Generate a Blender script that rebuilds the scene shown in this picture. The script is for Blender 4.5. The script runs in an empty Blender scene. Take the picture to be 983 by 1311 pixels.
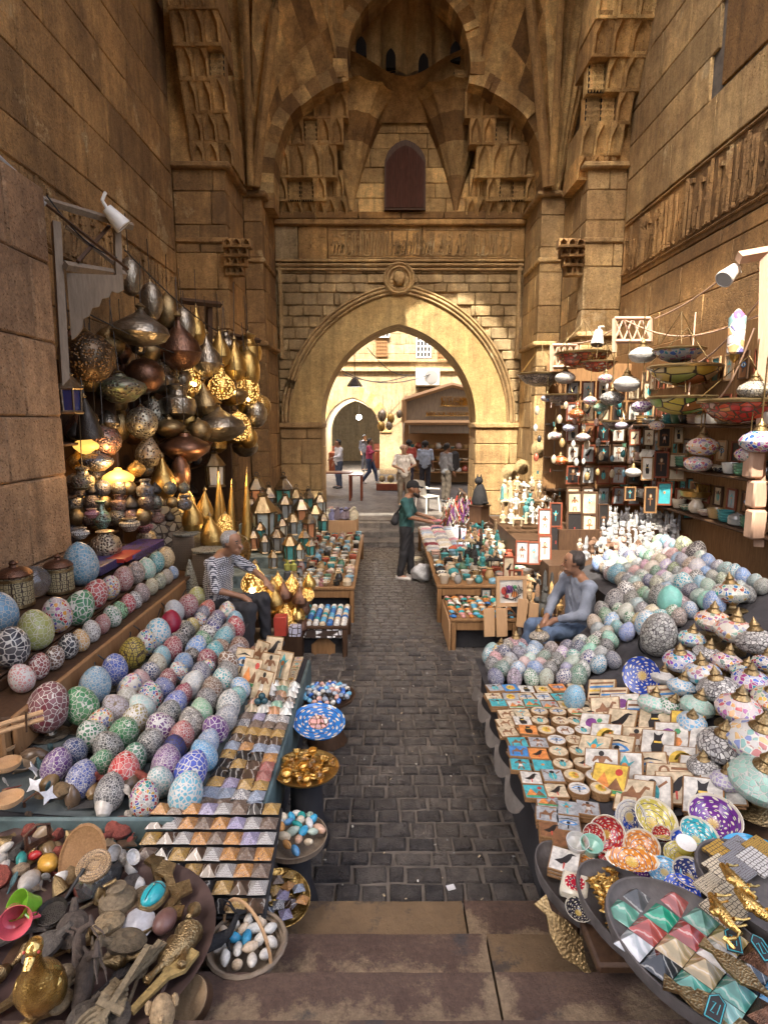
import bpy, math, random
import numpy as np
from mathutils import Matrix, Vector, Euler, noise
R = math.radians
rnd = random.Random(7)
SC = bpy.context.scene
COL = SC.collection
# ---------------------------------------------------------------- camera
CAM = Vector((0, 0, 2.75)); PITCH = R(8.7); FPX = 750.0
cd = bpy.data.cameras.new('camera'); cam = bpy.data.objects.new('camera', cd); COL.objects.link(cam)
cam.location = CAM; cam.rotation_euler = (R(90) - PITCH, 0, 0)
cd.sensor_fit = 'VERTICAL'; cd.sensor_height = 24; cd.lens = 24 * FPX / 1311; cd.clip_end = 400; cd.clip_start = .05
SC.camera = cam
# ---------------------------------------------------------------- sky, sun, exposure
SUN = Vector((.12, .70, -1)).normalized()
world = bpy.data.worlds.new('World'); SC.world = world; world.use_nodes = True
wn = world.node_tree.nodes; sky = wn.new('ShaderNodeTexSky'); sky.sky_type = 'NISHITA'; sky.sun_disc = False
sky.sun_elevation = math.asin(-SUN.z); sky.sun_rotation = math.atan2(-SUN.x, -SUN.y)
sky.dust_density = 6; sky.air_density = .7; sky.ozone_density = 0
bg = wn['Background']; bg.inputs['Strength'].default_value = .15
world.node_tree.links.new(sky.outputs[0], bg.inputs[0])
sl = bpy.data.lights.new('sun', 'SUN'); sl.energy = 2.1; sl.angle = R(.5); sl.color = (1, .93, .8)
so = bpy.data.objects.new('sun', sl); COL.objects.link(so); so.rotation_euler = SUN.to_track_quat('-Z', 'Y').to_euler(); so.location = (0, 0, 30)
SC.view_settings.view_transform = 'Standard'; SC.view_settings.look = 'None'; SC.view_settings.gamma = 1
SC.view_settings.exposure = 2.42
SC.cycles.use_denoising = True; SC.cycles.max_bounces = 7; SC.cycles.diffuse_bounces = 5; SC.cycles.glossy_bounces = 3
SC.cycles.transmission_bounces = 5; SC.cycles.transparent_max_bounces = 6; SC.cycles.sample_clamp_indirect = 6
SC.cycles.caustics_reflective = False; SC.cycles.caustics_refractive = False
# ---------------------------------------------------------------- photo pixel -> direction -> point on something
CP, SP = math.cos(PITCH), math.sin(PITCH)
def ray(u, v):
    a = (u - 491.5) / FPX; b = (655.5 - v) / FPX
    return Vector((a, CP + b * SP, b * CP - SP))
def gz(u, v, z):  d = ray(u, v); return CAM + d * ((z - CAM.z) / d.z)
def gy(u, v, y):  d = ray(u, v); return CAM + d * (y / d.y)
def gx(u, v, x):  d = ray(u, v); return CAM + d * (x / d.x)
def gt(u, v, t):  return CAM + ray(u, v) * t
def gs(u, v, f):
    d = ray(u, v); lo, hi = .5, 40.
    for _ in range(48):
        m = (lo + hi) / 2; p = CAM + d * m
        if p.z > f(p.x, p.y): lo = m
        else: hi = m
    return CAM + d * lo
ONES = 'zeroth first second third fourth fifth sixth seventh eighth ninth tenth eleventh twelfth thirteenth fourteenth fifteenth sixteenth seventeenth eighteenth nineteenth twentieth'.split()
def ordw(n):
    if n <= 20: return ONES[n]
    t = {2: 'twenty', 3: 'thirty', 4: 'forty'}[n // 10]
    return t + '-' + ONES[n % 10] if n % 10 else {3: 'thirtieth', 4: 'fortieth'}[n // 10]
# ---------------------------------------------------------------- mesh builder
def TM(loc=(0, 0, 0), rot=(0, 0, 0), s=1):
    s = (s, s, s) if isinstance(s, (int, float)) else s
    return Matrix.Translation(loc) @ Euler(rot).to_matrix().to_4x4() @ Matrix.Diagonal((*s, 1))
class MB:
    def __init__(o): o.v = []; o.f = []; o.m = []
    def add(o, vs, fs, mi=0, M=None):
        k = len(o.v)
        o.v += [tuple(M @ Vector(p)) for p in vs] if M is not None else [tuple(p) for p in vs]
        o.f += [tuple(i + k for i in f) for f in fs]; o.m += [mi] * len(fs); return o
    def box(o, c, s, mi=0, rot=None, M=None):
        x, y, z = s[0] / 2, s[1] / 2, s[2] / 2
        vs = [(-x, -y, -z), (x, -y, -z), (x, y, -z), (-x, y, -z), (-x, -y, z), (x, -y, z), (x, y, z), (-x, y, z)]
        T = TM(c, rot or (0, 0, 0)); T = M @ T if M is not None else T
        return o.add(vs, [(0, 3, 2, 1), (4, 5, 6, 7), (0, 1, 5, 4), (1, 2, 6, 5), (2, 3, 7, 6), (3, 0, 4, 7)], mi, T)
    def cbox(o, c, s, b=.01, mi=0, rot=None, M=None):   # chamfered box
        x, y, z = s[0] / 2, s[1] / 2, s[2] / 2; b = min(b, x * .8, y * .8, z * .8); vs = []
        for sx in (-1, 1):
            for sy in (-1, 1):
                for sz in (-1, 1):
                    vs += [(sx * x, sy * (y - b), sz * (z - b)), (sx * (x - b), sy * y, sz * (z - b)), (sx * (x - b), sy * (y - b), sz * z)]
        def I(sx, sy, sz, k): return ((sx > 0) * 4 + (sy > 0) * 2 + (sz > 0)) * 3 + k
        fs = []
        for s_ in (-1, 1):
            q = [(-1, -1), (1, -1), (1, 1), (-1, 1)]; q = q if s_ > 0 else q[::-1]
            fs.append(tuple(I(s_, a, c_, 0) for a, c_ in q)); fs.append(tuple(I(c_, s_, a, 1) for a, c_ in q)); fs.append(tuple(I(a, c_, s_, 2) for a, c_ in q))
        for a in (-1, 1):
            for c_ in (-1, 1):
                w = a * c_ > 0
                for e in ([I(a, c_, -1, 0), I(a, c_, 1, 0), I(a, c_, 1, 1), I(a, c_, -1, 1)], [I(-1, a, c_, 1), I(1, a, c_, 1), I(1, a, c_, 2), I(-1, a, c_, 2)], [I(c_, -1, a, 2), I(c_, 1, a, 2), I(c_, 1, a, 0), I(c_, -1, a, 0)]):
                    fs.append(tuple(e[::-1] if w else e))
        for sx in (-1, 1):
            for sy in (-1, 1):
                for sz in (-1, 1):
                    t = (I(sx, sy, sz, 0), I(sx, sy, sz, 1), I(sx, sy, sz, 2)); fs.append(t if sx * sy * sz > 0 else t[::-1])
        T = TM(c, rot or (0, 0, 0)); T = M @ T if M is not None else T
        return o.add(vs, fs, mi, T)
    def lathe(o, prof, n=16, mi=0, M=None, flute=0, fn=0):
        vs = []; fs = []; k = len(prof)
        for j in range(n):
            a = 2 * math.pi * j / n; w = 1 + flute * abs(math.sin(fn * a / 2)) if flute else 1
            for r, z in prof: vs.append((r * w * math.cos(a), r * w * math.sin(a), z))
        for j in range(n):
            q = (j + 1) % n
            for i in range(k - 1): fs.append((j * k + i, q * k + i, q * k + i + 1, j * k + i + 1))
        if prof[0][0] > 1e-5: fs.append(tuple(j * k for j in range(n))[::-1])
        if prof[-1][0] > 1e-5: fs.append(tuple(j * k + k - 1 for j in range(n)))
        return o.add(vs, fs, mi, M)
    def tube(o, path, r, n=6, mi=0, M=None):
        P = [Vector(p) for p in path]; vs = []; fs = []; rr = r if isinstance(r, (list, tuple)) else [r] * len(P)
        up = Vector((0, 0, 1))
        for i, p in enumerate(P):
            d = (P[min(i + 1, len(P) - 1)] - P[max(i - 1, 0)]).normalized()
            x = d.cross(up if abs(d.z) < .95 else Vector((1, 0, 0))).normalized(); y = x.cross(d)
            for j in range(n):
                a = 2 * math.pi * j / n; vs.append(p + (x * math.cos(a) + y * math.sin(a)) * rr[i])
        for i in range(len(P) - 1):
            for j in range(n): fs.append((i * n + j, i * n + (j + 1) % n, (i + 1) * n + (j + 1) % n, (i + 1) * n + j))
        fs.append(tuple(range(n))[::-1]); fs.append(tuple(len(P) * n - n + j for j in range(n)))
        return o.add(vs, fs, mi, M)
    def prism(o, poly, z0, z1, mi=0, M=None):           # polygon in xy, extruded along z
        n = len(poly); vs = [(x, y, z0) for x, y in poly] + [(x, y, z1) for x, y in poly]
        fs = [tuple(range(n))[::-1], tuple(range(n, 2 * n))] + [(i, (i + 1) % n, n + (i + 1) % n, n + i) for i in range(n)]
        return o.add(vs, fs, mi, M)
    def grid(o, fn, nu, nv, mi=0, M=None, flip=False):
        vs = [fn(i / nu, j / nv) for i in range(nu + 1) for j in range(nv + 1)]; fs = []
        for i in range(nu):
            for j in range(nv):
                q = (i * (nv + 1) + j, (i + 1) * (nv + 1) + j, (i + 1) * (nv + 1) + j + 1, i * (nv + 1) + j + 1); fs.append(q[::-1] if flip else q)
        return o.add(vs, fs, mi, M)
    def ball(o, c, r, n=10, mi=0, M=None):
        r = (r, r, r) if isinstance(r, (int, float)) else r; h = max(4, n // 2)
        prof = [(math.sin(math.pi * i / h), -math.cos(math.pi * i / h)) for i in range(h + 1)]; prof[0] = (0, -1); prof[-1] = (0, 1)
        T = TM(c, (0, 0, 0), r); return o.lathe(prof, n, mi, M @ T if M is not None else T)
    def mesh(o, name, mats, ang=38):
        me = bpy.data.meshes.new(name); me.from_pydata(o.v, [], o.f)
        for m in (mats if isinstance(mats, (list, tuple)) else [mats]): me.materials.append(m)
        me.polygons.foreach_set('material_index', o.m); me.polygons.foreach_set('use_smooth', [True] * len(o.f))
        me.update(); me.set_sharp_from_angle(angle=R(ang)); return me
def O(name, me, loc=(0, 0, 0), rot=(0, 0, 0), s=1, par=None, col=None):
    o = bpy.data.objects.new(name, me); COL.objects.link(o); o.location = loc; o.rotation_euler = rot
    o.scale = (s, s, s) if isinstance(s, (int, float)) else s
    if par is not None: o.parent = par
    if col: o.color = (*col, 1)
    return o
def tag(o, label=None, cat=None, group=None, kind=None):
    for k, x in (('label', label), ('category', cat), ('group', group), ('kind', kind)):
        if x: o[k] = x
    return o
def E(name, loc=(0, 0, 0), rot=(0, 0, 0), s=1): return O(name, None, loc, rot, s)
# ---------------------------------------------------------------- materials
MATS = {}
class NT:
    def __init__(o, name):
        o.m = bpy.data.materials.new(name); o.m.use_nodes = True; o.t = o.m.node_tree; o.N = o.t.nodes; o.b = o.N['Principled BSDF']
    def n(o, kind, **kw):
        x = o.N.new('ShaderNode' + kind)
        for k, v in kw.items():
            if k.startswith('i_'): x.inputs[k[2:].replace('_', ' ')].default_value = v
            else: setattr(x, k, v)
        return x
    def l(o, a, b): o.t.links.new(a, b)
    def set(o, **kw):
        for k, v in kw.items(): o.b.inputs[k.replace('_', ' ')].default_value = v
    def ramp(o, fac, stops, interp='LINEAR'):
        r = o.n('ValToRGB'); cr = r.color_ramp; cr.interpolation = interp
        while len(cr.elements) < len(stops): cr.elements.new(.5)
        for e, (p, c) in zip(cr.elements, stops): e.position = p; e.color = (*c, 1) if len(c) == 3 else c
        o.l(fac, r.inputs[0]); return r.outputs[0]
    def mix(o, fac, a, b, mode='MIX'):
        x = o.n('Mix', data_type='RGBA', blend_type=mode)
        for s, i in ((fac, 0), (a, 6), (b, 7)):
            if isinstance(s, (int, float)): x.inputs[i].default_value = s
            elif isinstance(s, tuple): x.inputs[i].default_value = (*s, 1)
            else: o.l(s, x.inputs[i])
        return x.outputs[2]
    def math(o, op, a, b=0.):
        x = o.n('Math', operation=op)
        for s, i in ((a, 0), (b, 1)):
            if isinstance(s, (int, float)): x.inputs[i].default_value = s
            else: o.l(s, x.inputs[i])
        return x.outputs[0]
    def noise(o, vec, scale, detail=4, rough=.55):
        x = o.n('TexNoise', i_Scale=scale, i_Detail=detail, i_Roughness=rough); o.l(vec, x.inputs['Vector']); return x.outputs[0]
    def voro(o, vec, scale, feature='F1', out='Distance', rand=1.):
        x = o.n('TexVoronoi', feature=feature, i_Scale=scale, i_Randomness=rand); o.l(vec, x.inputs['Vector']); return x.outputs[out]
    def pos(o): return o.n('NewGeometry').outputs['Position']
    def obc(o): return o.n('TexCoord').outputs['Object']
    def off(o, vec):      # object coordinates shifted per object, so copies differ
        r = o.n('ObjectInfo').outputs['Random']; a = o.n('VectorMath', operation='ADD'); o.l(vec, a.inputs[0])
        c = o.n('CombineXYZ'); m = o.math('MULTIPLY', r, 37.); o.l(m, c.inputs[0]); o.l(m, c.inputs[1]); o.l(c.outputs[0], a.inputs[1]); return a.outputs[0]
    def oc(o): return o.n('ObjectInfo').outputs['Color']
    def rand(o): return o.n('ObjectInfo').outputs['Random']
    def bump(o, h, s, d=.02):
        x = o.n('Bump', i_Strength=s, i_Distance=d); o.l(h, x.inputs['Height']); o.l(x.outputs[0], o.b.inputs['Normal'])
    def col(o, c): o.l(c, o.b.inputs['Base Color'])
def reg(k, t): MATS[k] = t.m; return t.m
def plain(k, c, rough=.6, metal=0., nz=0, amt=.25, bs=0, bstr=.3, bd=.004, objcol=False, world=False, coat=0):
    t = NT(k); t.set(Roughness=rough, Metallic=metal)
    if coat: t.set(Coat_Weight=coat)
    vec = t.pos() if world else t.off(t.obc()); base = t.oc() if objcol else c
    if nz:
        f = t.ramp(t.noise(vec, nz, 5, .6), [(.3, (1 - amt,) * 3), (.7, (1 + amt * .6,) * 3)])
        t.col(t.mix(1., base, f, 'MULTIPLY'))
    elif objcol: t.col(base)
    else: t.set(Base_Color=(*c, 1))
    if bs: t.bump(t.noise(vec, bs, 5), bstr, bd)
    return reg(k, t)
def stone(k, c1, c2, dirt, dscale=.55, rough=.9, patch=None):
    t = NT(k); p = t.pos(); t.set(Roughness=rough)
    a = t.mix(t.ramp(t.noise(p, 2.2, 6, .65), [(.35, (0,) * 3), (.65, (1,) * 3)]), c1, c2)
    v = t.ramp(t.rand(), [(0, (.58, .56, .54)), (.3, (.85, .84, .84)), (.6, (1.0, .97, .93)), (1, (1.32, 1.28, 1.2))]); a = t.mix(1., a, v, 'MULTIPLY')
    d = t.ramp(t.noise(p, dscale, 7, .68), [(.40, (0,) * 3), (.58, (.92,) * 3)]); a = t.mix(d, a, dirt)
    if patch: a = t.mix(t.ramp(t.noise(p, .9, 6, .75), [(.60, (0,) * 3), (.66, (.8,) * 3)]), a, patch)
    g = t.ramp(t.noise(p, 45, 4, .75), [(.28, (.55,) * 3), (.5, (1,) * 3), (.75, (1.3,) * 3)]); a = t.mix(1., a, g, 'MULTIPLY')
    mp = t.n('Mapping'); mp.inputs['Scale'].default_value = (5, 5, .55); t.l(p, mp.inputs[0]); sk = t.ramp(t.noise(mp.outputs[0], 1., 6, .7), [(.35, (.62,) * 3), (.6, (1.1,) * 3)]); a = t.mix(.8, a, sk, 'MULTIPLY'); b2 = t.ramp(t.noise(p, 7, 6, .8), [(.3, (.66,) * 3), (.65, (1.15,) * 3)]); a = t.mix(1., a, b2, 'MULTIPLY'); t.col(a)
    pit = t.ramp(t.voro(p, 26), [(.0, (0,) * 3), (.32, (1,) * 3)])
    h = t.mix(.45, t.noise(p, 14, 8, .72), pit); t.bump(h, .95, .04); return reg(k, t)
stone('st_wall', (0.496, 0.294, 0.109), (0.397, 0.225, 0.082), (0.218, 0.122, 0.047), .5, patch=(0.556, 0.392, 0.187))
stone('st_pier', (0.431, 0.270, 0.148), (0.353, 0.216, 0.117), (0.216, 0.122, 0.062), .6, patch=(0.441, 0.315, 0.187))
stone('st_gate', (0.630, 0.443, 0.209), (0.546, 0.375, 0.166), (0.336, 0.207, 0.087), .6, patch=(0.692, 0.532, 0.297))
stone('st_brick', (0.606, 0.455, 0.243), (0.481, 0.346, 0.170), (0.293, 0.198, 0.090), 1.1)
stone('st_plaster', (0.765, 0.563, 0.243), (0.718, 0.498, 0.206), (0.471, 0.308, 0.116), .45)
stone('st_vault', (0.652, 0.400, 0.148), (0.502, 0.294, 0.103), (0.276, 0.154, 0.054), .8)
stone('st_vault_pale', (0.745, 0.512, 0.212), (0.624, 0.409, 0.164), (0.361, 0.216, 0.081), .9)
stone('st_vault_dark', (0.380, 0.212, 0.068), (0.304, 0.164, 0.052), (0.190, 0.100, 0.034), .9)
stone('st_cream', (.66, .52, .31), (.58, .44, .25), (.42, .30, .16), .5)
stone('st_floor', (.24, .22, .20), (.18, .165, .15), (.13, .12, .11), .6, .8)
def cobble():
    t = NT('cobble'); p = t.pos(); t.set(Roughness=.5)
    a = t.mix(t.ramp(t.noise(p, 9, 6, .65), [(.35, (0,) * 3), (.65, (1,) * 3)]), (.052, .050, .052), (.14, .13, .12))
    a = t.mix(1., a, t.ramp(t.rand(), [(0, (.6, .6, .65)), (1, (1.5, 1.4, 1.3))]), 'MULTIPLY')
    d = t.ramp(t.noise(p, 1.6, 6, .6), [(.5, (0,) * 3), (.75, (.55,) * 3)]); a = t.mix(d, a, (.15, .125, .10)); t.col(a)
    t.l(t.ramp(t.noise(p, 12, 4), [(.3, (.24,) * 3), (.7, (.62,) * 3)]), t.b.inputs['Roughness'])
    t.bump(t.mix(.4, t.noise(p, 20, 8, .75), t.noise(p, 80, 4)), 1., .045); return reg('cobble', t)
cobble()
def stepmat():
    t = NT('step'); p = t.pos(); t.set(Roughness=.62)
    a = t.mix(t.ramp(t.noise(p, 3, 7, .7), [(.35, (0,) * 3), (.65, (1,) * 3)]), (.105, .062, .045), (.16, .10, .07))
    wa = t.n('Attribute'); wa.attribute_name = 'wear'; w = t.ramp(t.math('ADD', t.noise(p, 6, 9, .75), t.math('MULTIPLY', wa.outputs['Fac'], .26)), [(.62, (0,) * 3), (.72, (.85,) * 3)]); a = t.mix(w, a, (.33, .24, .145)); a = t.mix(1., a, t.ramp(t.noise(p, 38, 5, .75), [(.3, (.66,) * 3), (.7, (1.25,) * 3)]), 'MULTIPLY')
    k = t.ramp(t.noise(p, 2.1, 7, .7), [(.60, (0,) * 3), (.66, (.8,) * 3)]); a = t.mix(k, a, (.06, .055, .055)); t.col(a)
    t.bump(t.noise(p, 26, 8, .75), .8, .03); return reg('step', t)
stepmat()
def stepmat2():
    t = NT('step_ochre'); p = t.pos(); t.set(Roughness=.7)
    a = t.mix(t.ramp(t.noise(p, 5, 7, .7), [(.35, (0,) * 3), (.65, (1,) * 3)]), (.25, .165, .085), (.18, .115, .06))
    k = t.ramp(t.noise(p, 3.3, 8, .75), [(.52, (0,) * 3), (.60, (.9,) * 3)]); a = t.mix(k, a, (.075, .06, .05)); t.col(a)
    t.bump(t.noise(p, 26, 8, .75), .8, .03); return reg('step_ochre', t)
stepmat2()
def crackle(k, edge_lo, edge_hi, sc, grout, objcells=True, cellmix=.14, rough=.35, warp=.0):
    t = NT(k); vec = t.off(t.obc()); t.set(Roughness=rough)
    e = t.voro(vec, sc, 'DISTANCE_TO_EDGE'); c = t.n('TexVoronoi', i_Scale=sc); t.l(vec, c.inputs['Vector'])
    sep = t.n('SeparateColor'); t.l(c.outputs['Color'], sep.inputs[0]); o = t.oc()
    cells = t.mix(t.math('MULTIPLY', sep.outputs[0], cellmix), o, (.75, .72, .66)); cells = t.mix(t.math('MULTIPLY', sep.outputs[1], cellmix), cells, (.03, .03, .04))
    m = t.ramp(e, [(edge_lo, (0,) * 3), (edge_hi, (1,) * 3)])
    t.col(t.mix(m, grout, cells)); t.bump(m, .5, .02); return reg(k, t)
crackle('egg_white_line', .03, .06, 7.5, (.60, .57, .51))
crackle('egg_fine', .035, .07, 11, (.55, .53, .48), cellmix=.3)
crackle('egg_speckle', .10, .15, 8, (.58, .56, .52), cellmix=.1)
crackle('egg_bold', .045, .085, 5.5, (.60, .58, .53), cellmix=.1)
crackle('egg_tan', .03, .07, 8.5, (.20, .14, .08), cellmix=.15)
crackle('pyr_pat', .02, .05, 9, (.05, .04, .035), cellmix=.2)
crackle('mosaic_dark_line', .04, .09, 11, (.06, .05, .05), cellmix=.6)
def multicol(k, sc, stops, grout=(.6, .57, .5), lo=.05, hi=.1, vec_scale=(1, 1, 1)):
    t = NT(k); mp = t.n('Mapping'); mp.inputs['Scale'].default_value = vec_scale; t.l(t.off(t.obc()), mp.inputs[0]); vec = mp.outputs[0]; t.set(Roughness=.22)
    e = t.voro(vec, sc, 'DISTANCE_TO_EDGE'); c = t.n('TexVoronoi', i_Scale=sc); t.l(vec, c.inputs['Vector'])
    sep = t.n('SeparateColor'); t.l(c.outputs['Color'], sep.inputs[0]); cc = t.ramp(sep.outputs[0], stops, 'CONSTANT')
    cc = t.mix(.35, cc, t.oc()); m = t.ramp(e, [(lo, (0,) * 3), (hi, (1,) * 3)]); t.col(t.mix(m, grout, cc)); t.bump(m, .4, .02); return reg(k, t)
GEM = [(0, (.6, .57, .52)), (.25, (.5, .05, .05)), (.4, (.05, .13, .45)), (.55, (.6, .57, .52)), (.68, (.05, .35, .3)), (.8, (.75, .4, .05)), (.9, (.3, .06, .3))]
multicol('mosaic_gem', 9, GEM); multicol('mosaic_glass', 3.2, [(0, (.75, .5, .06)), (.3, (.5, .05, .04)), (.5, (.75, .6, .2)), (.7, (.12, .3, .08)), (.85, (.7, .6, .4))], (.05, .04, .03), .03, .06)
multicol('mosaic_red', 10, [(0, (.5, .03, .02)), (.3, (.65, .10, .03)), (.55, (.3, .02, .02)), (.75, (.7, .35, .1)), (.9, (.6, .55, .45))], (.12, .06, .03))
def metal(k, c, c2, rough=.35, sc=14, bsc=30, bst=.4, holes=0, hc=(.01, .008, .005), emit=0, objcol=False):
    t = NT(k); vec = t.off(t.obc()); t.set(Metallic=.92, Roughness=rough)
    a = t.mix(t.ramp(t.noise(vec, sc * .35, 5, .6), [(.35, (0,) * 3), (.65, (1,) * 3)]), t.oc() if objcol else c, c2)
    if holes:
        h = t.voro(vec, holes, 'F1'); m = t.ramp(h, [(.30, (1,) * 3), (.36, (0,) * 3)]); a = t.mix(m, a, hc)
        t.l(t.ramp(h, [(.30, (0,) * 3), (.36, (.9,) * 3)]), t.b.inputs['Metallic'])
        t.bump(t.ramp(h, [(.2, (0,) * 3), (.5, (1,) * 3)]), .6, .02)
        if emit:
            t.l(m, t.b.inputs['Emission Strength']); mm = t.math('MULTIPLY', m, emit); t.l(mm, t.b.inputs['Emission Strength']); t.set(Emission_Color=(1, .55, .15, 1))
    elif bst: t.bump(t.voro(vec, bsc, 'SMOOTH_F1'), bst, .012)
    t.col(a); return reg(k, t)
metal('brass', (.62, .42, .14), (.40, .25, .08), .32); metal('brass_old', (.40, .29, .14), (.20, .14, .07), .4); metal('silver_dark', (.42, .37, .29), (.20, .17, .13), .34, bsc=18, bst=.6)
metal('copper', (.26, .135, .085), (.12, .07, .05), .38); metal('gold', (.80, .54, .18), (.50, .30, .08), .25, bsc=26, bst=.22)
metal('pierced_dark', (.16, .11, .07), (.08, .06, .04), .4, holes=16, hc=(.25, .12, .03)); metal('pierced_brass', (.55, .36, .12), (.32, .2, .07), .33, holes=18, hc=(.75, .42, .1))
metal('pierced_col', (.5, .4, .3), (.25, .2, .16), .5, holes=11, hc=(.04, .03, .02), objcol=True); metal('lit_brass', (.8, .5, .15), (.55, .3, .08), .28, holes=15, hc=(1, .6, .2), emit=.7)
metal('iron', (.09, .08, .07), (.05, .045, .04), .5); metal('metal_obj', (.5, .5, .5), (.3, .22, .12), .34, bsc=22, bst=.35, objcol=True)
def pattern(k, dark, sc=7):    # inlay / carved geometric pattern in object colour
    t = NT(k); vec = t.off(t.obc()); t.set(Roughness=.45); e = t.voro(vec, sc, 'DISTANCE_TO_EDGE', rand=.25); m = t.ramp(e, [(.06, (0,) * 3), (.10, (1,) * 3), (.30, (1,) * 3), (.34, (.2,) * 3)])
    t.col(t.mix(m, dark, t.oc())); t.bump(m, .35, .01); return reg(k, t)
pattern('inlay', (.05, .03, .02)); pattern('inlay_fine', (.06, .04, .03), 15)
def onyx():
    t = NT('onyx'); vec = t.off(t.obc()); t.set(Roughness=.16); w = t.n('TexWave', i_Scale=.7, i_Distortion=9., i_Detail=5., i_Detail_Scale=1.0); t.l(vec, w.inputs['Vector'])
    o = t.oc(); d = t.mix(1., o, (.62, .66, .66), 'MULTIPLY'); a = t.mix(t.ramp(w.outputs[1], [(.25, (0,) * 3), (.75, (1,) * 3)]), d, o)
    a = t.mix(t.ramp(w.outputs[1], [(.92, (0,) * 3), (.995, (.4,) * 3)]), a, (.8, .78, .7)); t.col(a); return reg('onyx', t)
onyx()
def painted():     # glazed ware, ring-and-petal pattern round the axis
    t = NT('painted'); vec = t.obc(); sx = t.n('SeparateXYZ'); t.l(vec, sx.inputs[0]); t.set(Roughness=.14, Coat_Weight=.3)
    r = t.n('VectorMath', operation='LENGTH'); t.l(vec, r.inputs[0]); an = t.math('ARCTAN2', sx.outputs[1], sx.outputs[0])
    ph = t.math('ADD', t.math('MULTIPLY', an, 10.), t.math('MULTIPLY', t.math('SINE', t.math('MULTIPLY', r.outputs['Value'], 18.)), 2.))
    pet = t.math('SINE', ph); rr = t.math('SINE', t.math('MULTIPLY', r.outputs['Value'], 46.)); f = t.math('MULTIPLY', pet, rr)
    m = t.ramp(f, [(.42, (0,) * 3), (.55, (1,) * 3)]); a = t.mix(m, t.oc(), (.72, .66, .50)); a = t.mix(t.ramp(rr, [(.93, (0,) * 3), (.97, (1,) * 3)]), a, (.05, .04, .10)); a = t.mix(t.ramp(r.outputs['Value'], [(.53, (0,) * 3), (.55, (1,) * 3)]), a, (.66, .6, .46)); a = t.mix(t.ramp(r.outputs['Value'], [(.10, (.8,) * 3), (.16, (0,) * 3)]), a, (.6, .42, .08)); m2 = t.ramp(t.voro(t.off(vec), 16), [(.12, (1,) * 3), (.17, (0,) * 3)])
    t.col(t.mix(m2, a, (.04, .06, .25))); return reg('painted', t)
painted()
plain('glaze', (1, 1, 1), .15, nz=6, amt=.12, objcol=True, coat=.3); plain('matte', (1, 1, 1), .7, nz=12, amt=.22, bs=40, objcol=True); plain('satin', (1, 1, 1), .4, nz=9, amt=.2, objcol=True)
plain('clay', (1, 1, 1), .85, nz=9, amt=.45, bs=26, bstr=.7, bd=.01, objcol=True)
def woodm(k, c1, c2, rough=.55, sc=3.):
    t = NT(k); vec = t.off(t.obc()); t.set(Roughness=rough, Specular_IOR_Level=.2); mp = t.n('Mapping'); mp.inputs['Scale'].default_value = (sc * 6, sc * 6, sc); t.l(vec, mp.inputs[0])
    n = t.noise(mp.outputs[0], 1.6, 7, .65); t.col(t.mix(t.ramp(n, [(.3, (0,) * 3), (.7, (1,) * 3)]), c1, c2)); t.bump(n, .35, .006); return reg(k, t)
woodm('wood', (.20, .105, .045), (.32, .18, .08)); woodm('wood_dark', (.055, .03, .018), (.10, .055, .03)); woodm('wood_red', (.16, .045, .025), (.24, .075, .04), .4)
woodm('wood_grey', (.20, .155, .11), (.30, .235, .17), .75); woodm('wood_pale', (.42, .30, .17), (.52, .38, .22), .6); woodm('wood_purple', (.045, .018, .012), (.085, .034, .022), .85); woodm('plank', (.24, .125, .055), (.32, .175, .08), .5)
woodm('wood_tan', (.44, .27, .14), (.54, .34, .18), .6)
plain('cloth_black', (.028, .027, .03), .9, nz=20, bs=120, world=True); plain('cloth', (1, 1, 1), .9, nz=6, amt=.3, bs=14, bstr=.5, bd=.02, objcol=True)
plain('paper', (1, 1, 1), .8, nz=14, amt=.2, objcol=True); plain('black', (.018, .016, .016), .6); plain('hole', (.008, .006, .005), .95); plain('white', (.78, .76, .70), .35, nz=8, amt=.1)
plain('rubber', (.02, .02, .02), .55); plain('ink', (.02, .017, .016), .4); plain('skin', (1, 1, 1), .5, nz=20, amt=.15, objcol=True); plain('hair', (1, 1, 1), .7, nz=60, amt=.5, bs=150, bstr=.6, bd=.005, objcol=True)
plain('alab', (1, 1, 1), .25, nz=5, amt=.25, objcol=True); plain('pc_red', (.55, .07, .05), .4, nz=5, amt=.45); plain('pc_blue', (.05, .22, .5), .4, nz=5, amt=.45); plain('pc_teal', (.06, .38, .42), .4, nz=5, amt=.45); plain('pc_yel', (.72, .48, .08), .4, nz=5, amt=.45); plain('pc_cream', (.58, .47, .31), .5, nz=5, amt=.45)
plain('pc_brown', (.24, .11, .05), .5, nz=5, amt=.45); plain('pc_orange', (.68, .25, .07), .4, nz=5, amt=.45); plain('pc_green', (.07, .3, .12), .4, nz=5, amt=.45); plain('pc_white', (.62, .59, .52), .4, nz=5, amt=.45); plain('pc_purple', (.2, .06, .22), .4, nz=5, amt=.45); plain('pc_grey', (.35, .36, .36), .5, nz=5, amt=.45)
plain('metalgrey', (.45, .45, .44), .35, .6); plain('jacket', (.03, .03, .034), .8, nz=15, bs=60)
def checkshirt():
    t = NT('checked'); p = t.obc(); t.set(Roughness=.85); s = t.n('SeparateXYZ'); t.l(p, s.inputs[0])
    a = t.math('SINE', t.math('MULTIPLY', t.math('ADD', s.outputs[0], t.math('MULTIPLY', s.outputs[1], .7)), 300.)); b = t.math('SINE', t.math('MULTIPLY', s.outputs[2], 300.))
    m = t.ramp(t.math('ADD', a, b), [(.0, (0,) * 3), (.25, (1,) * 3)]); t.col(t.mix(m, (.05, .055, .075), (.62, .62, .64))); t.bump(t.noise(p, 14, 4), .5, .02); return reg('checked', t)
checkshirt()
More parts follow.
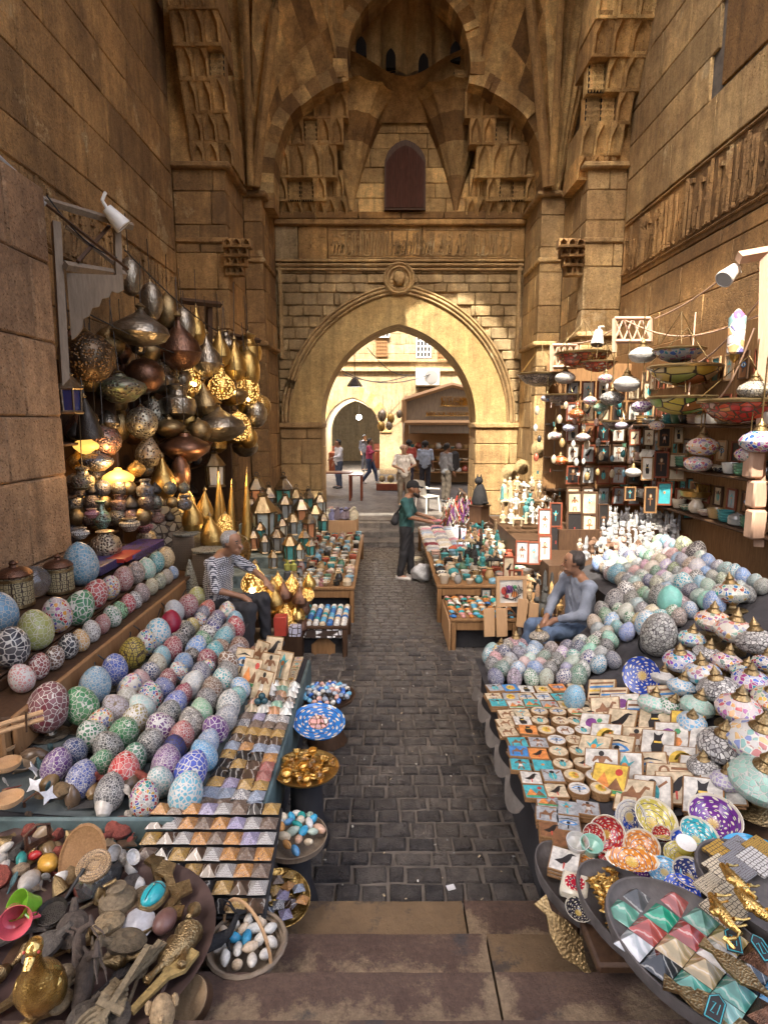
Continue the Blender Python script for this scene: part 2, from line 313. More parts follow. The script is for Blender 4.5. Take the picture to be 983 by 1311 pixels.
def glassm(k, c, rough=.05):
    t = NT(k); t.set(Base_Color=(*c, 1), Roughness=rough, Transmission_Weight=.92, IOR=1.45); return reg(k, t)
glassm('glass', (.9, .92, .92)); glassm('glass_amber', (.95, .6, .2))
def emis(k, c, s):
    t = NT(k); t.set(Base_Color=(*c, 1), Emission_Color=(*c, 1), Emission_Strength=s); return reg(k, t)
emis('bulb', (1, .72, .32), 7); emis('glow', (1, .5, .1), .3); emis('flood', (1, .97, .9), 12); emis('screen', (.8, .85, .95), 1.2)
def M(*ks): return [MATS[k] for k in ks]
# ================================================================ SETTING AND ARCHITECTURE
def OW(name, me, loc, par, rot=(0, 0, 0), s=1, col=None):      # child given in world position (parent neither turned nor scaled)
    return O(name, me, Vector(loc) - par.location, rot, s, par, col)
CX = .36                                                        # axis of the gate
def bx(name, c, s, mat, par=None, b=.012, rot=None):
    me = MB().cbox((0, 0, 0), s, b).mesh(name, MATS[mat])
    return OW(name, me, c, par, rot or (0, 0, 0)) if par is not None else O(name, me, c, rot or (0, 0, 0))
# ---- ground
g = O('courtyard_ground', MB().box((0, 0, -.2), (60, 44, .4)).mesh('courtyard_ground', MATS['st_floor']), (0, 36.02, .4)); tag(g, kind='structure')
a = O('alley', MB().box((0, 0, -.1), (14, 26, .2)).mesh('alley', MATS['cobble']), (0, 1.0, -.028)); tag(a, kind='structure')
GROUT = plain('grout', (.135, .115, .095), .95, nz=5, amt=.5, bs=60, world=True)
gr = O('mortar_bed', MB().box((0, 0, 0), (3.6, 10.2, .03)).mesh('mortar_bed', MATS['grout']), (0.2, 7.9, -.003)); tag(gr, kind='structure')
# cobbles: the 300 largest one by one, the rest joined
cob_me = []
for k in range(9):
    rr = random.Random(k); mb = MB()
    def cf(a_, b_, rr=rr, k=k):
        G = (0, .045, .12, .5, .88, .955, 1); x, y = G[round(a_ * 6)] - .5, G[round(b_ * 6)] - .5; e = min(.5 - abs(x), .5 - abs(y))
        z = (.018 if e < .05 else .025) if e > 0 else -.03
        z += .006 * noise.noise(Vector((x * 5 + k * 7, y * 5, k))) if e > 0 else 0
        j = .035 * noise.noise(Vector((x * 3 + k, y * 3, 9))); jj = .035 * noise.noise(Vector((x * 3, y * 3 + k, 5)))
        return (x + j, y + jj, z)
    mb.grid(cf, 6, 6); cob_me.append(mb.mesh('cobblestone', MATS['cobble'], 60))
cobs = []; y = 2.86; row = 0
while y < 12.75:
    d = .11 + .045 * rnd.random(); x = -1.35 + rnd.random() * .12
    while x < 1.65:
        w = rnd.choice((rnd.uniform(.10, .15), rnd.uniform(.15, .20), rnd.uniform(.19, .25))); cobs.append((x + w / 2, y + d / 2 + rnd.uniform(-.006, .006), w, d, rnd.randrange(9))); x += w
    y += d; row += 1
seen = sorted((c for c in cobs if -.62 < c[0] < .98), key=lambda c: c[1]); near = set(id(c) for c in seen[:300]); mbr = MB()
for c in cobs:
    z = rnd.uniform(-.006, .005); rz = rnd.uniform(-.06, .06)
    if id(c) in near: O('cobblestone', cob_me[c[4]], Vector((c[0], c[1], z)) - a.location, (rnd.uniform(-.03, .03), rnd.uniform(-.03, .03), rz), (c[2] - .007, c[3] - .007, 1), a)
    else:
        me = cob_me[c[4]]; mbr.add([v.co for v in me.vertices], [tuple(p.vertices) for p in me.polygons], 0, TM((c[0], c[1], z), (0, 0, rz), (c[2] - .007, c[3] - .007, 1)))
lit = MB(); lr = random.Random(4)
for k in range(130): lit.box((lr.uniform(-.6, .9), 2.9 + 8 * lr.random() ** 1.6, .03), (lr.uniform(.005, .022), lr.uniform(.004, .014), .003), lr.randrange(3), (lr.uniform(-.3, .3), lr.uniform(-.3, .3), lr.random() * 6))
tag(O('litter', lit.mesh('litter', M('pc_white', 'pc_cream', 'pc_grey'))), 'tiny scraps of paper and grit scattered on the cobbles', 'litter', kind='stuff')
tag(O('cobble_paving', mbr.mesh('cobble_paving', MATS['cobble'], 60), -a.location, par=a), kind='stuff')
# ---- steps down to the alley (near) and up to the gate (far)
st = E('stone_steps', (0, 2.2, 0)); tag(st, kind='structure')
def slab(x0, x1, y0, y1, z0, z1, mat, par, wear=.012):
    mb = MB(); nx = max(2, int((x1 - x0) / .08)); ny = max(2, int((y1 - y0) / .07))
    def top(u, v):
        x = x0 + u * (x1 - x0); y_ = y0 + v * (y1 - y0); e = min(x - x0, x1 - x, y_ - y0, y1 - y_)
        return (x, y_, z1 - (wear if e < 1e-4 else 0) - .012 * abs(noise.noise(Vector((x * 2, y_ * 2, z1 * 9)))) + .004 * noise.noise(Vector((x * 9, y_ * 9, 1))))
    mb.grid(top, nx, ny)
    zb = z1 - wear - .006; mb.box(((x0 + x1) / 2, (y0 + y1) / 2, (z0 + zb) / 2), (x1 - x0, y1 - y0, zb - z0 - .004))
    me = mb.mesh('step_slab', MATS[mat], 70); ca = me.attributes.new('wear', 'FLOAT', 'POINT')
    for i, v in enumerate(me.vertices): ca.data[i].value = max(0, 1 - (v.co.y - y0 - .1) / .2) + .7 * max(0, 1 - min(abs(v.co.x - x0), abs(v.co.x - x1)) / .1)
    return OW('step_slab', me, (0, 0, 0), par)
J = .011
for y0, y1, z1, cuts, mats in ((2.50, 2.875, .15, (-2.4, .44, 2.6), ('step_ochre', 'step')), (2.16, 2.52 - J, .30, (-2.4, .50, 1.1, 2.6), ('step', 'step_ochre', 'step')),
                               (1.82, 2.18 - J, .45, (-2.4, .47, 2.6), ('step', 'step')), (1.3, 1.85 - J, .60, (-2.4, -.2, 2.6), ('step', 'step'))):
    for i in range(len(cuts) - 1): slab(cuts[i], cuts[i + 1] - J, y0, y1, 0, z1, mats[i], st)
bx('step_block', (0.1, -.6, .37), (5.2, 3.75, .74), 'step', st)
fs_ = E('gate_steps', (CX, 12.8, 0)); tag(fs_, kind='structure')
for y0, z1 in ((12.72, .14), (13.25, .27), (13.75, .395)):
    for x0, x1 in ((-2.6, -.1), (-.1, 1.0), (1.0, 3.3)): slab(x0, x1 - J, y0, 14.0, 0, z1, 'st_floor', fs_)
# ---- generic coursed masonry
def blocks(par, org, du, W, z0, z1, ch, bw, mat, depth=.25, joint=.008, clip=None, seed=1, rough=.006, skip=None, ns=1, b=.012, name='stone_block'):
    rr = random.Random(seed); du = Vector((du[0], du[1], 0)).normalized(); nrm = Vector((du.y, -du.x, 0)) * ns    # face normal
    ang = math.atan2(du.y, du.x); z = z0; org = Vector((org[0], org[1], 0))
    while z < z1 - .04:
        h = min(rr.uniform(*ch), z1 - z); h = z1 - z if z1 - z - h < ch[0] * .4 else h; u = -rr.random() * bw[0] * .6
        while u < W - 1e-3:
            w = rr.uniform(*bw); a0, a1 = max(0, u), min(W, u + w); a1 = W if W - a1 < bw[0] * .3 else a1; u = max(u + w, a1)
            if clip: a0, a1 = clip(a0, a1, z, z + h)
            if a1 - a0 < .05: continue
            if skip and skip((a0 + a1) / 2, z + h / 2): continue
            p = org + du * ((a0 + a1) / 2) + nrm * (rr.uniform(-rough, rough) - depth / 2); p.z = z + h / 2
            me = MB().cbox((0, 0, 0), (a1 - a0 - joint, depth, h - joint), b).mesh(name, MATS[mat]); OW(name, me, p, par, (0, 0, ang))
        z += h
def core(par, c, s, mat='grout', name='wall_core'): return bx(name, c, s, mat, par, .004)
# ---- side walls
LX, RX = -4.0, 4.6
lw = E('stone_wall', (LX, 8, 0)); tag(lw, 'tall brown ashlar wall rising above the brass lantern shop', 'wall')
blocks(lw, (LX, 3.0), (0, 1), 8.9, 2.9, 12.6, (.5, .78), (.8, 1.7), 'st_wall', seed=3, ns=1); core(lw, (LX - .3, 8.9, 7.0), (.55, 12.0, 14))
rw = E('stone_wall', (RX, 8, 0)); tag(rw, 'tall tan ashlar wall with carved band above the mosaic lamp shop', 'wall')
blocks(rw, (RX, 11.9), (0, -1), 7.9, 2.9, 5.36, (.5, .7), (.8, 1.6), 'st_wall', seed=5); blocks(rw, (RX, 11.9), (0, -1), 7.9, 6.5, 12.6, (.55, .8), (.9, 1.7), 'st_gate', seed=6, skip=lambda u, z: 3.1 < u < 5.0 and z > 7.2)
core(rw, (RX + .32, 9.6, 7.0), (.55, 11.6, 14)); blocks(rw, (RX, 11.9), (0, -1), 7.9, 5.38, 6.48, (1.1, 1.1), (1.6, 2.2), 'st_wall', seed=8)
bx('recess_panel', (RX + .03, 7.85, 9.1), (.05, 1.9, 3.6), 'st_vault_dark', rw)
def script(name, org, du, nrm, W, z0, z1, mat, par, seed=1, rz=.012, nper=7.5):        # carved letter strokes in relief
    rr = random.Random(seed); mb = MB(); du = Vector(du); nrm = Vector(nrm); org = Vector(org); H = z1 - z0; t = H * .026
    def P(u, v): return org + du * u + Vector((0, 0, z0 + v * H)) + nrm * rz
    u = .05
    while u < W - .2:
        k = rr.random(); w = H * rr.uniform(.06, .15)
        if k < .5: mb.tube([P(u, .12), P(u + .02, .5), P(u + w * .15, rr.uniform(.8, .93))], [t, t, t * 1.3], 4)
        elif k < .8: mb.tube([P(u, .45), P(u + w * .5, .62), P(u + w, .45), P(u + w * .6, .2), P(u - w * .2, .12)], t, 4)
        else: mb.tube([P(u - w, .15), P(u, .10), P(u + w, .22), P(u + w * 1.3, .42)], t, 4)
        if rr.random() < .35: mb.box(P(u, rr.uniform(.68, .85)), (t * 2.2,) * 3)
        u += w * rr.uniform(.45, .85)
    for v in (.05, .96): mb.tube([P(0.02, v), P(W - .02, v)], t * .8, 4)
    return OW(name, mb.mesh(name, MATS[mat], 60), (0, 0, 0), par)
script('carved_inscription', (RX, 11.85, 0), (0, -1, 0), (-1, 0, 0), 7.6, 5.42, 6.46, 'st_wall', rw, 4)
script('carved_inscription', (LX, 6.4, 0), (0, 1, 0), (1, 0, 0), 5.4, 4.75, 5.6, 'st_wall', lw, 9)
lp = E('stone_pier', (-3.3, 4, 0)); tag(lp, 'weathered brown block pier at the left edge beside the lanterns', 'pier')
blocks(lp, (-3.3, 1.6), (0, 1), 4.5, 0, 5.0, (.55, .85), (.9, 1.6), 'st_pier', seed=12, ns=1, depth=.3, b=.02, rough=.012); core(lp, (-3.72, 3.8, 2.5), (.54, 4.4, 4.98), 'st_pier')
blocks(lp, (-3.98, 6.1), (1, 0), .66, 0, 5.0, (.55, .85), (.7, .8), 'st_pier', seed=13, ns=-1, depth=.2)
# ---- gate: piers, arch, spandrel, inscription
gt_ = E('stone_gate', (CX, 14.8, .4)); tag(gt_, 'great sandstone gateway with pointed arch and muqarnas vault over the alley', 'gate')
ZP = 7.5
def pier_faces(side):
    if side < 0: A, B, C_, D = -4.0, -3.0, -2.6, -1
    else: A, B, C_, D = 4.6, 3.85, 3.35, 1
    s = -D; m = 'st_gate' if side > 0 else 'st_wall'; sd = 20 + side
    w1, w2 = abs(A - B), abs(B - C_); x0 = min(A, B); x1 = min(B, C_)
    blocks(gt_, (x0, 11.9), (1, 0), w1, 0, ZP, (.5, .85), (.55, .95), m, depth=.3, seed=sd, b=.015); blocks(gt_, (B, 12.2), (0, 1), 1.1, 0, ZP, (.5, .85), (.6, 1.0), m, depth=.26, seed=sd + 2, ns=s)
    blocks(gt_, (x1, 13.3), (1, 0), w2, 0, ZP, (.5, .85), (.6, .9), m, depth=.3, seed=sd + 4); blocks(gt_, (C_, 13.6), (0, 1), 1.2, 0, ZP, (.5, .85), (.7, 1.1), m, depth=.26, seed=sd + 6, ns=s)
    core(gt_, ((A + B) / 2 - s * .18, 12.6, ZP / 2), (w1 - .3, .8, ZP)); core(gt_, ((A + C_) / 2 - s * .3, 14.2, ZP / 2), (abs(A - C_) - .5, 1.2, ZP))
    for z, e in ((4.45, .09), (ZP + .02, .12), (6.2, .05)):
        bx('ledge', ((A + B) / 2 + s * e / 2, 11.9 - e / 2 + .2, z), (w1 + e, .4 + e, .11), m, gt_, .03); bx('ledge', ((B + C_) / 2 + s * e / 2, 13.3 - e / 2 + .2, z + .003), (w2 + e, .4 + e, .11), m, gt_, .03)
        bx('ledge', (B + s * (e - .2) / 2, 12.70, z), (.2 + e, 1.0, .106), m, gt_, .03); bx('ledge', (C_ + s * (e - .2) / 2, 14.1, z), (.2 + e, 1.1, .106), m, gt_, .03)
pier_faces(-1); pier_faces(1)
core(gt_, (-3.75, 13.4, 7.4), (.9, 2.9, 14.8), 'st_vault', 'vault_backing'); core(gt_, (4.45, 13.4, 7.4), (.7, 2.9, 14.8), 'st_vault', 'vault_backing')
core(gt_, (-3.0, 15.05, 7.4), (1.6, .3, 14.8), 'st_vault', 'vault_backing'); core(gt_, (3.85, 15.05, 7.4), (1.2, .3, 14.8), 'st_vault', 'vault_backing')
def arc(w, zs, za, n=22):                                     # pointed arch, left to right
    h = za - zs; c = (h * h - w * w) / (2 * w); r = w + c; th = math.acos(max(-1, min(1, c / r)))
    rt = [(CX - c + r * math.cos(th * i / n), zs + r * math.sin(th * i / n)) for i in range(n + 1)]
    return [(2 * CX - x, z) for x, z in rt] + rt[::-1][1:]
GY = 14.8; WI, WO, ZS = 1.93, 2.72, 2.75
inn = arc(WI, ZS, 5.12); out = arc(WO, ZS, 5.86); mb = MB(); n = len(inn)
def prof(u, v, w):      # ring face then soffit
    pass
vs = []; 
for (xi, zi), (xo, zo) in zip(inn, out): vs += [(xo, GY, zo), (xo * .5 + xi * .5, GY - .012, zo * .5 + zi * .5), (xi, GY, zi), (xi, GY + .55, zi), (xi, GY + 1.15, zi), (xo, GY + 1.15, zo)]
fs2 = []
for i in range(n - 1):
    for k in range(5): fs2.append((i * 6 + k, (i + 1) * 6 + k, (i + 1) * 6 + k + 1, i * 6 + k + 1))
mb.add(vs, fs2); OW('arch_ring', mb.mesh('arch_ring', MATS['st_plaster'], 50), (0, 0, 0), gt_)
mb = MB()
for dr, rad in ((0.0, .035), (.085, .05), (.17, .035)):
    o2 = arc(WO + dr, ZS, 5.86 + dr); mb.tube([(x, GY - .02, z) for x, z in o2], rad, 6)
OW('arch_moulding', mb.mesh('arch_moulding', MATS['st_gate'], 60), (0, 0, 0), gt_)
bxz = 6.16; mb = MB(); mb.lathe([(.26, -.03), (.36, -.03), (.38, .03), (.34, .07), (.30, .03), (.26, .05), (.22, -.02)], 28, 0, TM((CX, GY - .05, bxz), (R(90), 0, 0)))
mb.ball((CX, GY - .10, bxz), (.15, .14, .17), 14); OW('carved_boss', mb.mesh('carved_boss', MATS['st_gate'], 50), (0, 0, 0), gt_)
XL, XR = -2.6, 3.35
def spclip(a0, a1, z0, z1):
    x0, x1 = XL + a0, XL + a1; zm = z0 + .05
    if zm >= 6.03: return a0, a1
    o2 = arc(WO + .16, ZS, 6.03)
    xs = [abs(x - CX) for x, z in o2 if z >= zm - .12]; hw = max(xs) if xs else 0
    if x1 <= CX: return a0, min(a1, CX - hw - XL)
    if x0 >= CX: return max(a0, CX + hw - XL), a1
    if CX - hw - x0 > x1 - CX - hw: return a0, CX - hw - XL
    return CX + hw - XL, a1
blocks(gt_, (XL, GY + .02), (1, 0), XR - XL, ZS, 6.4, (.20, .30), (.3, .62), 'st_brick', depth=.2, joint=.012, clip=spclip, seed=31, rough=.014, b=.022, name='brick')
# backing above the arch, jambs below
mb = MB(); o3 = arc(WI + .3, ZS, 5.43)
vs = [(x, GY + .08, z) for x, z in o3] + [(XL - .4 + .01 * i if x < CX else XR + .4, GY + .08, 2.7 if abs(x - CX) > 2.15 else 7.2) if abs(x - CX) > 1.9 else (CX + (x - CX) * 1.75, GY + .08, 7.2) for i, (x, z) in enumerate(o3)]
nn = len(o3); mb.add(vs, [(i, i + 1, nn + i + 1, nn + i) for i in range(nn - 1)]); OW('wall_core', mb.mesh('wall_core', MATS['st_brick']), (0, 0, 0), gt_)
for x0, x1 in ((XL, CX - WI), (CX + WI, XR)):
    blocks(gt_, (x0, GY), (1, 0), x1 - x0, 0.4, 2.6, (.5, .7), (.6, 1.1), 'st_gate', depth=.3, seed=int(40 + x0), b=.02); core(gt_, ((x0 + x1) / 2, GY + .75, 1.5), (x1 - x0 - .1, .8, 2.6))
    xi = x1 if x0 < 0 else x0; blocks(gt_, (xi, GY + .3), (0, 1), .85, .4, 2.6, (.5, .7), (.6, 1.1), 'st_gate', depth=.2, seed=int(50 + x0), ns=1 if x0 < 0 else -1)
    bx('impost', ((x0 + x1) / 2, GY + .55, 2.675), (x1 - x0 + .06, 1.22, .145), 'st_gate', gt_, .03)
mb = MB()
for dz, r_ in ((0, .05), (.1, .03), (-.09, .03)):
    mb.tube([(XL + .1, GY - .02, 4.3), (XL + .1, GY - .02, 6.47 + dz)], r_, 5); mb.tube([(XR - .1, GY - .02, 4.3), (XR - .1, GY - .02, 6.47 + dz)], r_, 5); mb.tube([(XL + .02, GY - .03, 6.47 + dz), (XR - .02, GY - .03, 6.47 + dz)], r_, 6)
OW('frame_moulding', mb.mesh('frame_moulding', MATS['st_gate'], 60), (0, 0, 0), gt_)
band = [(-2.6, -2.05, 'st_brick'), (-2.04, -1.35, 'st_vault'), (-1.34, .9, 'st_vault'), (.91, 3.35, 'st_vault')]
for x0, x1, m in band: bx('band_slab', ((x0 + x1) / 2, GY + .07, 6.95), (x1 - x0 - .01, .2, .82), m, gt_)
script('carved_inscription', (-1.3, GY - .03, 0), (1, 0, 0), (0, -1, 0), 4.5, 6.6, 7.3, 'st_gate', gt_, 5, nper=9)
bx('cornice', (.375, GY + .02, 7.42), (5.95, .34, .14), 'st_vault', gt_, .03); bx('cornice', (.375, GY + .03, 6.575), (5.95, .22, .07), 'st_gate', gt_, .02)
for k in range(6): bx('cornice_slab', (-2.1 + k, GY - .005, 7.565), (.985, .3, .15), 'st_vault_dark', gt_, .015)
# back wall above the band, window shutter
blocks(gt_, (XL, GY + .04), (1, 0), XR - XL, 7.64, 14.6, (.3, .42), (.5, .9), 'st_vault_pale', depth=.2, seed=61, joint=.01, rough=.01); core(gt_, (.375, GY + .45, 11.1), (6, .5, 7.1))
bx('upper_wall', (.375, GY + .9, 11.4), (11, .7, 9.6), 'st_cream', gt_)
def pointed(w, h, sp, n=7):
    rt = []; hh = h - sp; c = (hh * hh - w * w) / (2 * w) if hh > w else 0; r = w + c; th = math.acos(max(-1, min(1, c / r)))
    for i in range(n + 1): rt.append((-c + r * math.cos(th * i / n), sp + (r * math.sin(th * i / n) if hh > w else hh * math.sin(th * i / n))))
    return [(-w, 0), (w, 0)] + rt[1:] + [(-x, z) for x, z in rt[::-1][1:-1]] + ([(-w, sp)] if sp > 0 else [])
XZ = lambda x, y, z: TM((x, y, z), (R(90), 0, 0))
dp = gy(516, 285, GY); sh = E('window_shutter', (.49, GY - .16, 7.645)); sh.parent = gt_; sh.location -= gt_.location
O('shutter_frame', MB().prism(pointed(.48, 1.5, .95), 0, .1, 0, XZ(0, 0, 0)).mesh('shutter_frame', MATS['wood_dark']), par=sh)
for i in range(5):
    x0, x1 = -.44 + i * .176, -.44 + i * .176 + .17; hz = lambda x: .93 + .44 * max(0, 1 - (abs(x) / .47) ** 1.6) ** .8
    O('plank', MB().prism([(x0, .04), (x1, .04), (x1, hz(x1)), ((x0 + x1) / 2, hz((x0 + x1) / 2)), (x0, hz(x0))], 0, .02, 0, XZ(0, -.10, 0)).mesh('plank', MATS['wood_purple']), par=sh)
# ---- muqarnas cells
def cell(w, h, d, mat, lean=0):
    mb = MB(); w /= 2; a_ = w * .74; i1 = [(-a_, .04), (-a_, .52 * h), (-.55 * a_, .74 * h), (0, .92 * h), (.55 * a_, .74 * h), (a_, .52 * h), (a_, .04)]
    o1 = [(-w, 0), (-w, .52 * h), (-w, h), (0, h), (w, h), (w, .52 * h), (w, 0)]; i2 = [(x * .55, .04 + (z - .04) * .8) for x, z in i1]
    q = min(d * .5, .07); vs = [(x, 0, z) for x, z in o1] + [(x, -.02, z) for x, z in i1] + [(x, q, z) for x, z in i2] + [(x, d, z) for x, z in o1]; fs = []
    for i in range(6):
        fs += [(i, i + 1, 7 + i + 1, 7 + i), (7 + i, 8 + i, 15 + i, 14 + i), (21 + i, 22 + i, i + 1, i)]
    fs += [(0, 7, 13, 6), (7, 14, 20, 13), (0, 6, 27, 21), tuple(range(14, 21))]
    vs = [(x, y_ - lean * max(0, z / h) ** 1.4, z) for x, y_, z in vs]
    return mb.add(vs, fs).mesh('niche_cell', MATS[mat], 30)
LAT = MB()
for i in range(5): LAT.box((-.4 + i * .2, 0, .5), (.05, .06, 1)); LAT.box((0, 0, .1 + i * .2), (1, .06, .05))
for i in range(4):
    for j in range(4): LAT.lathe([(.045, -.03), (.075, -.03), (.075, .03), (.045, .03), (.045, -.03)], 8, 0, TM((-.3 + i * .2, 0, .2 + j * .2), (R(90), 0, 0)))
LAT.box((0, .06, .5), (1, .02, 1), 1); LATM = LAT.mesh('lattice_panel', M('st_vault_pale', 'hole'))  # near-black sheet behind the bars paints the dark of the openings
def tier(u0, u1, v0, v1, Y, n, mat, lat=(), par=gt_, d=.3, lean=0):
    p0 = gy(u0, v0, Y); p1 = gy(u1, v0, Y); h = gy(u0, v1, Y).z - p0.z; w = (p1.x - p0.x) / n; me = cell(w * .98, h, d, mat, lean)
    for i in range(n):
        if i in lat: OW('lattice_panel', LATM, (p0.x + (i + .5) * w, Y + .02, p0.z), par, s=(w * .9, .6, h * .95)); bx('lattice_back', (p0.x + (i + .5) * w, Y + .18, p0.z + h / 2), (w, .2, h), mat, par)
        else: OW('niche_cell', me, (p0.x + (i + .5) * w, Y + rnd.uniform(-.02, .02), p0.z), par)
for s in (0, 1):
    f = (lambda u: u) if s == 0 else (lambda u: 1040 - u)
    def T(u0, u1, *k, **kw): tier(*((u0, u1) if s == 0 else (f(u1), f(u0))), *k, **kw)
    T(360, 445, 285, 257, 14.72, 6, 'st_vault_pale', lean=.25); T(352, 418, 257, 227, 14.45, 4, 'st_vault_pale', (1, 2), lean=.18); T(418, 440, 258, 222, 14.6, 2, 'st_vault_pale', lean=.2)
    T(352, 432, 227, 185, 14.27, 4, 'st_vault_pale', lean=.2); T(356, 440, 185, 151, 14.07, 5, 'st_vault', (2,), lean=.12); T(365, 446, 151, 118, 13.95, 4, 'st_vault', lean=.1)
    # front pendentive above the outer pier
    if s == 0: q = [(245, 300, 213, 184, 11.95, 3), (242, 298, 183, 146, 11.87, 3), (236, 292, 145, 104, 11.72, 3), (230, 288, 103, 60, 11.55, 3), (222, 284, 59, 12, 11.36, 3), (214, 280, 11, -40, 11.15, 3)]
    else: q = [(738, 786, 230, 200, 11.95, 3), (742, 794, 199, 160, 11.87, 3), (748, 806, 159, 118, 11.72, 3), (752, 818, 117, 74, 11.55, 3), (756, 830, 73, 24, 11.36, 3), (762, 842, 23, -40, 11.15, 3)]
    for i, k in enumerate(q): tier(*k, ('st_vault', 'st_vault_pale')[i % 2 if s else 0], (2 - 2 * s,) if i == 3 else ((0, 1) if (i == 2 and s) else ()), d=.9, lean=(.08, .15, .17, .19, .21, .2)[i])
    # little corbel on the pier
    for i in range(4): tier(*((288 - i * 1, 312 + i * 3) if s == 0 else (724 - i * 3, 746 + i * 1)), 352 - i * 12, 341 - i * 12, 11.85 - i * .09, 3, 'st_wall', d=.2)
# fans
def fan(P, a0, a1, Rr, H, fl, mat, name='fluted_fan', amp=.07, r0=.12, n=64, m=18, p=1.9):
    mb = MB()
    def fn(u, v):
        an = a0 + (a1 - a0) * u; s = v * math.pi / 2; r = r0 + (Rr - r0) * (1 - math.cos(s)) ** (p / 2); k = 1 - amp * abs(math.sin(fl * math.pi * u)) * (.3 + v)
        return (P[0] + r * k * math.cos(an), P[1] + r * k * math.sin(an), P[2] + H * math.sin(s))
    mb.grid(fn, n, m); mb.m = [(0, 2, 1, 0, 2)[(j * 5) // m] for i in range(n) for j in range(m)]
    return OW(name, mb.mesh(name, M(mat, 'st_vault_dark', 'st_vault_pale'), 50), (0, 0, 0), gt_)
PI = math.pi
fan((-.78, GY + .05, 7.72), -PI, 0, 1.2, 2.3, 7, 'st_vault_pale', r0=.05, p=1.2, n=56, m=15); fan((1.70, GY + .05, 7.72), -PI, 0, 1.2, 2.3, 7, 'st_vault', r0=.05, p=1.2, n=56, m=15)
fan((-2.85, 13.4, ZP + .1), -PI * .95, -PI * .30, 2.0, 5.6, 7, 'st_vault', p=1.05, amp=.13); fan((3.62, 13.4, ZP + .1), -PI * .70, -PI * .05, 2.0, 5.6, 7, 'st_vault_pale', p=1.05, amp=.13)
def rib(path, r, mat='st_vault', name='vault_rib'):
    OW(name, MB().tube(path, r, 6).mesh(name, MATS[mat], 60), (0, 0, 0), gt_)
for s, bxx in ((1, -2.9), (-1, 3.62)):
    for an, Rr, rad in ((-.75, 2.3, .10), (-1.35, 2.3, .07)):
        an2 = an if s > 0 else -PI - an; pth = []
        for i in range(15):
            q_ = i / 14 * PI / 2; r_ = .18 + (Rr - .18) * (1 - math.cos(q_)) ** .53; pth.append((bxx + r_ * math.cos(an2) + .1 * s, 13.22 + r_ * math.sin(an2), ZP + .1 + 5.55 * math.sin(q_)))
        rib(pth, rad, 'st_vault_dark' if rad > .1 else 'st_vault')
# trefoil arch: voussoirs and plate
TY = 13.62; TR = [(352, 268), (352, 225), (357, 188), (373, 152), (400, 128), (428, 112), (447, 106), (445, 80), (449, 50), (462, 22), (482, -2), (502, -24), (523, -40)]
TR = TR + [(1043 - u, v) for u, v in TR[::-1][1:]]; TR = [(u + (3 if u > 523 else 0), v + (4 if u > 590 else 0)) for u, v in TR]
def crom(P, n=4):
    out = []
    for i in range(len(P) - 1):
        a, b, c, d = P[max(i - 1, 0)], P[i], P[i + 1], P[min(i + 2, len(P) - 1)]
        for k in range(n):
            t = k / n; out.append(tuple(.5 * (2 * b[q] + (c[q] - a[q]) * t + (2 * a[q] - 5 * b[q] + 4 * c[q] - d[q]) * t * t + (3 * b[q] - a[q] - 3 * c[q] + d[q]) * t ** 3) for q in (0, 1)))
    return out
TR = crom(TR[:7]) + crom(TR[6:19]) + crom(TR[18:]) + [TR[-1]]
tp = [gy(u, v, TY) for u, v in TR]; cxx = gy(523, 150, TY)
def outw(i, d):
    a_, b_ = tp[max(i - 1, 0)], tp[min(i + 1, len(tp) - 1)]; t_ = (b_ - a_).normalized(); nn_ = Vector((-t_.z, 0, t_.x)); return tp[i] + nn_ * d
for i in range(len(tp) - 1):
    A_, B_ = tp[i], tp[i + 1]; C2, D2 = outw(i + 1, .3), outw(i, .3); mb = MB()
    vs = [(p.x, y_, p.z) for y_ in (TY - .09 - .007 * (i % 7), TY + .55 + .003 * (i % 7)) for p in (A_, B_, C2, D2)]
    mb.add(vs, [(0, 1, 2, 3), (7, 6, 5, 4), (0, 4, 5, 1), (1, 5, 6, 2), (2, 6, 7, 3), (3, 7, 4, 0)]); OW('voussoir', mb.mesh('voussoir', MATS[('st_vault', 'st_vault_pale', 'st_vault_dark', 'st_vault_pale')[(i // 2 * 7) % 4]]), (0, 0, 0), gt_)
NT_ = len(tp) - 1
def splay(u, v):        # vault surface sweeping from the trefoil forward to a wide front arch
    i = round(u * NT_); q_ = outw(i, .16); an = PI * (1 - u); ox, oz = CX + .1 + 3.15 * math.cos(an), ZP + .1 + 6.6 * max(0, math.sin(an)) ** .8; w = v ** 1.15
    fl = .10 * abs(math.sin(u * PI * 11)) * math.sin(PI * v)
    return (q_.x + (ox - q_.x) * w, TY - 1.5 * v ** 1.4 * min(1, .05 + 2.2 * max(0, math.sin(an))) + fl, q_.z + (oz - q_.z) * w)
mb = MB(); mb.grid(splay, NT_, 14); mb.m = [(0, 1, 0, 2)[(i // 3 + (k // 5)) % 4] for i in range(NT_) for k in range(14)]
OW('vault_web', mb.mesh('vault_web', M('st_vault', 'st_vault_pale', 'st_vault_dark'), 50), (0, 0, 0), gt_)
OW('vault_wall', MB().box((CX, 12.1, 15.6), (8, 3.2, 1.2)).mesh('vault_wall', MATS['st_vault']), (0, 0, 0), gt_)
